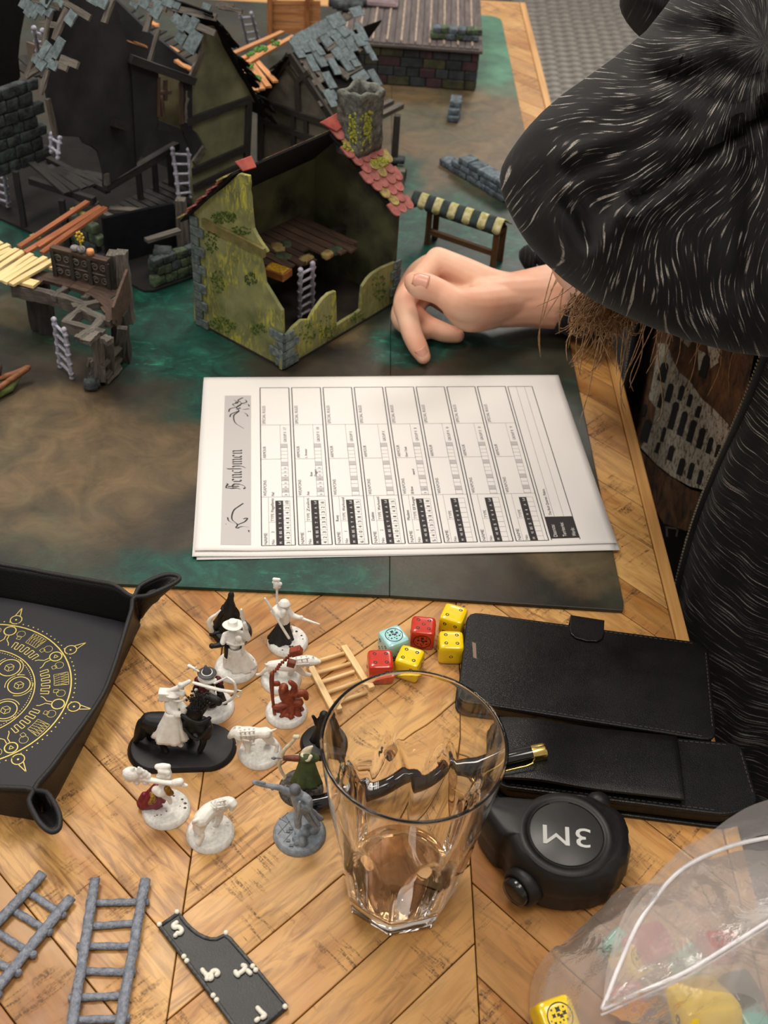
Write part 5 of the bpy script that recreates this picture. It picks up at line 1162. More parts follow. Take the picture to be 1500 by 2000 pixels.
for px4 in ([(458, 325), (490, 313), (500, 336), (474, 344)], [(623, 248), (658, 229), (694, 236), (656, 266)]):
    P4 = []
    for i, (x, y) in enumerate(px4): P4.append(onpl(RR_, x, y, 0) + Vector((0, 0, 3.4)))
    b = B(); n_ = (P4[1] - P4[0]).cross(P4[3] - P4[0]).normalized(); n_ = n_ if n_.z > 0 else -n_
    b.add(P4 + [p + n_ * 1.5 for p in P4], [(0, 1, 2, 3), (7, 6, 5, 4), (0, 4, 5, 1), (1, 5, 6, 2), (2, 6, 7, 3), (3, 7, 4, 0)]); mk('ridge_tile', b, REDT, house, mods=[bevel(.4, 1)])
# moss on the walls
for a in ((438, 425, 26, 12, 110), (415, 470, 14, 26, 70), (425, 550, 14, 24, 60), (490, 545, 12, 14, 50), (435, 634, 26, 16, 110), (505, 642, 16, 12, 50), (470, 450, 20, 8, 50)): mosspatch(house, PLW, *a[:4], a[4], MOSS, s_=1.1)
for a in ((600, 650, 16, 22, 40), (640, 640, 18, 26, 60), (740, 560, 14, 28, 60), (700, 620, 14, 12, 30)): mosspatch(house, PRW, *a[:4], a[4], MOSS, s_=1.1)
# chimney stump of bark-like stone
cb = onpl(RR_, 702, 272); cw = 23; CS = .74; CA = Matrix.Rotation(math.radians(53), 3, 'Z'); b = B(); nq = 40; rows = []
def csec(s_, z, k=1.0, wob=0):
    out_ = []
    for q in range(nq):
        th = 2 * math.pi * q / nq; x, y = math.cos(th), math.sin(th); e = 1 / max(abs(x), abs(y)) ** .95; d = 1 + .07 * noise.noise(Vector((x * 2.2, y * 2.2, z * .05))) + .02 * noise.noise(Vector((x * 9, y * 9, z * .03)))
        out_.append(cb + CA @ Vector((x * e * s_ * d, y * e * s_ * .8 * d, z + (wob * noise.noise(Vector((x * 1.1, y * 1.1, 4))) if wob else 0))))
    return out_
for z, s_ in ((-14, 21), (0, 22), (12, 21), (26, 20.5), (40, 20.5), (50, 20.5), (56, 21.6), (60, 22), (62, 20), (61, 15.5), (56, 14), (40, 14), (20, 14)): rows += csec(s_ * CS, z * .7, wob=5 if z > 45 else 0)
b.add(rows, [(k * nq + q, k * nq + (q + 1) % nq, (k + 1) * nq + (q + 1) % nq, (k + 1) * nq + q) for k in range(12) for q in range(nq)] + [tuple(12 * nq + q for q in range(nq)), tuple(range(nq - 1, -1, -1))])
mk('chimney', b, paint('bark_stone', rgb(112, 114, 106), rgb(56, 58, 54), 160, .85, 1.0, 260, bd=1.6), house, smooth=True)
b = B()
for _ in range(200):
    th = rnd(3.4, 4.9) - math.radians(10); z = rnd(-8, 46) * rnd(.6, 1); x, y = math.cos(th), math.sin(th); e = 1 / max(abs(x), abs(y)) ** .82; k = rnd(.8, 1.7)
    b.ell(cb + CA @ Vector((x * e * 20.6 * CS, y * e * 20.6 * .8 * CS, z * .7)), (k, k, k), nu=6, nv=4)
mk('moss_tuft', b, MOSSY, house, kind='stuff')

# ======================= purple grey bone ladders =======================
def bone_ladder(tl, tr, bl, br, ztop, zbot, n_, label, dpt=None):
    A, C_, D_, E_ = at(*tl, ztop), at(*tr, ztop), at(*bl, zbot), at(*br, zbot)
    t = thing('ladder', label, 'ladder', tuple((D_ + E_) / 2), group='knobbly bone grey ladders')
    for p, q in ((A, D_), (C_, E_)):
        P = [p.lerp(q, i / (n_ * 2)) + Vector((rnd(-.3, .3), rnd(-.3, .3), 0)) for i in range(n_ * 2 + 1)]; b = B(); b.tube(P, [1.5 + (.9 if i % 2 else 0) for i in range(len(P))], 8); b.ell(P[0], 2.5, nu=8, nv=6); b.ell(P[-1], 2.3, nu=8, nv=6)
        for i in range(1, len(P), 2): b.ell(P[i], 2.5, nu=8, nv=6)
        mk('rail', b, BONE, t, smooth=True)
    for i in range(n_):
        f = (i * 2 + 1) / (n_ * 2); p, q = A.lerp(D_, f), C_.lerp(E_, f); d = (q - p).normalized(); b = B(); b.tube([p - d * 2.5, p, q, q + d * 2.5], [1.7, 1.3, 1.3, 1.7], 8); mk('rung', b, BONE, t, smooth=True)
bone_ladder((587, 527), (611, 515), (585, 624), (609, 610), 70, 8, 6, 'bone grey ladder leaning inside the green ruined house')
bone_ladder((337, 291), (368, 293), (350, 388), (374, 384), 78, 32, 5, 'bone grey ladder hooked onto the dark ruin, behind the green house gable')
bone_ladder((106, 624), (126, 644), (118, 716), (141, 738), 50, 4, 5, 'bone grey ladder hanging from the broken walkway down to the board')
bone_ladder((100, 262), (117, 270), (100, 296), (113, 309), 95, 80, 2, 'short bone grey ladder just under the left torn edge of the black wall')
bone_ladder((67, 55), (83, 60), (76, 108), (92, 104), 200, 165, 3, 'small bone grey ladder behind the loose slates at upper left')
bone_ladder((469, 27), (491, 26), (484, 86), (505, 82), 60, 8, 4, 'bone grey ladder standing by the orange planks behind the roofs')
bone_ladder((-14, 318), (6, 326), (-4, 396), (16, 402), 60, 8, 5, 'bone grey ladder cut off by the left edge beside the dark ruin')

# ======================= large dark ruin =======================
RO = at(294, 571, Z0); E2, E1 = dirv(54), dirv(146)
SHADEWOOD = timber('shaded_timber', rgb(44, 41, 39), rgb(24, 22, 22), 520, .12, .8, .22, .7)  # darker copy of the dark timber, with the interior's shade painted in
ruin = thing('ruined_house', 'big charcoal ruined toy townhouse with torn black wall and loose grey slates', 'toy house', tuple(RO), group='ruined toy houses')
b = B(); bp = [at(x, y, Z0) for x, y in [(-140, 365), (0, 430), (50, 452), (110, 482), (170, 512), (245, 552), (280, 571), (300, 571), (372, 546)]]; e_ = bp[-1]
b.prism([(p.x, p.y) for p in bp] + [tuple((e_ + E2 * 118)[:2]), tuple((RO + E2 * 192 + E1 * 70)[:2]), tuple((RO + E2 * 192 + E1 * 330)[:2])], Z0, Z0 + 2.6); mk('base_plate', b, paint('ruin_base', rgb(26, 24, 22), rgb(13, 12, 12), 40, .9, .8, 200, bd=1), ruin, mods=[bevel(.8, 2)])  # plate coloured near black to stand for the shade inside the ruin
W1 = vplane(at(210, 362, 78), 62); W3 = vplane(at(375, 330, 62), 54)
wallpoly('black_wall', W1, [(95, -70), (92, 60), (90, 175), (96, 200), (102, 235), (107, 262), (125, 266), (158, 268), (164, 280), (180, 287), (192, 296), (199, 320), (203, 338), (204, 360), (211, 362), (240, 342), (268, 325), (268, 300), (262, 200), (254, 110), (240, 50), (222, -10), (215, -70)], -3, 0, DPLAS, ruin, mods=[bevel(.5, 1)])
RW = Pl(RO + E2 * 190 + E1 * 70 + Vector((0, 0, 2.6)), E1, (0, 0, 1)); b = B(); b.plprism(RW, [(0, 0), (250, 0), (250, 150), (180, 168), (120, 140), (60, 120), (20, 96), (0, 60)], 0, 3); mk('added_rear_wall', b, DPLAS, ruin)  # dark wall added at the back so the open interior stays dark
piece('torn_edge', onpl(W1, 91, 192, 1.2), onpl(W1, 106, 262, 1.2), 4, 3, GWOOD, ruin, up=W1.n); piece('torn_edge', onpl(W1, 206, 338, 1.4), onpl(W1, 207, 360, 1.4), 5, 3, GWOOD, ruin, up=W1.n)
ppiece('beam_end', W1, (216, 237), (238, 246), 7, 9, SHADEWOOD, ruin)
A3 = onpl(W3, 366, 160); A1 = onpl(W1, 254, 110)
W2 = Pl(A1, (A3 - A1) * Vector((1, 1, 0)), (0, 0, 1))
wallpoly('inner_wall', W2, [(252, 108), (306, 130), (306, 245), (300, 252), (262, 320), (262, 300)], 0, 3, DPLAS, ruin); wallpoly('inner_wall', W2, [(350, 150), (372, 158), (372, 300), (352, 250)], 0, 3, DPLAS, ruin)
wallpoly('inner_wall', W2, [(304, 232), (352, 250), (354, 262), (302, 250)], 0, 3, DPLAS, ruin)
ppiece('eave_beam', W2, (250, 112), (374, 156), 7, 6, SHADEWOOD, ruin, lift=1)
for a, c in (((306, 150), (306, 225)), ((320, 155), (320, 195)), ((350, 160), (352, 240)), ((308, 180), (330, 178)), ((312, 190), (316, 225))): ppiece('window_post', W2, a, c, 3, 3, BWOOD, ruin, lift=1)
wallpoly('olive_room_wall', Pl(W2.o + W2.n * 26 * (-1 if W2.n.dot(CO - W2.o) > 0 else 1), W2.u, (0, 0, 1)), [(300, 140), (365, 150), (365, 260), (300, 250)], 0, 2, paint('olive_light', rgb(140, 132, 100), rgb(98, 92, 68), 40, .9), ruin)
# olive gable
base3 = -W3.o.z + Z0 + 2.8
wallpoly('olive_gable', W3, [(408, 52), (398, 62), (394, 95), (388, 118), (372, 148), (364, 165), (366, 190), (361, 214), (361, 236), (372, 250), (386, 262), (399, 286), (390, 300), (377, 316), (374, 345), (376, 372), (None, W3.px(380, 372)[0], base3), (None, W3.px(484, 300)[0], base3), (484, 300), (484, 290), (492, 198), (508, 204), (470, 150), (436, 90), (420, 50)], -3, 0, OLIVE, ruin, mods=[bevel(.4, 1)])
for a, c, w_ in (((362, 238), (486, 193), 7), ((374, 334), (482, 286), 7), ((484, 196), (479, 330), 7), ((376, 366), (480, 318), 6)): ppiece('timber', W3, a, c, w_, 3.2, SHADEWOOD, ruin)
ppiece('torn_edge', W3, (393, 98), (364, 166), 6, 2.4, GWOOD, ruin, j=.8, seg=6); ppiece('torn_edge', W3, (364, 170), (361, 238), 5, 2.4, GWOOD, ruin, j=.8, seg=6); ppiece('torn_edge', W3, (398, 286), (378, 316), 6, 2.4, GWOOD, ruin, j=.8, seg=4)
# black ragged shingles down the gable's right slope
for i in range(26):
    f = i / 25; x, y = lerp(402, 520, f ** .9), lerp(28, 222, f); p = onpl(W3, x, y, rnd(-16, 10)); q = p + W3.u * rnd(9, 17) + Vector((0, 0, rnd(-16, -9)))
    piece('black_shingle', p, q, 11, 1.4, BLACKW, ruin, up=(W3.u * .8 + Vector((0, 0, .6))), j=.8, taper=.4)
b = B(); q0, q1 = onpl(W3, 405, 20, 6), onpl(W3, 515, 225, 6); dn = -W3.n * 60; b.add([q0, q1, q1 + dn, q0 + dn, q0 + W3.u * -2, q1 + W3.u * -2, q1 + dn - W3.u * 2, q0 + dn - W3.u * 2], [(0, 1, 2, 3), (7, 6, 5, 4), (0, 4, 5, 1), (1, 5, 6, 2), (2, 6, 7, 3), (3, 7, 4, 0)]); mk('roof_deck', b, BLACKW, ruin)
# roof remains: battens, rafters and slates, seen from above the torn roofs
RV = (-E2 * .52 + Vector((0, 0, -.85))); RPa = Pl(onpl(W1, 110, 110) + (CO - onpl(W1, 110, 110)).normalized() * 26, -E1, RV); RPb = Pl(at(350, 70, 176), -E1, RV)
for pl, lst in ((RPa, [((135, 20), (110, 78), 9), ((92, 128), (57, 152), 7), ((97, 138), (82, 186), 8), ((104, 20), (88, 92), 7), ((120, 0), (182, 38), 8), ((80, 45), (118, 52), 8), ((123, 116), (158, 130), 9), ((112, 126), (137, 136), 8), ((75, 0), (125, 18), 8), ((73, 110), (58, 150), 7), ((222, 0), (206, 44), 8)]),
                (RPb, [((300, 12), (288, 62), 12), ((312, 60), (284, 156), 7), ((330, 14), (424, 36), 10), ((338, 34), (424, 66), 9), ((265, 0), (330, 20), 9), ((425, 12), (460, 10), 6), ((430, 14), (475, 24), 6), ((250, 112), (290, 128), 6)])):
    for a, c, w_ in lst: ppiece('batten', pl, a, c, w_ * .62, 2.2, GWOOD, ruin, lift=rnd(0, 2), j=.5)
def slate(pl, x, y, l_, w_, ang, parent, mat=SLATE, lift=2.4, name='slate'):
    """ang: direction of the long side in the picture, degrees clockwise from +x"""
    a = math.radians(ang); p = onpl(pl, x - l_ / 2 * math.cos(a), y - l_ / 2 * math.sin(a)); q = onpl(pl, x + l_ / 2 * math.cos(a), y + l_ / 2 * math.sin(a)); n_ = pl.n if pl.n.dot(CO - pl.o) > 0 else -pl.n
    h = n_ * (lift + rnd(0, 1.4)); piece(name, p + h, q + h + n_ * rnd(0, 1), w_, 1.3, mat, parent, up=n_, j=.35, seg=2)
for x, y, l_, w_, an in [(65, 22, 26, 9, 118), (76, 24, 28, 8, 118), (90, 20, 24, 8, 118), (102, 24, 22, 7, 114), (147, 35, 36, 9, 118), (55, 8, 24, 9, 115), (100, 2, 26, 10, 118), (112, 6, 24, 10, 118), (124, 4, 20, 10, 118), (94, 101, 34, 8, 118), (104, 108, 30, 8, 118), (118, 96, 40, 9, 116), (78, 118, 18, 8, 118), (88, 129, 18, 9, 118), (98, 122, 20, 9, 118), (110, 130, 18, 10, 112), (205, 8, 20, 12, 112), (190, 4, 16, 12, 112)]: slate(RPa, x, y, l_, w_, an, ruin)
for x, y, l_, w_, an in [(270, 5, 24, 11, 115), (288, 6, 26, 12, 115), (312, 20, 34, 12, 114), (300, 12, 28, 12, 114), (334, 4, 22, 14, 110), (348, 10, 20, 12, 110), (364, 48, 32, 10, 118), (380, 52, 34, 10, 118), (357, 76, 22, 11, 118), (382, 84, 42, 15, 116), (350, 40, 20, 10, 118), (405, 20, 22, 10, 110)]: slate(RPb, x, y, l_, w_, an, ruin)
# light splintered boards glimpsed through the rafters
for a, c in (((228, 24), (258, 34)), ((226, 34), (275, 60)), ((232, 45), (268, 66)), ((250, 62), (285, 74)), ((318, 85), (346, 102)), ((344, 118), (376, 138)), ((240, 72), (290, 92)), ((288, 40), (306, 50))): zpiece('light_board', a, c, 128, 5, 2, LWOOD, ruin, j=.9)
for k in range(9): zpiece('dark_board', (226 + k * 15, 40 + k * 10), (262 + k * 15, 20 + k * 10), 118, 5, 2, SHADEWOOD, ruin, j=.8)
# lower floors
for k in range(7): zpiece('floor_board', (62 + k * 17, 318 + k * 3), (132 + k * 16, 378 - k * 5), 62, 6.5, 2, SHADEWOOD, ruin, j=.6)
zpiece('sill_beam', (206, 366), (345, 284), 74, 7, 7, SHADEWOOD, ruin); zpiece('sill_beam', (95, 312), (210, 372), 60, 6, 6, SHADEWOOD, ruin); zpiece('sill_beam', (60, 352), (185, 392), 58, 6, 6, SHADEWOOD, ruin)
for x, y0, y1, z in ((269, 322, 386, 66), (300, 306, 360, 66), (30, 335, 446, 62), (120, 390, 440, 58), (330, 296, 340, 66)): p = at(x, y0, z); piece('post', Vector((p.x, p.y, Z0 + 2.7)), p, 5, 5, SHADEWOOD, ruin, up=(0, 1, 0))
for k in range(10): zpiece('floor_board', (225 + k * 12, 402 - k * 6), (300 + k * 9, 440 - k * 8), 30, 7, 2, SHADEWOOD, ruin, j=.5)
zpiece('ledge_board', (214, 408), (330, 416), 34, 8, 3, GWOOD, ruin); zpiece('ledge_board', (195, 412), (236, 432), 40, 6, 2, GWOOD, ruin); zpiece('ledge_board', (285, 470), (350, 450), 40, 7, 3, GWOOD, ruin); zpiece('ledge_board', (150, 392), (190, 400), 52, 8, 3, GWOOD, ruin)
p = at(358, 470, 20); piece('corner_post', Vector((p.x, p.y, Z0 + 2.7)), Vector((p.x, p.y, 62)), 9, 9, GWOOD, ruin, up=(0, 1, 0))
b = B(); pl = vplane(at(212, 520, Z0 + 2.8), 40); b.plprism(pl, [(0, 0), (72, 0), (72, 44), (0, 48)], -4, 0); mk('cellar_wall', b, paint('cellar_dark', rgb(22, 24, 28), rgb(14, 15, 18), 40, .9, .8, 160, bd=1, spec=.2), ruin)
def stones(pl, x0, x1, zs_, mat, parent, sz=(7.5, 5), jag=0, seed=1):
    rs = random.Random(seed); row = 0; z = zs_[0]
    while z < zs_[1] - 1:
        x = x0 + (sz[0] * .5 if row % 2 else 0) + rs.uniform(0, jag) * row * .3; h = sz[1] * rs.uniform(.9, 1.15)
        while x < x1 - rs.uniform(0, jag) * row * .3:
            w_ = sz[0] * rs.uniform(.8, 1.3); block('stone', pl(x + w_ / 2, z + h / 2, rs.uniform(-.6, .6)), (w_ / 2 * .96, 4.2, h / 2 * .96), mat[rs.randrange(len(mat))], parent, math.degrees(math.atan2(pl.u.y, pl.u.x)), .5); x += w_
        z += h; row += 1
b = B(); SW = vplane(at(92, 312, 62), 236); SW = Pl(SW.o, dirv(-34 + 180 + 0), (0, 0, 1)); SW = Pl(at(98, 306, 56), -E2, (0, 0, 1)); stones(SW, 0, 84, (0, 74), [RSTONE], ruin, (15, 11), 3, 5)
stones(vplane(at(206, 517, Z0 + 2.8), 143), 0, 44, (0, 34), [GSTONE, RSTONE], ruin, (13, 9), 4, 6)
stones(vplane(at(296, 560, Z0 + 2.8), 44), 0, 46, (0, 26), [GSTONE, RSTONE], ruin, (12, 9), 4, 8)
rock('stone', at(318, 497, 30), (8, 7, 7), RSTONE, ruin, 3); rock('stone', at(306, 515, 24), (7, 7, 6), GSTONE, ruin, 4)
W0 = vplane(at(10, 172, 110), 62)
wallpoly('left_wall', W0, [(-60, -60), (52, -60), (50, 20), (40, 70), (36, 112), (40, 150), (30, 168), (-60, 190)], -3, 0, BLACKW, ruin)
zpiece('floor_board', (36, 128), (70, 150), 108, 10, 2, SHADEWOOD, ruin); zpiece('floor_board', (44, 110), (90, 150), 106, 12, 2, SHADEWOOD, ruin)
b = B(); b.plprism(vplane(at(75, 120, 112), 150), [(-14, -8), (14, -8), (14, 16), (-14, 16)], 0, 2); mk('inner_panel', b, paint('beige_panel', rgb(120, 108, 94), rgb(88, 78, 68), 60, .9), ruin)

# ======================= half-timbered gable house behind =======================
GO = at(512, 318, Z0); GP = vplane(GO, -36)
gh = thing('ruined_house', 'half-timbered toy gable house with slate roof, behind the green house chimney', 'toy house', tuple(GO), group='ruined toy houses')
pk = GP.px(568, 108); rt = GP.px(655, 236); lf = GP.px(512, 192)
wallpoly('gable_wall', GP, [(512, 192), (568, 108), (655, 236), (None, rt[0], 2), (None, lf[0], 2)], -3, 0, GPLAS, gh)
for a, c, w_ in (((508, 198), (568, 106), 8), ((568, 106), (662, 248), 7), ((512, 198), (662, 248), 6), ((514, 234), (640, 280), 6), ((583, 152), (585, 224), 6), ((562, 128), (583, 158), 5), ((583, 158), (606, 140), 5), ((575, 226), (576, 300), 5), ((600, 232), (600, 300), 5), ((512, 192), (511, 314), 8), ((514, 312), (650, 364), 6)): ppiece('timber', GP, a, c, w_, 3.4, DWOOD, gh)
sgn = -1 if GP.n.dot(CO - GP.o) > 0 else 1; back = (GP.n * sgn).normalized(); DEP = 150
for aa in (lf[0] - 1, rt[0] + 1):
    DD = DEP if aa < 10 else 46; b = B(); p = GP(aa, 0); zz_ = lf[1] if aa < 10 else rt[1]; b.add([p + Vector((0, 0, 0)), p + back * DD, p + back * DD + Vector((0, 0, zz_)), p + Vector((0, 0, zz_)), p + GP.u * 2.4, p + back * DD + GP.u * 2.4, p + back * DD + GP.u * 2.4 + Vector((0, 0, zz_)), p + GP.u * 2.4 + Vector((0, 0, zz_))], [(3, 2, 1, 0), (4, 5, 6, 7), (0, 1, 5, 4), (1, 2, 6, 5), (2, 3, 7, 6), (3, 0, 4, 7)]); mk('side_wall', b, GPLAS, gh)
Ap = GP(*pk); Bp = GP(*rt); Lp = GP(*lf); RG = Pl(Ap, back, Bp - Ap); 
b = B(); lsl = (Lp - Ap); p0_ = Ap - back * 5; b.add([p0_, p0_ + lsl * 1.06, p0_ + lsl * 1.06 + back * DEP, p0_ + back * DEP] + [q + Vector((0, 0, 2)) for q in (p0_, p0_ + lsl * 1.06, p0_ + lsl * 1.06 + back * DEP, p0_ + back * DEP)], [(3, 2, 1, 0), (4, 5, 6, 7), (0, 1, 5, 4), (1, 2, 6, 5), (2, 3, 7, 6), (3, 0, 4, 7)]); mk('roof_deck', b, BLACKW, gh)
b = B(); b.plprism(RG, [(16, 12), (92, 14), (84, 60), (26, 66)], -6, -4) if RG.n.z > 0 else b.plprism(RG, [(16, 12), (92, 14), (84, 60), (26, 66)], 4, 6); mk('underlay', b, BLACKW, gh)
X4 = lambda X, Y: (440 + X / 4.1667, Y / 4.1667)
for a, c in (((600, 500), (700, 470)), ((640, 560), (740, 540)), ((790, 490), (900, 450)), ((690, 690), (800, 640)), ((860, 520), (960, 590)), ((760, 850), (820, 830)), ((940, 170), (1020, 130)), ((950, 620), (1100, 540)), ((820, 400), (900, 360)), ((1070, 640), (1150, 600)), ((640, 500), (880, 700)), ((760, 420), (1000, 640)), ((1030, 330), (1100, 420)), ((560, 380), (800, 760))): ppiece('batten', RG, X4(*a), X4(*c), 6, 2.4, GWOOD, gh, lift=-1)
for X, Y, l_, w_, an in [(600, 330, 110, 20, -30), (680, 290, 120, 22, -30), (790, 230, 130, 22, -27), (890, 180, 110, 24, -20), (1060, 110, 90, 18, -12), (590, 430, 120, 17, 62), (640, 400, 100, 15, 60), (700, 370, 120, 22, 55), (810, 330, 120, 20, 50), (880, 290, 110, 22, 45), (950, 260, 110, 22, 50), (1000, 310, 110, 20, -30), (700, 520, 150, 16, 62), (760, 490, 150, 16, 60), (930, 360, 90, 18, 50), (930, 430, 120, 20, -30), (1010, 380, 120, 20, 60), (1080, 340, 110, 18, 60), (880, 550, 150, 15, 64), (980, 530, 130, 17, 58), (1040, 500, 120, 16, 60), (840, 660, 150, 17, 62), (840, 810, 160, 16, 62), (880, 780, 90, 12, 55), (1100, 270, 160, 15, 65), (1140, 380, 140, 15, 62), (1190, 460, 90, 12, 65), (1210, 640, 150, 15, 60), (1090, 640, 120, 18, -30), (1000, 470, 80, 14, -20), (840, 270, 60, 14, -25), (760, 430, 80, 14, 60), (580, 370, 100, 20, -25)]:
    x, y = X4(X, Y); slate(RG, x, y, l_ / 4.1667, w_ * .62, an, gh, lift=1.2)
for i in range(16):
    f = i / 15; p = Ap.lerp(Lp, f * 1.05) - back * rnd(2, 12); piece('black_shingle', p, p - GP.u * rnd(8, 13) + Vector((0, 0, rnd(-12, -6))) - back * rnd(-3, 6), 9, 1.3, BLACKW, gh, up=(-GP.u * .8 + Vector((0, 0, .6))), j=.8, taper=.4)
# balcony frame on its right
p = at(770, 318, Z0 + 14); q = Vector((p.x, p.y, 70)); piece('balcony_post', Vector((p.x, p.y, Z0 + .1)), q, 7, 7, DWOOD, gh, up=(0, 1, 0)); piece('balcony_beam', at(742, 226, 70), at(783, 206, 70), 8, 5, GWOOD, gh); piece('balcony_beam', at(742, 210, 74), at(765, 198, 74), 6, 5, GWOOD, gh)
rock('footing', at(778, 338, 10), (9, 8, 7), GSTONE, gh, 3); rock('footing', at(776, 312, 22), (8, 6, 3), RSTONE, gh, 5)
p = at(783, 360, 6); piece('balcony_post', Vector((p.x, p.y, Z0 + .1)), Vector((p.x, p.y, 22)), 7, 7, GWOOD, gh, up=(0, 1, 0))
# plank catwalk between the two roofs
cat = thing('plank_catwalk', 'orange plank catwalk with green moss spots laid between the two roofs', 'toy walkway', tuple(at(510, 120, 100)), group='toy plank walkways')
for a, c in (((455, 105), (552, 62)), ((484, 122), (574, 70)), ((490, 114), (550, 80)), ((470, 116), (520, 92))): zpiece('plank', a, c, 112, 6, 2, LWOOD, cat)
for a, c in (((478, 112), (512, 175)), ((490, 122), (525, 170)), ((500, 118), (538, 160)), ((466, 120), (500, 178))): zpiece('plank', a, c, 109, 6, 2, LWOOD, cat)
b = B()
for x, y in ((490, 105), (505, 98), (537, 84), (488, 130), (502, 152), (515, 95)):
    for _ in range(14): b.ell(at(x + rnd(-7, 7), y + rnd(-4, 4), 114), rnd(1, 2), nu=6, nv=4)
mk('moss_tuft', b, paint('bright_moss', rgb(96, 150, 70), rgb(60, 110, 50), 500, .95, 1, 900), cat, kind='stuff')

# ======================= broken walkway with carved balustrade =======================
ZD = 54
wk = thing('broken_walkway', 'dark broken wooden walkway corner with carved balustrade on ruined legs', 'toy walkway', tuple(at(160, 640, Z0)), group='toy plank walkways')
for a, c, w_, h_ in (((24, 566), (96, 580), 6, 11), ((96, 580), (162, 602), 6, 11), ((126, 637), (166, 603), 6, 8), ((142, 603), (224, 590), 6, 7), ((160, 609), (218, 633), 6, 7), ((126, 636), (206, 657), 5, 9), ((176, 650), (204, 622), 7, 5), ((154, 663), (178, 646), 8, 4), ((166, 668), (186, 650), 9, 4), ((200, 660), (214, 667), 7, 4), ((106, 582), (142, 554), 5, 5), ((166, 586), (184, 566), 6, 4), ((213, 588), (246, 566), 8, 4)): zpiece('beam', a, c, ZD - h_ / 2 + 2, w_, h_, GWOOD, wk, j=.7, seg=6)
for a, c, w_ in (((56, 534), (118, 548), 13), ((118, 548), (146, 556), 14), ((146, 556), (180, 567), 14), ((180, 567), (222, 582), 17), ((192, 578), (218, 600), 10), ((206, 600), (220, 616), 9), ((218, 612), (217, 628), 9), ((60, 544), (86, 550), 8)): zpiece('deck_board', a, c, ZD + 1, w_, 3, BWOOD, wk, j=.5)
BP = Pl(at(113, 537, ZD + 2), at(218, 563, ZD + 2) - at(113, 537, ZD + 2), (0, 0, 1)); bl_, bt_ = BP.px(218, 563)[0], BP.px(112, 488)[1]
b = B(); b.plprism(BP, [(0, 0), (bl_, 0), (bl_, bt_), (0, bt_)], 0, 2); mk('balustrade_panel', b, paint('carved_panel', rgb(70, 56, 46), rgb(40, 31, 27), 120, .7, .8, 400, bd=.8), wk)
piece('hand_rail', BP(-2, bt_ + 1, 0), BP(bl_, bt_ + 1, 0), 6, 3, BWOOD, wk)
BPS = 2.6 if BP.n.dot(CO - BP.o) > 0 else -.6
for f in (0, .34, .67, 1): piece('baluster', BP(bl_ * f, 0, BPS), BP(bl_ * f, bt_, BPS), 3.4, 2.4, DWOOD, wk, up=BP.n)
for f in (.17, .5, .84):
    b = B()
    for s_ in (-1, 1):
        for zz_ in (.25, .75):
            c0 = BP(bl_ * f + s_ * 4, bt_ * zz_, BPS); b.tube([c0 + BP.u * (3.6 * (1 - t / 16) * math.cos(t * .75) * s_) + Vector((0, 0, 3.6 * (1 - t / 16) * math.sin(t * .75))) for t in range(13)], .7, 5)
    b.tube([BP(bl_ * f - 8, bt_ * .5, BPS), BP(bl_ * f + 8, bt_ * .5, BPS)], .8, 5); mk('scroll_carving', b, GWOOD, wk, smooth=True)
for x, y, zt in ((228, 556, 84), (244, 560, 86)): p = at(x, y, ZD); piece('newel_post', Vector((p.x, p.y, 20)), Vector((p.x, p.y, zt)), 9, 9, GWOOD, wk, up=(0, 1, 0), j=.9, seg=6)
SPn = Pl(at(250, 572, ZD), at(216, 640, ZD) - at(250, 572, ZD), (0, 0, 1)); b = B(); b.plprism(SPn, [(0, -8), (40, -10), (48, 0), (46, 14), (30, 17), (0, 22)], -2, 0); mk('side_panel', b, BWOOD, wk)
for x, y, r_ in ((78, 628, 9), (92, 636, 8), (240, 690, 8)): p = at(x, y, Z0 + 6); piece('leg', Vector((p.x, p.y, Z0 + .1)), Vector((p.x, p.y, ZD - 6)), r_ * 1.5, r_ * 1.5, DWOOD, wk, up=(0, 1, 0), j=.8, seg=5)
gb = at(206, 752, Z0)
for i in range(16):
    a = i / 16; x, y = 178 + 60 * a + rnd(-3, 3), 755 - 68 * a + rnd(-4, 4); p = at(x, y, Z0 + 1.5)
    rock('footing_stone', p + Vector((0, 0, 2 + rnd(0, 2))), (rnd(4, 6), rnd(4, 6), rnd(3, 4.2)), RSTONE, wk, i, Matrix.Rotation(rnd(0, 3), 4, 'Z'))
for (x0, y0, z0_), (x1, y1, z1_), w_ in (((196, 745, Z0 + 4), (190, 660, ZD - 5), 9), ((214, 730, Z0 + 4), (212, 660, ZD - 5), 8), ((232, 705, Z0 + 3), (238, 640, ZD - 6), 8), ((178, 740, Z0 + 4), (212, 668, 40), 5), ((205, 735, 12), (240, 690, 12), 5), ((200, 715, 24), (240, 668, 26), 5), ((180, 715, 16), (200, 700, 18), 8), ((172, 708, 18), (196, 706, 14), 7), ((176, 725, 10), (198, 722, 10), 8), ((210, 700, 22), (236, 670, 24), 4), ((205, 748, 6), (232, 714, 8), 6)): piece('ruined_leg_board', at(x0, y0, z0_), at(x1, y1, z1_), w_, 3.4, GWOOD, wk, up=(.2, -1, .2), j=.7)
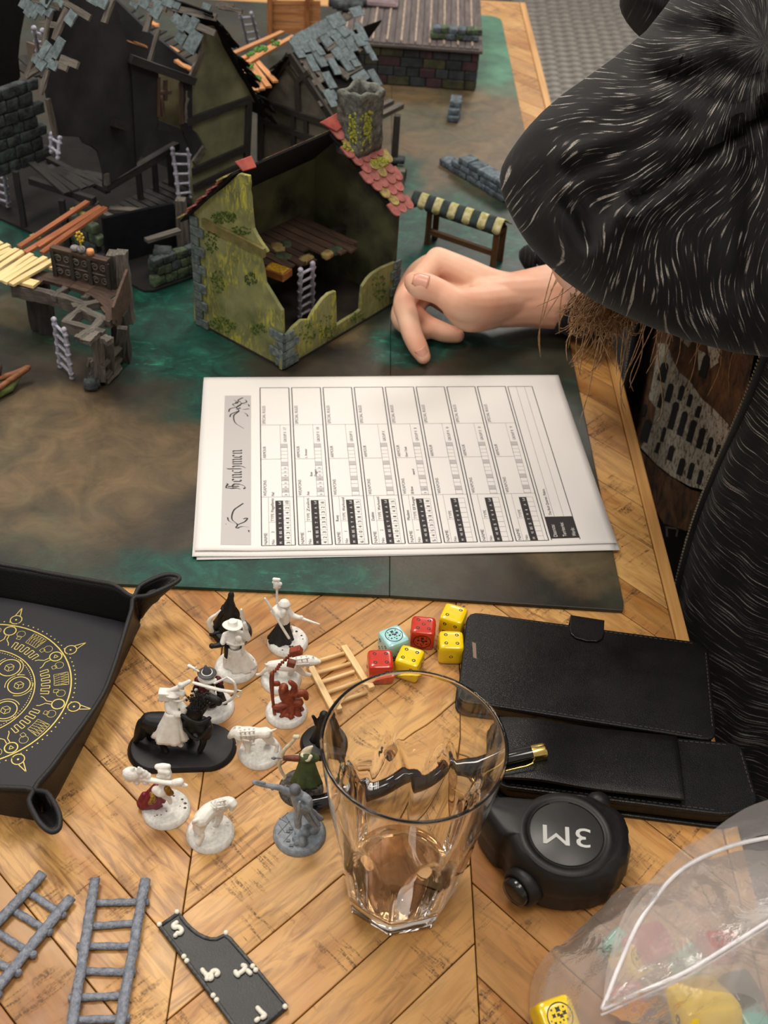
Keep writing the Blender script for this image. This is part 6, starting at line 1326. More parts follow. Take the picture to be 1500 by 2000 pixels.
# the tiny barrel, helmet and golden figure on the rail
t = thing('tiny_figure', 'tiny gold and white figure perched on the walkway hand rail', 'figurine', tuple(BP(bl_ * .5, bt_ + 3, 0)))
b = B(); c0 = BP(bl_ * .52, bt_ + 3, 0); b.ell(c0 + Vector((0, 0, 3)), (3.4, 3, 3.2)); b.ell(c0 - BP.u * 6 + Vector((0, 0, 2.6)), (4, 3, 2.8)); mk('body', b, paint('tiny_white', rgb(150, 160, 160), rgb(110, 80, 84), 500, .7), t, smooth=True)
b = B(); b.tube([c0 + Vector((0, 0, 3)), c0 + Vector((0, 0, 12))], .6, 6)
for k in range(8): a = k * .785; b.ell(c0 + Vector((0, 0, 14)) + BP.u * 3 * math.cos(a) + Vector((0, 0, 4 * math.sin(a))), 1.2, nu=6, nv=4)
b.ell(c0 + Vector((0, 0, 14)), 1.6, nu=6, nv=4); mk('wreath', b, flat('tiny_gold', rgb(206, 170, 50), .5), t)
t = thing('tiny_barrel', 'tiny orange brown tub on the walkway hand rail', 'toy barrel', tuple(BP(bl_ * .68, bt_ + 2.6, 0))); b = B(); b.lathe([(2.6, 0), (3.3, 2.4), (2.8, 5), (2.2, 5.1)], 14, Matrix.Translation(BP(bl_ * .68, bt_ + 2.6, 0))); mk('tub', b, LWOOD, t, smooth=True)
# plank bridges
t = thing('plank_bridge', 'rust orange long plank bridge reaching from walkway to the dark ruin', 'toy walkway', tuple(at(120, 440, 60)), group='toy plank walkways')
for a, c in (((38, 482), (172, 394)), ((50, 493), (196, 404)), ((74, 482), (196, 404)), ((82, 494), (206, 406))): zpiece('plank', a, c, 64 if a[0] in (38, 74) else 62, 5.2, 2.2, OWOOD, t, z2=74)
for a, c in (((62, 459), (118, 490)), ((140, 408), (188, 428))): zpiece('cross_board', a, c, 61 if a[0] < 100 else 68, 4.5, 2, paint('green_board', rgb(150, 150, 70), rgb(120, 96, 60), 200, .8), t)
t = thing('stick_bridge', 'pale unpainted stick bridge resting on the broken walkway', 'toy walkway', tuple(at(40, 520, 60)), group='toy plank walkways')
for a, c in (((-60, 478), (108, 521)), ((-70, 520), (72, 556))): zpiece('support_board', a, c, 58.5, 9.5, 2.4, PALE, t, j=.2)
for a, c in (((-62, 512), (18, 478)), ((-50, 522), (22, 486)), ((-40, 532), (34, 487)), ((-28, 540), (46, 491)), ((-16, 548), (62, 497)), ((-2, 548), (70, 503)), ((8, 552), (88, 503)), ((22, 556), (104, 508)), ((-66, 500), (4, 474))): zpiece('stick', a, c, 61.4, 5.2, 2, PALE, t, j=.25)
# boat prow at the left edge
t = thing('toy_boat', 'brown and green toy boat prow poking in at the left edge', 'toy boat', tuple(at(10, 760, Z0)))
b = B(); tip = at(59, 716, 16); st_ = at(-70, 750, 12)
for side in (0, 1):
    P = [at(-80, 740 + 40 * side, 13), at(-20, 742 + 26 * side, 12), at(25, 731 + 8 * side, 13), tip]
    b.tube(catmull(P, 4), [2.2] * 12 + [1.4], 6, 1.2)
mk('gunwale', b, timber('boat_wood', rgb(138, 88, 56), rgb(96, 56, 34), 300, .2), t, smooth=True)
b = B(); b.tube([at(-80, 775, 6), at(-20, 770, 6), at(18, 755, 7), at(40, 735, 11)], [11, 9.5, 6, 1.5], 10, .6); mk('hull', b, paint('boat_green', rgb(96, 110, 50), rgb(60, 70, 36), 150, .8), t, smooth=True)
b = B(); b.tube([at(-6, 738, 12), at(-4, 716, 22), at(-8, 705, 26)], [3, 3.6, 2.6], 8); mk('oar_post', b, BWOOD, t, smooth=True)

# ======================= market stall =======================
SF = at(834, 476, Z0); SB = at(962, 520, Z0); u_ = (SB - SF).normalized(); Ls = (SB - SF).length; n_s = Vector((-u_.y, u_.x, 0)); n_s = n_s if n_s.y > 0 else -n_s
stl = thing('market_stall', 'small wooden market stall frame with green and cream striped awning', 'toy stall', tuple(SF))
SWOOD = timber('stall_wood', rgb(98, 66, 34), rgb(60, 40, 22), 400, .12, .75, .15)
for k, nm in ((0, 0), (1, 1)):
    for d in (0, 15): p = SF + u_ * (Ls * k) + n_s * d; piece('post', p, p + Vector((0, 0, 36)), 5.5, 5.5, SWOOD, stl, up=(0, 1, 0), seg=2)
for d, z in ((0, 14), (0, 36), (15, 36)): piece('crossbar', SF + n_s * d + Vector((0, 0, z)), SB + n_s * d + Vector((0, 0, z)), 4.5, 5, SWOOD, stl)
for k in (0, 1): piece('side_bar', SF + u_ * (Ls * k) + Vector((0, 0, 34)), SF + u_ * (Ls * k) + n_s * 15 + Vector((0, 0, 34)), 4.5, 4, SWOOD, stl)
NS = 12; x0_, x1_ = -20, Ls + 5; AWG, AWC = paint('awning_green', rgb(52, 68, 68), rgb(34, 46, 48), 200, .85), paint('awning_cream', rgb(208, 200, 160), rgb(160, 156, 90), 260, .85, .5, 500)
for i in range(NS):
    a, c = lerp(x0_, x1_, i / NS), lerp(x0_, x1_, (i + 1) / NS)
    def aw(u, v, a=a, c=c):
        x = lerp(a, c, u)
        if v < .55: t = v / .55; d = lerp(-5, 4, t); z = lerp(39, 49, math.sin(t * 1.57))
        else: t = (v - .55) / .45; d = lerp(4, 22, t); z = lerp(49, 37, t)
        if v == 0: z -= 2.2 * math.sin(u * math.pi) + 1
        return SF + u_ * x + n_s * d + Vector((0, 0, z))
    b = B(); b.surf(aw, 4, 12); mk('awning_stripe', b, AWG if i % 2 == 0 else AWC, stl, smooth=True, mods=[solidify(1.0, 0)])
# ======================= free-standing stone walls =======================
def stone_wall(o, deg, L, hs, th, label, mats, n_h=2, sz=13, parent=None, zb=Z0):
    t = thing('stone_barrier', label, 'toy wall', (o.x, o.y, zb + .05), group='little free-standing stone walls'); u = dirv(deg); nrm = Vector((-u.y, u.x, 0)); rs = random.Random(L); n_c = len(hs)
    for i, h in enumerate(hs):
        for r_ in range(h):
            w_ = L / n_c; off = (w_ * .5 if r_ % 2 and i < n_c - 1 and hs[min(n_c - 1, i + 1)] > r_ else 0)
            hh = sz * .52
            block('stone', o + u * (w_ * (i + .5) + (w_ * .3 if r_ % 2 else 0) + rs.uniform(-.8, .8)) + nrm * rs.uniform(-.6, .6) + Vector((0, 0, zb - o.z + .2 + hh * (r_ + .5))), (w_ / 2 * .97, th / 2, hh / 2 * .99), mats[rs.randrange(len(mats))], t, deg, .4)
    return t
stone_wall(at(868, 318, Z0), -50, 108, [1, 2, 3, 3, 3, 3, 3], 17, 'longer grey stone wall piece near the elbow, stepped at its left end', [BSTONE])
stone_wall(at(884, 240, Z0), 84, 34, [2, 3, 3], 13, 'short upright grey stone wall stub standing end-on behind the long one', [BSTONE])
# ======================= big stone building block at the back =======================
CO_ = at(928, 178, Z0); ck = 1.0; CRW, CD, CH = 174, 210, 54
bd = thing('stone_block_building', 'low dark stone block building with ribbed wooden roof at the top', 'toy building', tuple(CO_))
CX0, CX1, CY0 = CO_.x - CRW, CO_.x, CO_.y
b = B(); b.box((CX0, CY0 + 3, Z0), (CX1 - 3, CY0 + CD, CH - 4)); mk('core', b, paint('block_core', rgb(30, 31, 33), rgb(20, 21, 23), 60, .9), bd)
BR = [paint('brick_dark', rgb(52, 58, 62), rgb(34, 38, 42), 90, .85, .7, 260, vary=.2, bd=.8), paint('brick_red', rgb(72, 48, 52), rgb(48, 36, 40), 90, .85, .7, 260, vary=.2, bd=.8), paint('brick_olive', rgb(74, 72, 48), rgb(46, 46, 36), 90, .85, .7, 260, vary=.2, bd=.8)]
rs = random.Random(9); rh = (CH - 8) / 4
for r_ in range(4):
    x = CX0 + (rs.uniform(4, 12))
    while x < CX1 - 2:
        w_ = rs.choice((16, 20, 24, 28)); w_ = min(w_, CX1 - x)
        b = B(); b.box((x + .5, CY0 - rs.uniform(0, .8), Z0 + 1 + r_ * rh), (x + w_ - .5, CY0 + 5, Z0 + 1 + (r_ + 1) * rh - .9)); mk('brick', b, BR[0 if rs.random() < .66 else rs.choice((1, 2))], bd, mods=[bevel(.5, 1)]); x += w_
    y = CY0 + 4
    while y < CY0 + CD - 2:
        w_ = rs.choice((18, 22, 26)); b = B(); b.box((CX1 - 5, y + .5, Z0 + 1 + r_ * rh), (CX1 + rs.uniform(0, .8), y + w_ - .5, Z0 + 1 + (r_ + 1) * rh - .9)); mk('brick', b, BR[0], bd, mods=[bevel(.5, 1)]); y += w_
RFW = timber('roof_board', rgb(104, 94, 92), rgb(70, 62, 62), 300, .1, .8, .1, .4)
b = B(); b.box((CX0 - 2, CY0 - 4, CH - 4), (CX1 + 4, CY0 + CD, CH)); mk('roof_slab', b, RFW, bd, mods=[bevel(.8, 1)])
for k in range(20): x = CX0 + 4 + k * 8.7; piece('roof_plank', Vector((x, CY0 - 1, CH + .9)), Vector((x, CY0 + CD - 4, CH + .9)), 7.4, 1.6, RFW, bd, seg=2)
for k in range(10): x = CX0 + 8.4 + k * 17.4; piece('pale_rib', Vector((x, CY0 + 6, CH + 2.1)), Vector((x, CY0 + CD - 6, CH + 2.1)), 2.2, 1.6, paint('pale_rib', rgb(176, 158, 142), rgb(140, 124, 112), 200, .8), bd, j=.3, seg=6)
stone_wall(at(838, 73, CH + 2), 1, 62, [2, 2, 2, 2, 2, 2], 15, 'green faced stone wall piece lying on the ribbed roof', [GSTONE, BSTONE], zb=CH + 2.9)
t = thing('roof_hatch', 'flat dusty pink plate lying on the ribbed roof', 'toy roof piece', tuple(at(748, 10, CH + 3.4))); c0 = at(748, 6, CH + 4); b = B(); b.box((c0.x - 22, c0.y - 14, CH + 3.2), (c0.x + 20, c0.y + 26, CH + 6)); mk('plate', b, paint('dusty_pink', rgb(132, 112, 116), rgb(104, 88, 92), 90, .8), t, mods=[bevel(.6, 1)])
b = B(); b.box((c0.x - 19, c0.y - 11, CH + 6.05), (c0.x + 17, c0.y + 23, CH + 7.2)); mk('raised_panel', b, _pm['dusty_pink'], t, mods=[bevel(.4, 1)])
t = thing('rubble_heap', 'dark slate rubble heap beside the pink plate', 'toy rubble', tuple(at(680, 8, CH + 3)))
for i in range(7): rock('rubble', at(655 + i * 8, 4 + (i % 3) * 4, CH + 8) + Vector((0, 0, 0)), (9, 8, 5), RSTONE, t, i)
# ======================= scaffold tower behind =======================
sc = thing('timber_scaffold', 'orange timber scaffold with plank wall behind the slate roof', 'toy scaffold', tuple(at(565, 95, Z0)))
OR = timber('scaffold_wood', rgb(176, 112, 60), rgb(120, 70, 34), 300, .1, .7, .12)
g0, g1 = at(528, 100, Z0), at(600, 100, Z0); ux = (g1 - g0).normalized()
for p in (g0, g1, g0 + Vector((0, 50, 0)), g1 + Vector((0, 50, 0))): piece('post', p, p + Vector((0, 0, 108)), 6, 6, OR, sc, up=(0, 1, 0))
for k in range(8): z = 24 + k * 5.2; piece('plank', g0 - ux * 2 + Vector((0, 3.5 if k % 2 else 4.5, z)), g1 + ux * 16 + Vector((0, 4, z + rnd(-.6, .6))), 1.8, 4.8, LWOOD, sc)
piece('rail', g0 + Vector((0, 4, 92)), g1 + Vector((0, 4, 78)), 4, 4, OR, sc); piece('rail', g0 + Vector((0, 0, 104)), g0 + Vector((0, 50, 104)), 4, 4, OR, sc); piece('rail', g0 + Vector((0, 50, 92)), g1 + Vector((0, 50, 92)), 4, 4, OR, sc)
# ---------------------------------------------------------------- miniatures standing on the table
random.seed(31)
WHT = paint('white_primer', rgb(238, 235, 228), rgb(222, 219, 211), 260, .55, .35, 1600, bd=.15); WHD = paint('dusty_primer', rgb(226, 224, 218), rgb(200, 199, 195), 500, .7, .4, 1600, bd=.15)
BLK = paint('black_primer', rgb(24, 24, 24), rgb(14, 14, 14), 300, .5, .35, 1600, bd=.15, spec=.35); GRM = paint('grey_resin_mini', rgb(146, 154, 162), rgb(116, 124, 132), 320, .5, .5, 1500, bd=.2); GRH = paint('dark_grey_resin', rgb(106, 110, 116), None, 300, .5)
RUST = paint('rust_red', rgb(150, 66, 38), rgb(112, 44, 26), 300, .5, .4, 1500, bd=.2); CRIM = paint('crimson_cloth', rgb(142, 28, 52), rgb(96, 16, 34), 300, .5, .3, 1500); WINE = paint('wine_cloth', rgb(104, 18, 36), rgb(70, 12, 24), 300, .55, .3, 1500)
SLG = paint('hat_grey', rgb(78, 80, 84), rgb(56, 58, 60), 300, .6, .3, 1500); GRN = paint('cloak_green', rgb(72, 88, 46), rgb(50, 64, 34), 200, .6, .3, 1500); BONEW = paint('bone_white', rgb(224, 214, 186), rgb(196, 186, 156), 300, .55, .3, 1500); LEA = paint('brown_leather', rgb(120, 62, 36), rgb(84, 42, 26), 300, .5, .3, 1500); BRS = paint('mini_brass', rgb(168, 122, 40), rgb(110, 78, 26), 300, .4, .3, 1500, metal=.5); BLB = paint('blackbase', rgb(20, 20, 21), rgb(14, 14, 15), 300, .45, .3, 1800, spec=.35)
class Fig:
    def __init__(s, label, bx, by, r, conv, group='gaming miniatures on round bases', name='miniature', cat='miniature', basemat=None, rim=None, oval=None):
        s.c = at(bx, by, 0); s.conv = conv; s.t = thing(name, label, cat, (s.c.x, s.c.y, 0), group=group); s.b = B(); s.r = r
        if oval:
            L, w_, ang = oval; u, v = Vector((math.cos(ang), math.sin(ang), 0)), Vector((-math.sin(ang), math.cos(ang), 0)); pts = []
            for k in range(40):
                a = 2 * math.pi * k / 40; x, y = math.cos(a), math.sin(a); pts.append(s.c + u * ((L / 2 - w_ / 2) * (1 if x > 0 else -1) + w_ / 2 * x) + v * (w_ / 2 * y))
            b = B(); n_ = 40; rows = []
            for z, k in ((.1, 1), (1, 1), (3.4, .94), (3.6, .92)): rows += [s.c + (p - s.c) * k + Vector((0, 0, z)) for p in pts]
            b.add(rows, [(i * n_ + q, i * n_ + (q + 1) % n_, (i + 1) * n_ + (q + 1) % n_, (i + 1) * n_ + q) for i in range(3) for q in range(n_)] + [tuple(range(n_ - 1, -1, -1)), tuple(3 * n_ + q for q in range(n_))])
        else: b = B(); b.lathe([(r, .1), (r, .8), (r * .90, 3.4), (r * .87, 3.6), (.1, 3.6)], 40, Matrix.Translation((s.c.x, s.c.y, 0)))
        s.base = mk('base', b, basemat or WHD, s.t, smooth=True, mods=[lambda o: setattr(o.modifiers.new('edge_split', 'EDGE_SPLIT'), 'split_angle', math.radians(40))])
    def __call__(s, X, Y, dy=0.0):
        px, py = s.conv(X, Y); d = ray(px, py); t = (s.c.y + dy) / d.y; p = CO + d * t; p.z = max(p.z, 3.4); return p
    def lb(s, b, pts, rads, n=10, sub=3, flat_=1.0):
        P = [s(*p) if not isinstance(p, Vector) else p for p in pts]
        if not hasattr(rads, '__len__'): rads = [rads] * len(P)
        Q = catmull(P, sub) if len(P) > 2 else P; R = [q.x for q in catmull([(r_, 0, 0) for r_ in rads], sub)] if len(P) > 2 else rads
        b.tube(Q, R, n, flat_); b.ell(Q[0], R[0] * (1 if flat_ == 1 else flat_), nu=8, nv=6); b.ell(Q[-1], R[-1] * (1 if flat_ == 1 else flat_), nu=8, nv=6)
    def el(s, b, p, r, R=None): b.ell(s(*p) if not isinstance(p, Vector) else p, r, R, nu=12, nv=8)
    def done(s, b, name, mat, vox=.42, it=2, label=None, parent=None): return mk(name, b, mat, parent or s.t, smooth=True, mods=[remesh(vox, it)] if vox else [], label=label)
    def skirt(s, name, mat, top, bot, rt, rb, rip=6, amp=.12, ph=0, sq=.8, a0=0, a1=6.2832, lab=None, flare=None, th=.8):
        T, Bt = s(*top) if not isinstance(top, Vector) else top, s(*bot) if not isinstance(bot, Vector) else bot; b = B(); full = abs(a1 - a0) > 6.2
        def fn(u, v):
            a = lerp(a0, a1, u); k = v ** 1.15; r_ = lerp(rt, rb, k) * (1 + amp * v * math.sin(a * rip + ph) + .05 * v * math.sin(a * 2.3 * rip + 1))
            c = T.lerp(Bt, v); return c + Vector((r_ * math.cos(a), r_ * sq * math.sin(a), amp * 2 * v * math.sin(a * rip + ph)))
        b.surf(fn, 48, 12, wrap=full); return mk(name, b, mat, s.t, smooth=True, mods=[solidify(th, 0)], label=lab)
    def face(s, b, c, r, fwd, mat=None):
        fwd = Vector(fwd).normalized(); s.el(b, c, (r, r, r * 1.15)); s.el(b, c + fwd * r * .95 + Vector((0, 0, -r * .05)), r * .28); s.el(b, c + fwd * r * .7 + Vector((0, 0, -r * .7)), r * .42)
        side = Vector((-fwd.y, fwd.x, 0)); s.el(b, c + fwd * r * .75 + side * r * .38 + Vector((0, 0, r * .28)), r * .2); s.el(b, c + fwd * r * .75 - side * r * .38 + Vector((0, 0, r * .28)), r * .2)
    def rubble(s, mat, n=10, seed=0):
        rs = random.Random(seed); b = B()
        for _ in range(n):
            a, r_ = rs.uniform(0, 6.28), s.r * .8 * math.sqrt(rs.random()); k = rs.uniform(.4, 1.1); b.ell(s.c + Vector((r_ * math.cos(a), r_ * math.sin(a), 3.5)), (k, k * .8, k * .6), nu=6, nv=4)
        mk('base_grit', b, mat, s.t, kind='stuff')
cA = lambda X, Y: (230 + X / 3.488, 1120 + Y / 3.488); cB = lambda X, Y: (230 + X / 3.488, 1380 + Y / 3.488)
VR = Vector((1, 0, 0))
# 1 black archer at the back
f = Fig('black primed hooded archer miniature with white bow, farthest back of the figures', 454, 1236, 12.6, cA, basemat=BLB)
b = B(); f.lb(b, [(770, 160), (765, 190), (760, 230), (755, 300), (745, 380), (738, 460)], [2.0, 2.6, 4.2, 4.4, 5, 5.6]); f.el(b, (772, 150), (2.1, 2.2, 2.6)); f.lb(b, [(775, 140), (770, 132)], [1.7, 1.0]); f.lb(b, [(725, 230), (715, 250, -2), (690, 300, -3)], [2, 1.8, 1.4]); f.lb(b, [(790, 240), (812, 270), (815, 300)], [2, 1.9, 1.6]); f.lb(b, [(705, 470, -3), (660, 492, -5), (642, 496, -6)], [1.4, 1.3, 1.5])
f.lb(b, [(750, 440), (730, 520)], [2.4, 1.6]); f.lb(b, [(770, 440), (790, 520)], [2.4, 1.6]); f.done(b, 'body', BLK); f.skirt('cloak', BLK, (755, 230, 1), (745, 470, 2), 3.6, 8.2, 7, .14, 1, .7)
b = B(); f.lb(b, [(700, 250, -3), (672, 278, -4), (640, 300, -5), (622, 330, -5), (630, 370, -5), (642, 400, -4), (652, 440, -4), (640, 490, -4), (655, 545, -4)], [.5, .9, 1.1, 1.7, 1.9, 1.6, 1.0, .8, .4]); f.el(b, (632, 345, -5), (2.0, 1.3, 3)); f.done(b, 'bow', WHT, .35, 1, label='white bow')
# 2 broad hat and long coat, seen from behind
f = Fig('white miniature in broad-brimmed hat and long flared coat, seen from behind', 461, 1304, 13.4, cA)
b = B(); f.lb(b, [(790, 400), (792, 440), (795, 500), (800, 560)], [2.6, 4.0, 3.6, 4.2]); f.lb(b, [(735, 425), (800, 415), (870, 425)], [2.6, 3.2, 2.6]); f.lb(b, [(868, 425), (885, 440, -2), (872, 400, -3), (866, 365, -3)], [2.4, 2.2, 1.7, 1.5]); f.lb(b, [(735, 425), (724, 450, -2), (712, 478, -4)], [2.4, 2.2, 1.7]); f.lb(b, [(745, 470, -5), (800, 490, -6), (850, 480, -5)], [.8, .9, .8]); f.el(b, (822, 448, -6), (2.4, 1.6, 2.8)); f.el(b, (790, 500, -5), (2.2, 1.6, 2)); f.lb(b, [(855, 480, -5), (856, 540, -5)], [.9, .9]); f.el(b, (785, 372), 2.6); f.done(b, 'body', WHT)
b = B(); h = f(783, 350); n_ = 40; rows = []
for r_, z in ((.1, -.2), (5.9, -.6), (6.4, .1), (5.8, .35), (3.4, .1), (3.1, .2), (2.9, 2.6), (2.4, 3.2), (1.8, 2.8), (.1, 2.7)): rows += [h + Matrix.Rotation(-.22, 3, 'X') @ Vector((r_ * math.cos(q * .157), r_ * math.sin(q * .157), z + .35 * math.sin(q * .314) * (r_ > 4))) for q in range(n_)]
b.add(rows, [(i * n_ + q, i * n_ + (q + 1) % n_, (i + 1) * n_ + (q + 1) % n_, (i + 1) * n_ + q) for i in range(9) for q in range(n_)]); mk('hat', b, WHT, f.t, smooth=True)
f.skirt('coat_tails', WHT, (800, 500, -2), (838, 650, -1), 4.4, 9.2, 7, .10, 2, .75); f.skirt('cape', WHT, (795, 395), (795, 455, -1), 3.4, 7.2, 6, .1, 0, .62, th=.7)
b = B(); f.lb(b, [(712, 482, -4), (680, 490, -5), (650, 496, -6)], [1.8, 1.7, 1.4]); f.el(b, (641, 494, -6), 1.8); f.lb(b, [(742, 500, -3), (740, 560, -3), (735, 600, -3)], [1.6, 1.6, 1.5]); f.done(b, 'gauntlet_arm', BLK, .4, 2, label='black gauntlet arm')
b = B(); f.lb(b, [(735, 570, -3), (730, 640, -3)], [1.8, 1.3]); f.lb(b, [(770, 560, -4), (780, 650, -4)], [1.8, 1.3]); f.done(b, 'boots', WHT, .4)
b = B(); f.lb(b, [(842, 248, -3), (850, 300, -3), (862, 350, -3)], [.9, 1.1, 1.0]); f.lb(b, [(862, 340, -4), (875, 372, -4)], [1.3, 1.2]); f.done(b, 'pistol', WHT, .35, 1); f.rubble(WHD, 14, 2)
# 3 flagellant with banner mace
f = Fig('white miniature with black skirt, raised banner mace and sword, behind the warhounds', 562, 1255, 13.2, cA)
b = B(); f.lb(b, [(1120, 215), (1125, 250), (1140, 300), (1135, 325)], [3, 4.2, 3.6, 3.2]); f.el(b, (1135, 210), (3.0, 3.0, 2.6)); f.lb(b, [(1150, 240), (1190, 285, -1), (1240, 300, -2)], [2.4, 1.9, 1.4]); f.lb(b, [(1090, 235), (1060, 260, -3), (1090, 290, -4)], [2.4, 2.0, 1.7]); f.lb(b, [(1085, 265, -3), (1120, 285, -4), (1130, 260, -4)], [2.4, 2.2, 2]); f.lb(b, [(1150, 330), (1185, 380), (1190, 400)], [.7, .7, .6]); f.done(b, 'body', WHT)
b = B(); h = f(1135, 205); b.lathe([(4.0, -.8), (4.1, -.3), (3.3, .4), (2.8, 1.8), (1.6, 2.6), (.1, 2.8)], 24, Matrix.Translation(h) @ Matrix.Rotation(-.3, 4, 'X')); mk('helmet', b, WHT, f.t, smooth=True)
f.skirt('skirt', paint('black_skirt', rgb(38, 36, 38), rgb(22, 21, 22), 300, .55, .3, 1500, spec=.35), (1135, 325), (1108, 505, -1), 3.0, 7.8, 7, .12, 0, .72, lab='black skirt with grey highlights'); f.rubble(BLK, 12, 3)
b = B(); f.lb(b, [(1003, 170, -4), (1050, 245, -5), (1110, 350, -6), (1166, 440, -7)], [.7, .8, .9, .9]); f.lb(b, [(1240, 300, -2), (1300, 322, -3), (1374, 346, -4)], [1.0, .8, .5]); f.el(b, (1250, 300, -2), (1.6, 1.2, 1.6)); f.lb(b, [(1085, 320, -5), (1100, 300, -5)], [.8, .8]); f.done(b, 'swords', WHT, .33, 1)
b = B(); f.lb(b, [(1085, 200), (1084, 100), (1080, 60)], [.8, .8, .7]); f.el(b, (1082, 78), (2.2, 2, 3.4)); f.lb(b, [(1065, 40), (1100, 42)], [1.2, 1.0]); f.lb(b, [(1062, 60), (1108, 72)], [1.1, 1.3]); f.lb(b, [(1068, 95), (1102, 92)], [1.0, 1.0]); f.done(b, 'banner_mace', WHT, .35, 1)
# 4 crossbowman in grey hat
f = Fig('miniature with grey pointed hat, dark red coat and white crossbow', 414, 1382, 13.6, cA)
b = B(); f.lb(b, [(605, 735), (610, 780), (625, 850), (640, 880)], [4.2, 4.6, 3.8, 4]); f.lb(b, [(560, 740), (530, 790, -2), (545, 810, -4)], [2.2, 2, 1.6]); f.lb(b, [(670, 735), (705, 780, -1), (690, 810, -3)], [2.2, 2, 1.7]); f.lb(b, [(700, 830), (735, 900, 1)], [2.4, 1.4]); f.done(b, 'body', BLK)
f.skirt('coat', WINE, (600, 750, -1), (592, 875, -2), 3.8, 5.6, 6, .12, 1, .8, lab='dark red coat'); b = B(); f.lb(b, [(545, 725), (540, 760, -1)], [2.2, 1.9]); f.lb(b, [(680, 720), (700, 745, -1)], [2.2, 1.9]); f.done(b, 'sleeves', WINE, .4, label='dark red sleeves')
b = B(); h = f(608, 678); n_ = 32; rows = []
for r_, z in ((.1, -1), (5.3, -.6), (5.7, 0), (5.1, .35), (3.0, .5), (2.7, 1.6), (2.1, 2.6), (1.1, 4.4), (.6, 5.6), (.05, 5.8)): rows += [h + Matrix.Rotation(-.15, 3, 'X') @ Vector((r_ * math.cos(q * .196) - (z > 3) * .7, r_ * math.sin(q * .196), z)) for q in range(n_)]
b.add(rows, [(i * n_ + q, i * n_ + (q + 1) % n_, (i + 1) * n_ + (q + 1) % n_, (i + 1) * n_ + q) for i in range(9) for q in range(n_)]); mk('hat', b, SLG, f.t, smooth=True, label='grey pointed hat')
b = B(); b.tube([h + Vector((3.0 * math.cos(a * .4), 3.0 * math.sin(a * .4), .7)) for a in range(17)], .5, 6); f.lb(b, [(560, 715), (600, 735, -3), (660, 728, -3)], [1.6, 2.4, 1.6]); f.lb(b, [(600, 780, -5), (640, 800, -6), (660, 840, -5)], [.6, .5, .5]); f.lb(b, [(630, 790, -5), (620, 850, -6)], [.5, .4]); f.lb(b, [(520, 820, -3), (535, 790, -3)], [1.4, 1.2]); f.done(b, 'collar_and_cords', WHT, .35, 1)
b = B(); f.lb(b, [(515, 745, -6), (600, 768, -7), (700, 795, -8), (800, 808, -9)], [1.1, 1.2, 1.2, .9], flat_=.8); f.lb(b, [(745, 706, -6), (790, 740, -8), (803, 790, -9), (790, 840, -9), (745, 875, -8), (692, 892, -7)], [.6, .8, .9, .9, .8, .6]); f.lb(b, [(805, 795, -9), (840, 798, -9), (830, 845, -9), (806, 830, -9)], [.5, .5, .5, .5], sub=1); f.lb(b, [(660, 748, -6), (745, 708, -6)], [.8, .6]); f.lb(b, [(640, 800, -7), (700, 885, -8)], [1.1, .9]); f.done(b, 'crossbow', WHT, .33, 1)
b = B(); f.lb(b, [(485, 630, 2), (520, 648, 1), (552, 668, 0)], [1.2, .8, .6]); f.lb(b, [(515, 662, 1), (535, 640, 1)], [.5, .5]); f.done(b, 'sword_hilt', WHT, .33, 1); f.rubble(WHD, 8, 4)
# hounds
def hound(f, spine, sr, head, legs, tail, harness, ears=()):
    b = B(); f.lb(b, spine, sr, n=12); f.lb(b, head[:-1], head[-1], n=10)
    for pts, rr in legs: f.lb(b, pts, rr, n=8)
    f.lb(b, tail[:-1], tail[-1], n=6)
    for e in ears: f.lb(b, e, [.9, .4], n=6)
    f.done(b, 'body', WHT, .4, 2)
    b = B()
    for st in harness: f.lb(b, st, [.55] * len(st), n=6)
    mk('harness', b, WHT, f.t, smooth=True)
f = Fig('white armoured warhound miniature leaping, its nose by the small wooden ladder', 549, 1328, 12.6, cA, group='warhound miniatures')
hound(f, [(1040, 625, 1), (1100, 625), (1180, 622), (1240, 600)], [2.8, 3.6, 4.4, 3.6], [(1240, 600), (1300, 595), (1345, 598), (1372, 602), [3.4, 3.6, 2.6, 1.4]],
      [([(1050, 640), (1010, 655), (975, 685), (948, 690)], [2.6, 1.5, 1.1, 1.0]), ([(1060, 640, 3), (1040, 690, 3), (1060, 740, 3)], [2.6, 1.6, 1.0]), ([(1220, 640), (1265, 680), (1310, 690)], [2.6, 1.7, 1.2]), ([(1190, 650, 3), (1170, 690, 2), (1185, 735, 2)], [2.4, 1.5, 1.1])],
      [(1040, 620), (1010, 622), (1005, 615), [1.2, .8, .5]], [[(1215, 570, -3), (1222, 640, -4)], [(1250, 565, -3), (1262, 640, -4)], [(1285, 560, -3), (1300, 640, -4)], [(1210, 590, -4), (1300, 575, -4)], [(1210, 620, -5), (1300, 615, -5)]], [[(1325, 575), (1335, 560)]])
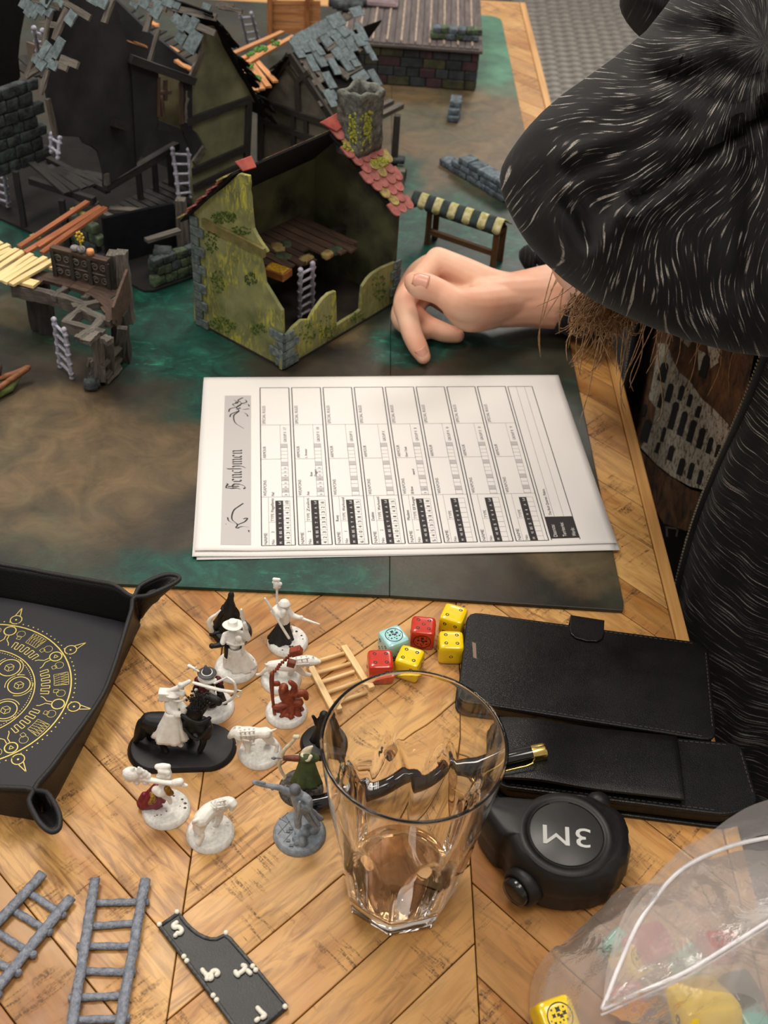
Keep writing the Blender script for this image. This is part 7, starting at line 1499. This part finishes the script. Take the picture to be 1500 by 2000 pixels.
# 6 rust red flagellant
f = Fig('rust red flagellant miniature swinging a chained flail', 559, 1392, 12.8, cA)
b = B(); f.lb(b, [(1125, 800), (1150, 840), (1180, 870), (1230, 880)], [3.0, 4.2, 4.0, 3.4]); f.el(b, (1130, 780), (3.0, 3, 3.4)); f.el(b, (1122, 800, -3), (2.0, 1.6, 2.6)); f.lb(b, [(1165, 880, -2), (1115, 905, -4), (1065, 905, -5)], [2.2, 1.9, 1.7]); f.lb(b, [(1190, 820), (1205, 770), (1175, 740)], [2.2, 2.0, 1.5]); f.lb(b, [(1220, 820), (1270, 815, 2), (1285, 850, 1)], [2.6, 2.4, 1.6]); f.lb(b, [(1090, 750, -2), (1050, 752, -4)], [1.8, 1.6]); f.done(b, 'body', RUST)
f.skirt('ragged_robe', RUST, (1190, 870), (1170, 960, -1), 4, 7, 8, .3, 0, .8); b = B(); f.lb(b, [(1130, 940, -3), (1165, 985, -5), (1200, 1015, -6)], [2.6, 2, .8]); f.lb(b, [(1150, 930, -3), (1150, 1000, -5)], [2, .7]); f.done(b, 'torn_hem', RUST, .4, 1)
b = B(); f.lb(b, [(1068, 955, -5), (1055, 850, -5), (1048, 740, -5), (1052, 680, -4)], [1.1, 1.0, 1.5, 1.4])
ch_ = [(1052, 680, -4), (1085, 650, -4), (1105, 620, -4), (1140, 590, -4), (1170, 560, -4), (1200, 545, -4)]
for a_, c_2 in zip(ch_, ch_[1:]):
    for k in range(2): q = f(*a_).lerp(f(*c_2), k / 2); b.ell(q, (1.4, .8, 1.1), Matrix.Rotation(.6, 4, 'Y'), nu=8, nv=6)
p = f(1215, 530, -4); b.bar(p - VR * 3 - Vector((0, 0, 1.6)), p + VR * 3 + Vector((0, 0, 1.6)), 4.4, 4.4); p2 = f(1182, 612, -4); b.bar(p2 - VR * 2.2 + Vector((0, 0, .6)), p2 + VR * 2.2 - Vector((0, 0, .6)), 3.6, 4); f.done(b, 'flail', RUST, .33, 1)
# 7 mounted hunter
f = Fig('black horse miniature with white caped rider on a long oval black base', 356, 1463, 16, cB, oval=(63, 34, .12), basemat=BLB, group=None)
b = B(); f.lb(b, [(215, 100), (300, 110), (400, 120), (480, 100)], [5.6, 6.6, 6.6, 6.2], n=14); f.lb(b, [(480, 90), (520, 40), (570, -20), (610, -60)], [6.0, 5.2, 4.6, 3.4], n=12); f.lb(b, [(600, -60), (650, -52, -2), (690, -35, -3), (688, -20, -3)], [3.2, 2.6, 2.0, 1.6]); f.lb(b, [(640, 0, -2), (670, -20, -2)], [1.0, .8])
f.lb(b, [(520, 120), (590, 130, -3), (600, 190, -4)], [5.4, 5.0, 3.6]); f.lb(b, [(240, 130), (280, 200, -3), (310, 270, -4), (330, 330, -5)], [5.4, 3.0, 2.0, 2.2]); f.lb(b, [(225, 130, 6), (215, 190, 5), (240, 240, 4)], [4.6, 2.4, 1.7]); f.lb(b, [(560, 150), (585, 230, -3), (560, 300, -4)], [3.4, 2.2, 1.8]); f.lb(b, [(480, 150, 5), (490, 230, 4), (480, 290, 3)], [3.2, 2.0, 1.7]); f.el(b, (600, -82), (1.0, .8, 1.8)); f.el(b, (640, -78), (1.0, .8, 1.8)); f.done(b, 'horse', BLK, .55, 3, label='black horse')
b = B(); f.lb(b, [(205, 85), (165, 110), (150, 160), (130, 220), (112, 245)], [2.6, 2.8, 3.0, 2.2, .8]); f.lb(b, [(180, 110), (185, 170), (160, 225)], [2.0, 2.2, .8]); f.done(b, 'horse_tail', BLK, .45, 1)
b = B(); rs = random.Random(3)
for _ in range(160):
    X, Y = rs.gauss(545, 34), rs.gauss(-25, 34); b.ell(f(X, Y, -4.6 - rs.random()), rs.uniform(.5, .9), nu=6, nv=4)
mk('mane_curls', b, BLK, f.t, smooth=True, kind='stuff')
b = B(); P = [(440, 60, -6), (500, 95, -8), (560, 110, -8), (625, 80, -6)]; f.lb(b, P, [1.3] * 4); f.lb(b, [(455, 150, -7), (540, 225, -9), (625, 140, -7)], [1.1] * 3); f.done(b, 'barding_trim', BLK, .4, 1)
b = B(); f.lb(b, [(385, -60), (380, -10), (385, 50)], [3.0, 4.2, 4.0]); f.el(b, (375, -75), (3.4, 3.2, 3.6)); f.lb(b, [(345, -30), (350, 20, -3), (375, 40, -4)], [2.4, 2.4, 1.8]); f.lb(b, [(420, -20), (450, 10, -3), (440, 45, -4), (400, 55, -5)], [2.2, 2, 1.9, 1.9]); f.lb(b, [(400, 230, -6), (430, 260, -7)], [2.2, 1.7]); f.done(b, 'rider', WHT, .42, 2, label='white rider')
f.skirt('rider_cape', WHT, (370, 40, -4), (355, 215, -6), 3.6, 9.4, 6, .12, 2, .55, lab='white cape')
b = B(); h = f(378, -88); b.lathe([(4.4, -.6), (4.5, -.2), (3.2, .1), (2.9, 2.2), (2.0, 2.9), (.1, 3.0)], 28, Matrix.Translation(h) @ Matrix.Rotation(-.35, 4, 'X')); b.tube([f(345, -70, -3) + Vector((4.6 * (1 - math.cos(t * .35)), 0, -3.6 * math.sin(t * .35))) for t in range(10)], .7, 6); mk('rider_hat', b, WHT, f.t, smooth=True)
b = B(); p = f(318, -82); b.bar(p - VR * 3.0, p + VR * 3.2, 5, 6.4); f.lb(b, [(285, -60), (300, -40)], [1.2, 1.0]); f.lb(b, [(345, -100), (400, -125), (440, -145), (488, -172)], [1.5, 1.5, 1.5, 1.2]); f.lb(b, [(425, -150), (440, -125)], [1.4, 1.2]); f.lb(b, [(400, -100), (440, -90)], [1.8, 2.0]); f.done(b, 'war_hammer', WHT, .38, 1)
# 8 hound facing left
f = Fig('white armoured warhound miniature facing left, beside the horse base', 508, 1470, 12.8, cB, group='warhound miniatures')
hound(f, [(840, 190, -1), (900, 185), (960, 180), (1010, 180)], [4.6, 4.4, 3.2, 3.6], [(840, 180), (810, 170), (785, 185, -1), (762, 205, -1), [3.8, 3.4, 2.6, 1.5]],
      [([(860, 210), (885, 270, -2), (885, 340, -3)], [2.8, 1.9, 1.6]), ([(830, 210), (820, 250), (808, 262)], [1.6, .9, .6]), ([(1010, 190), (1050, 240), (1085, 260), (1080, 300, -1)], [3.2, 2.1, 1.3, 1.4]), ([(870, 210, 4), (905, 260, 3), (925, 290, 3)], [2.4, 1.6, 1.2]), ([(1000, 195, 4), (1025, 240, 4), (1020, 280, 4)], [2.6, 1.6, 1.2])],
      [(1020, 165), (1050, 165), (1080, 152), [1.3, .9, .5]], [[(835, 160, -4), (840, 220, -5)], [(865, 155, -4), (872, 215, -5)], [(895, 150, -4), (902, 230, -5)], [(925, 150, -4), (928, 235, -5)], [(830, 175, -5), (930, 165, -5)], [(832, 200, -5), (930, 195, -5)], [(850, 225, -5), (925, 240, -5)]], [[(795, 150), (800, 135)], [(825, 150), (832, 138)]])
f.rubble(WHD, 10, 8)
# 9 green cloaked archer
f = Fig('green cloaked archer miniature with pale hood and bone coloured bow, next to the glass', 588, 1541, 12.8, cB, basemat=paint('cobbled_base', rgb(92, 88, 84), rgb(40, 34, 32), 500, .8, 1, 900, bd=.8))
b = B(); f.lb(b, [(1285, 370), (1285, 440), (1280, 520)], [4.0, 4.0, 3.4]); f.lb(b, [(1250, 355), (1210, 352, -2)], [2.4, 1.9]); f.lb(b, [(1270, 520), (1262, 570)], [2.0, 1.5]); f.lb(b, [(1300, 520), (1310, 570)], [2.0, 1.5]); f.done(b, 'body', LEA)
f.skirt('cloak', GRN, (1290, 345, -2), (1285, 520, -4), 3.4, 8.0, 6, .10, 1, .55, lab='olive green cloak'); b = B(); f.lb(b, [(1240, 350, -1), (1290, 345, -2), (1345, 350, -1)], [2.6, 3.6, 2.6]); f.done(b, 'cloak_shoulders', GRN, .45, 2, label='olive green shoulders')
b = B(); f.lb(b, [(1325, 272), (1300, 292), (1285, 320), (1288, 350, -1), (1300, 385, -3)], [.7, 1.9, 3.2, 3.0, 2.0]); f.lb(b, [(1255, 330, -2), (1290, 362, -4), (1315, 340, -3)], [1.2, 1.6, 1.2]); f.done(b, 'hood', BONEW, .38, 2, label='bone white hood')
b = B(); f.lb(b, [(1225, 352, -3), (1180, 352, -4), (1135, 352, -5)], [1.9, 1.8, 1.5]); f.done(b, 'bracer', LEA, .4); b = B(); f.el(b, (1115, 352, -5), 1.6); f.lb(b, [(1228, 350, -2), (1204, 352, -3)], [2.2, 2.1]); f.done(b, 'hand', BONEW, .38)
b = B(); f.lb(b, [(1216, 212, -5), (1180, 250, -5), (1135, 295, -5), (1110, 350, -5), (1100, 400, -5), (1120, 450, -5), (1140, 480, -5), (1128, 492, -5)], [.7, 1.0, 1.1, 1.4, 1.1, 1.0, .9, .8]); f.el(b, (1206, 206, -5), 1.3); f.el(b, (1226, 206, -5), 1.3); f.done(b, 'bow', BONEW, .33, 1, label='bone coloured bow')
b = B(); f.lb(b, [(1110, 350, -6), (1048, 352, -7)], [.5, .5]); f.lb(b, [(1064, 352, -7), (1046, 353, -7)], [1.0, .3]); f.done(b, 'arrow', GRH, .3, 0)
b = B(); rs = random.Random(5)
for _ in range(26):
    a, r_ = rs.uniform(0, 6.28), f.r * .78 * math.sqrt(rs.random()); k = rs.uniform(1.0, 1.9); b.ell(f.c + Vector((r_ * math.cos(a), r_ * math.sin(a), 3.6)), (k, k * .8, .6), Matrix.Rotation(rs.uniform(0, 3), 4, 'Z'), nu=6, nv=4)
mk('base_cobbles', b, paint('cobbles', rgb(118, 112, 106), rgb(80, 52, 44), 500, .8, .5, 900), f.t, kind='stuff')
# 10 grey resin gunner
f = Fig('unpainted grey resin miniature aiming a pistol to the left', 585, 1629, 14.6, cB, basemat=GRM)
b = B(); f.lb(b, [(1220, 600), (1240, 640), (1250, 690)], [3.8, 4.4, 4.0]); f.lb(b, [(1190, 590), (1140, 570, -2), (1090, 550, -3), (1050, 545, -4)], [2.4, 1.9, 1.7, 1.6]); f.lb(b, [(1260, 610), (1300, 640, -2), (1300, 700, -4), (1240, 680, -6)], [2.6, 2.2, 1.9, 1.7]); f.lb(b, [(1240, 690), (1225, 760, -3), (1230, 810, -4)], [3.0, 2.3, 2.0]); f.lb(b, [(1270, 690, 2), (1310, 760, 1), (1360, 830, 0)], [3.0, 2.2, 1.7]); f.el(b, (1208, 580), (3.0, 3, 3.4)); f.done(b, 'body', GRM, .42, 2)
f.skirt('coat_tails', GRM, (1265, 680, 2), (1300, 770, 2), 3.2, 7.0, 7, .2, 0, .7, a0=-.8, a1=2.6)
b = B(); f.el(b, (1207, 566, -.4), (3.3, 3.2, 3.6)); f.done(b, 'hair', GRH, .42, 1, label='darker grey head'); 
b = B(); f.lb(b, [(1050, 545, -4), (990, 532, -5), (930, 516, -6)], [1.3, 1.4, 1.3]); f.lb(b, [(1000, 520, -5), (940, 507, -6)], [.7, .7]); f.lb(b, [(1045, 540, -4), (1055, 560, -4)], [1.2, 1]); f.lb(b, [(1240, 650, -6), (1235, 700, -7), (1225, 770, -7)], [.8, 1.1, .6]); f.done(b, 'weapons', GRM, .33, 1)
b = B()
for (X, Y, k) in ((1250, 890, 4), (1230, 860, 3), (1280, 870, 4), (1255, 925, 4.4), (1210, 900, 2.6), (1300, 830, 3.4), (1340, 850, 3.6), (1265, 840, 3), (1225, 930, 3)): 
    p = at(*cB(X, Y), 4); b.ell(p + Vector((0, 0, k * .2)), (k * .8, k * .6, k * .9), Matrix.Rotation(rnd(0, 3), 4, 'Z'), nu=8, nv=6)
f.done(b, 'rock_heap', GRM, .42, 1)
b = B()
for p0_, p1_ in (((1095, 800), (1140, 860)), ((1140, 740), (1220, 880)), ((1090, 870), (1170, 780)), ((1130, 920), (1190, 850)), ((1100, 760), (1150, 790)), ((1160, 720), (1120, 760))): b.bar(at(*cB(*p0_), 3.7), at(*cB(*p1_), 3.7), .35, .3)
for X, Y in ((1160, 912), (1178, 832), (1160, 850), (1182, 945)): b.box(tuple(at(*cB(X, Y), 3.6) - Vector((1, 1, 0))), tuple(at(*cB(X, Y), 4.4) + Vector((1, 1, 0))))
mk('base_flagstones', b, GRH, f.t, kind='stuff')
# 11 white two handed skull club, crimson robe
f = Fig('miniature in torn crimson robe swinging a huge white beast-skull club', 325, 1582, 13.4, cB)
b = B(); f.lb(b, [(240, 600), (215, 640), (170, 665), (150, 655)], [4.2, 4.6, 3.6, 2.0]); f.lb(b, [(270, 550), (250, 600), (270, 680), (300, 700)], [3.0, 4.0, 3.0, 1.0]); f.lb(b, [(180, 600), (160, 640), (150, 690)], [1.8, 2, .8]); f.lb(b, [(290, 600), (310, 640), (315, 655)], [2.2, 1.6, .6]); f.done(b, 'robe', CRIM, .42, 1, label='torn crimson robe')
b = B(); f.lb(b, [(225, 590, -5), (240, 620, -6), (215, 660, -6)], [.9, 1.4, .9]); f.lb(b, [(240, 600, -5), (255, 640, -5), (230, 665, -6)], [.6, .8, .5]); f.done(b, 'yellow_sash', paint('sash_yellow', rgb(196, 150, 36), rgb(96, 66, 20), 700, .5), .35, 1)
b = B(); f.lb(b, [(260, 570, -3), (300, 590, -4), (335, 560, -4)], [2.6, 2.4, 1.8]); f.lb(b, [(320, 600, -2), (350, 630, -2), (358, 655, -2)], [2.4, 1.6, 1.2]); f.lb(b, [(320, 430), (320, 470), (315, 520)], [3.2, 4.0, 3.2]); f.lb(b, [(270, 410), (310, 412), (345, 408)], [1.7, 2.2, 1.5]); f.lb(b, [(290, 440, -2), (340, 448, -2)], [1.6, 1.7]); f.lb(b, [(280, 475, -2), (345, 480, -2)], [1.6, 1.6]); f.done(b, 'torso_and_arms', WHT, .42, 1)
b = B(); f.lb(b, [(335, 560, -5), (352, 585, -5), (365, 590, -5)], [1.9, 2.0, 1.6]); f.done(b, 'bracelets', BRS, .4, 1)
b = B(); f.lb(b, [(130, 480, -4), (220, 500, -5), (320, 518, -6), (400, 525, -6), (470, 538, -6)], [1.5, 1.6, 1.4, 1.7, .9]); f.el(b, (92, 458, -4), (5.0, 3.8, 4.2)); f.lb(b, [(60, 440, -4), (42, 440, -4)], [1.5, .9]); f.lb(b, [(75, 490, -4), (85, 500, -4)], [2.0, 1.4]); f.lb(b, [(100, 430, -4), (112, 415, -4)], [1.4, .5])
for X, Y in ((135, 440), (150, 425), (165, 455), (185, 445), (205, 460), (210, 485), (160, 480), (130, 500), (190, 500)): f.lb(b, [(X, Y + 12, -4), (X - 8, Y - 8, -4)], [2.0, .8])
f.lb(b, [(390, 520, -6), (425, 512, -6)], [2.2, 2.2]); f.done(b, 'skull_club', WHT, .35, 1); f.rubble(paint('grit', rgb(120, 90, 84), rgb(80, 60, 60), 500, .8), 14, 11)
# 12 hound from behind
f = Fig('white warhound miniature seen from behind, nearest the photo bottom', 411, 1628, 13.2, cB, group='warhound miniatures')
hound(f, [(570, 770, -6), (610, 720, -2), (660, 690, 3), (710, 670, 7)], [4.6, 4.4, 4.4, 4.2], [(710, 665, 7), (755, 650, 9), (785, 665, 8), (775, 700, 8), [3.6, 3.2, 2.6, 1.5]],
      [([(565, 790, -6), (560, 850, -8), (575, 880, -9), (550, 925, -10)], [4.0, 2.5, 1.7, 1.9]), ([(550, 780, -3), (530, 830, -2), (540, 860, -2)], [2.8, 1.8, 1.3]), ([(690, 710, 5), (690, 770, 4), (660, 810, 3)], [2.8, 1.9, 1.5]), ([(650, 720, 8), (640, 780, 8)], [2.4, 1.5])],
      [(545, 770, -8), (520, 780, -9), (512, 795, -9), [1.5, 1.1, .8]], [[(640, 650, 0), (680, 700, -2)], [(665, 640, 1), (700, 710, -1)], [(690, 635, 3), (722, 690, 1)], [(715, 632, 4), (740, 690, 3)], [(640, 655, 0), (735, 640, 4)], [(660, 690, -2), (735, 680, 2)]], [[(770, 640, 9), (795, 650, 9)]])
f.rubble(WHD, 10, 12)
# 13 black one half hidden by the glass
f = Fig('black primed miniature half hidden behind the glass rim', 628, 1452, 12.8, cB, basemat=BLB)
b = B(); f.lb(b, [(1400, 90), (1405, 150), (1400, 220)], [3.6, 4.2, 4.0]); f.el(b, (1405, 60), (2.8, 2.8, 3.2)); f.lb(b, [(1385, 100), (1360, 120), (1345, 90), (1330, 66)], [2.0, 1.7, 1.3, 1.0]); f.lb(b, [(1425, 100), (1450, 140)], [2.2, 1.8]); f.done(b, 'body', BLK); f.skirt('cloak', BLK, (1405, 110), (1400, 230), 3.4, 7, 6, .12, 0, .8)

# ---------------------------------------------------------------- zip bag of dice at the lower right corner
random.seed(41)
m = N('clear_plastic_film'); v = m.obj(); wr = m.n('ShaderNodeTexNoise', {'Vector': v, 'Scale': 22.0, 'Detail': 5, 'Roughness': .6, 'Distortion': 1.6}).outputs['Fac']
tr = m.n('ShaderNodeBsdfTransparent', {'Color': (.97, .96, .95, 1)}); gl = m.n('ShaderNodeBsdfGlossy', {'Color': (1, 1, 1, 1), 'Roughness': .2}); df = m.n('ShaderNodeBsdfTranslucent', {'Color': (.86, .84, .84, 1)}); d2 = m.n('ShaderNodeBsdfDiffuse', {'Color': (.86, .84, .84, 1)})
bp_ = m.n('ShaderNodeBump', {'Height': m.math('ABSOLUTE', m.math('SUBTRACT', wr, .5)), 'Strength': .9, 'Distance': .004}); m.l(bp_.outputs[0], gl.inputs['Normal'])
lw_ = m.n('ShaderNodeFresnel', {'IOR': 1.3, 'Normal': bp_.outputs[0]}).outputs[0]
a1 = m.n('ShaderNodeMixShader', {0: .5}); m.l(df.outputs[0], a1.inputs[1]); m.l(d2.outputs[0], a1.inputs[2])
a2 = m.n('ShaderNodeMixShader', {0: .38}); m.l(tr.outputs[0], a2.inputs[1]); m.l(a1.outputs[0], a2.inputs[2])
a3 = m.n('ShaderNodeMixShader', {0: m.math('MULTIPLY', lw_, .55)}); m.l(a2.outputs[0], a3.inputs[1]); m.l(gl.outputs[0], a3.inputs[2]); m.l(a3.outputs[0], m.out.inputs['Surface']); FILM = m.mat
bag = thing('zip_bag', 'clear crinkled zip bag full of dice at the lower right corner', 'plastic bag', tuple(at(1330, 1850, 0)))
def hull(pts, z): return [at(x, y, z) for x, y in pts]
low = [(1040, 2010), (1036, 1950), (1046, 1895), (1080, 1862), (1122, 1826), (1160, 1790), (1190, 1764), (1232, 1750), (1290, 1744), (1330, 1716), (1400, 1690), (1480, 1680), (1620, 1700), (1700, 1900), (1660, 2110), (1300, 2130), (1060, 2110)]
Lp_ = catmull([Vector((at(x, y, 4).x, at(x, y, 4).y, 0)) for x, y in low], 6, True); cb_ = sum(Lp_, Vector()) / len(Lp_); nb = len(Lp_); b = B(); rows = []; NRb = 26
for k in range(NRb + 1):
    t = k / NRb; rr = math.cos(t * math.pi / 2) ** .8; 
    for i, p in enumerate(Lp_):
        q = cb_ + (p - cb_) * rr; zz = 46 * math.sin(t * math.pi / 2) ** 1.1
        w_ = noise.turbulence(Vector((q.x * .03, q.y * .03, zz * .03 + 2)), 3, False) ; zz += (w_ * 9 - 2) * math.sin(min(1, t * 2) * math.pi / 2) + 3 * noise.noise(Vector((q.x * .11 + q.y * .05, q.y * .03, 5))) * min(1, t * 3)
        rows.append(Vector((q.x, q.y, max(.5, zz + .5))))
b.add(rows, [(k * nb + i, k * nb + (i + 1) % nb, (k + 1) * nb + (i + 1) % nb, (k + 1) * nb + i) for k in range(NRb) for i in range(nb)])
mk('film', b, FILM, bag, smooth=True)
# the open lip standing up, two walls meeting at one corner, each edged by a zip bead
C0 = at(1176, 1972, 46); lipA = [C0, at(1212, 1880, 52), at(1255, 1790, 60), at(1326, 1702, 68), at(1420, 1655, 74), at(1520, 1632, 78), at(1640, 1610, 80)]; lipB = [C0, at(1250, 1938, 56), at(1340, 1898, 62), at(1420, 1850, 68), at(1500, 1800, 74), at(1600, 1740, 78), at(1640, 1700, 80)]
def outw(p, d): return p + Vector(d)
topA = [at(1176, 1972, 46), at(1190, 1870, 50), at(1225, 1775, 62), at(1310, 1680, 82), at(1400, 1612, 100), at(1500, 1562, 112), at(1640, 1520, 118)]
cr = lambda t, a: 2.6 * noise.noise(Vector((t * 7, a * 3, 1)))
for lp, tp in ((lipA, topA),):
    P, Q = catmull(lp, 8), catmull(tp, 8); b = B(); n1 = len(P)
    b.surf(lambda u, v: P[min(n1 - 1, round(u * (n1 - 1)))].lerp(Q[min(n1 - 1, round(u * (n1 - 1)))], v) + Vector((0, cr(u, v) * 1.2, cr(v, u) * 1.5)) * math.sin(u * math.pi), n1 - 1, 8); mk('open_lip', b, FILM, bag, smooth=True)
P, Q = catmull(lipA, 8), catmull(lipB, 8); n1 = len(P); b = B(); b.surf(lambda u, v: P[round(u * (n1 - 1))].lerp(Q[round(u * (n1 - 1))], v) - Vector((0, 0, 18 * math.sin(v * math.pi) * u - cr(u * 2, v * 2))), n1 - 1, 10); mk('inner_film', b, FILM, bag, smooth=True)
base_line = [at(1176, 1975, 42), at(1270, 2010, 36), at(1400, 2040, 36), at(1640, 2080, 36)]; Q2 = catmull(lipB, 8); R2 = catmull(base_line, 16); b = B(); n2 = len(Q2); n3 = len(R2)
b.surf(lambda u, v: Q2[round(u * (n2 - 1))].lerp(R2[round(u * (n3 - 1))], v) + Vector((0, 0, 8 * math.sin(v * math.pi) + cr(u * 3, v * 2) * 1.5)), n2 - 1, 12); mk('near_wall', b, FILM, bag, smooth=True)
ZIPM = paint('zip_bead', rgb(232, 228, 230), rgb(214, 210, 214), 200, .3, .1); 
b = B(); b.tube(catmull(lipA, 8), 1.1, 8); mk('zip_bead', b, ZIPM, bag, smooth=True)
b = B(); b.tube(catmull(lipB, 8), 1.0, 8); b.tube([p + Vector((0, -1, -3)) for p in catmull(lipB, 8)], .7, 6); mk('zip_bead', b, ZIPM, bag, smooth=True)
TEAL = ('teal', rgb(120, 200, 190), rgb(110, 190, 182)); DK2 = ('charcoal', rgb(40, 40, 44), rgb(30, 30, 34)); RD2 = ('raspberry', rgb(190, 50, 60), rgb(180, 42, 52))
rs = random.Random(8)
def bagdie(px, py, z, col, faces, size, label, rx=0.2, ry=0.1, rz=0.3):
    R = Matrix.Rotation(rz, 3, 'Z') @ Matrix.Rotation(rx, 3, 'X') @ Matrix.Rotation(ry, 3, 'Y'); p = at(px, py, z) - R @ Vector((0, 0, size)); p.z = max(p.z, 1.5 + size * .12); die(label, px, py, 0, col, faces, size, R, p, 'dice inside the zip bag')
bagdie(1372, 1935, 40, YEL, {'right': 3, 'left': 2}, 30, 'big yellow die with a grey arrow mark inside the zip bag', -.5, .05, .25)
bagdie(1094, 1985, 24, YEL, {'top': 'emblem'}, 18, 'yellow die with dark sunburst in the low corner of the zip bag', .3, 0, .4)
bagdie(1252, 1872, 30, YEL, {'top': 'emblem', 'front': 2}, 16, 'small yellow die with black symbol between the bag lips', .4, .2, .6)
bagdie(1288, 1832, 36, RD2, {'top': 1, 'front': 4}, 18, 'raspberry red die high in the zip bag', .2, .4, .5)
bagdie(1228, 1950, 30, RD2, {'top': 2, 'front': 3}, 16, 'red die under the corner where the bag lips meet', .1, -.3, .2)
bagdie(1214, 1848, 22, TEAL, {'top': 3, 'left': 2}, 15, 'pale teal die at the far left side of the bag', .3, -.2, .9)
bagdie(1418, 1850, 44, RD2, {'top': 6}, 16, 'red die behind the nearer zip bead of the bag', .5, .2, .1)
bagdie(1362, 1866, 34, TEAL, {'top': 5}, 14, 'teal die in the middle of the bag', .2, .5, .7)
bagdie(1456, 1925, 40, DK2, {}, 17, 'charcoal die to the right of the big yellow die', .1, .3, .4)
bagdie(1310, 1985, 30, DK2, {}, 16, 'charcoal die just in front of the big yellow die', .3, .1, .9)
bagdie(1256, 2005, 26, DK2, {}, 15, 'charcoal die between the red die and the photo bottom', .2, .2, .2)
bagdie(1480, 1990, 34, TEAL, {'top': 2}, 15, 'teal die in the lower right corner of the photo', .2, .2, .5)
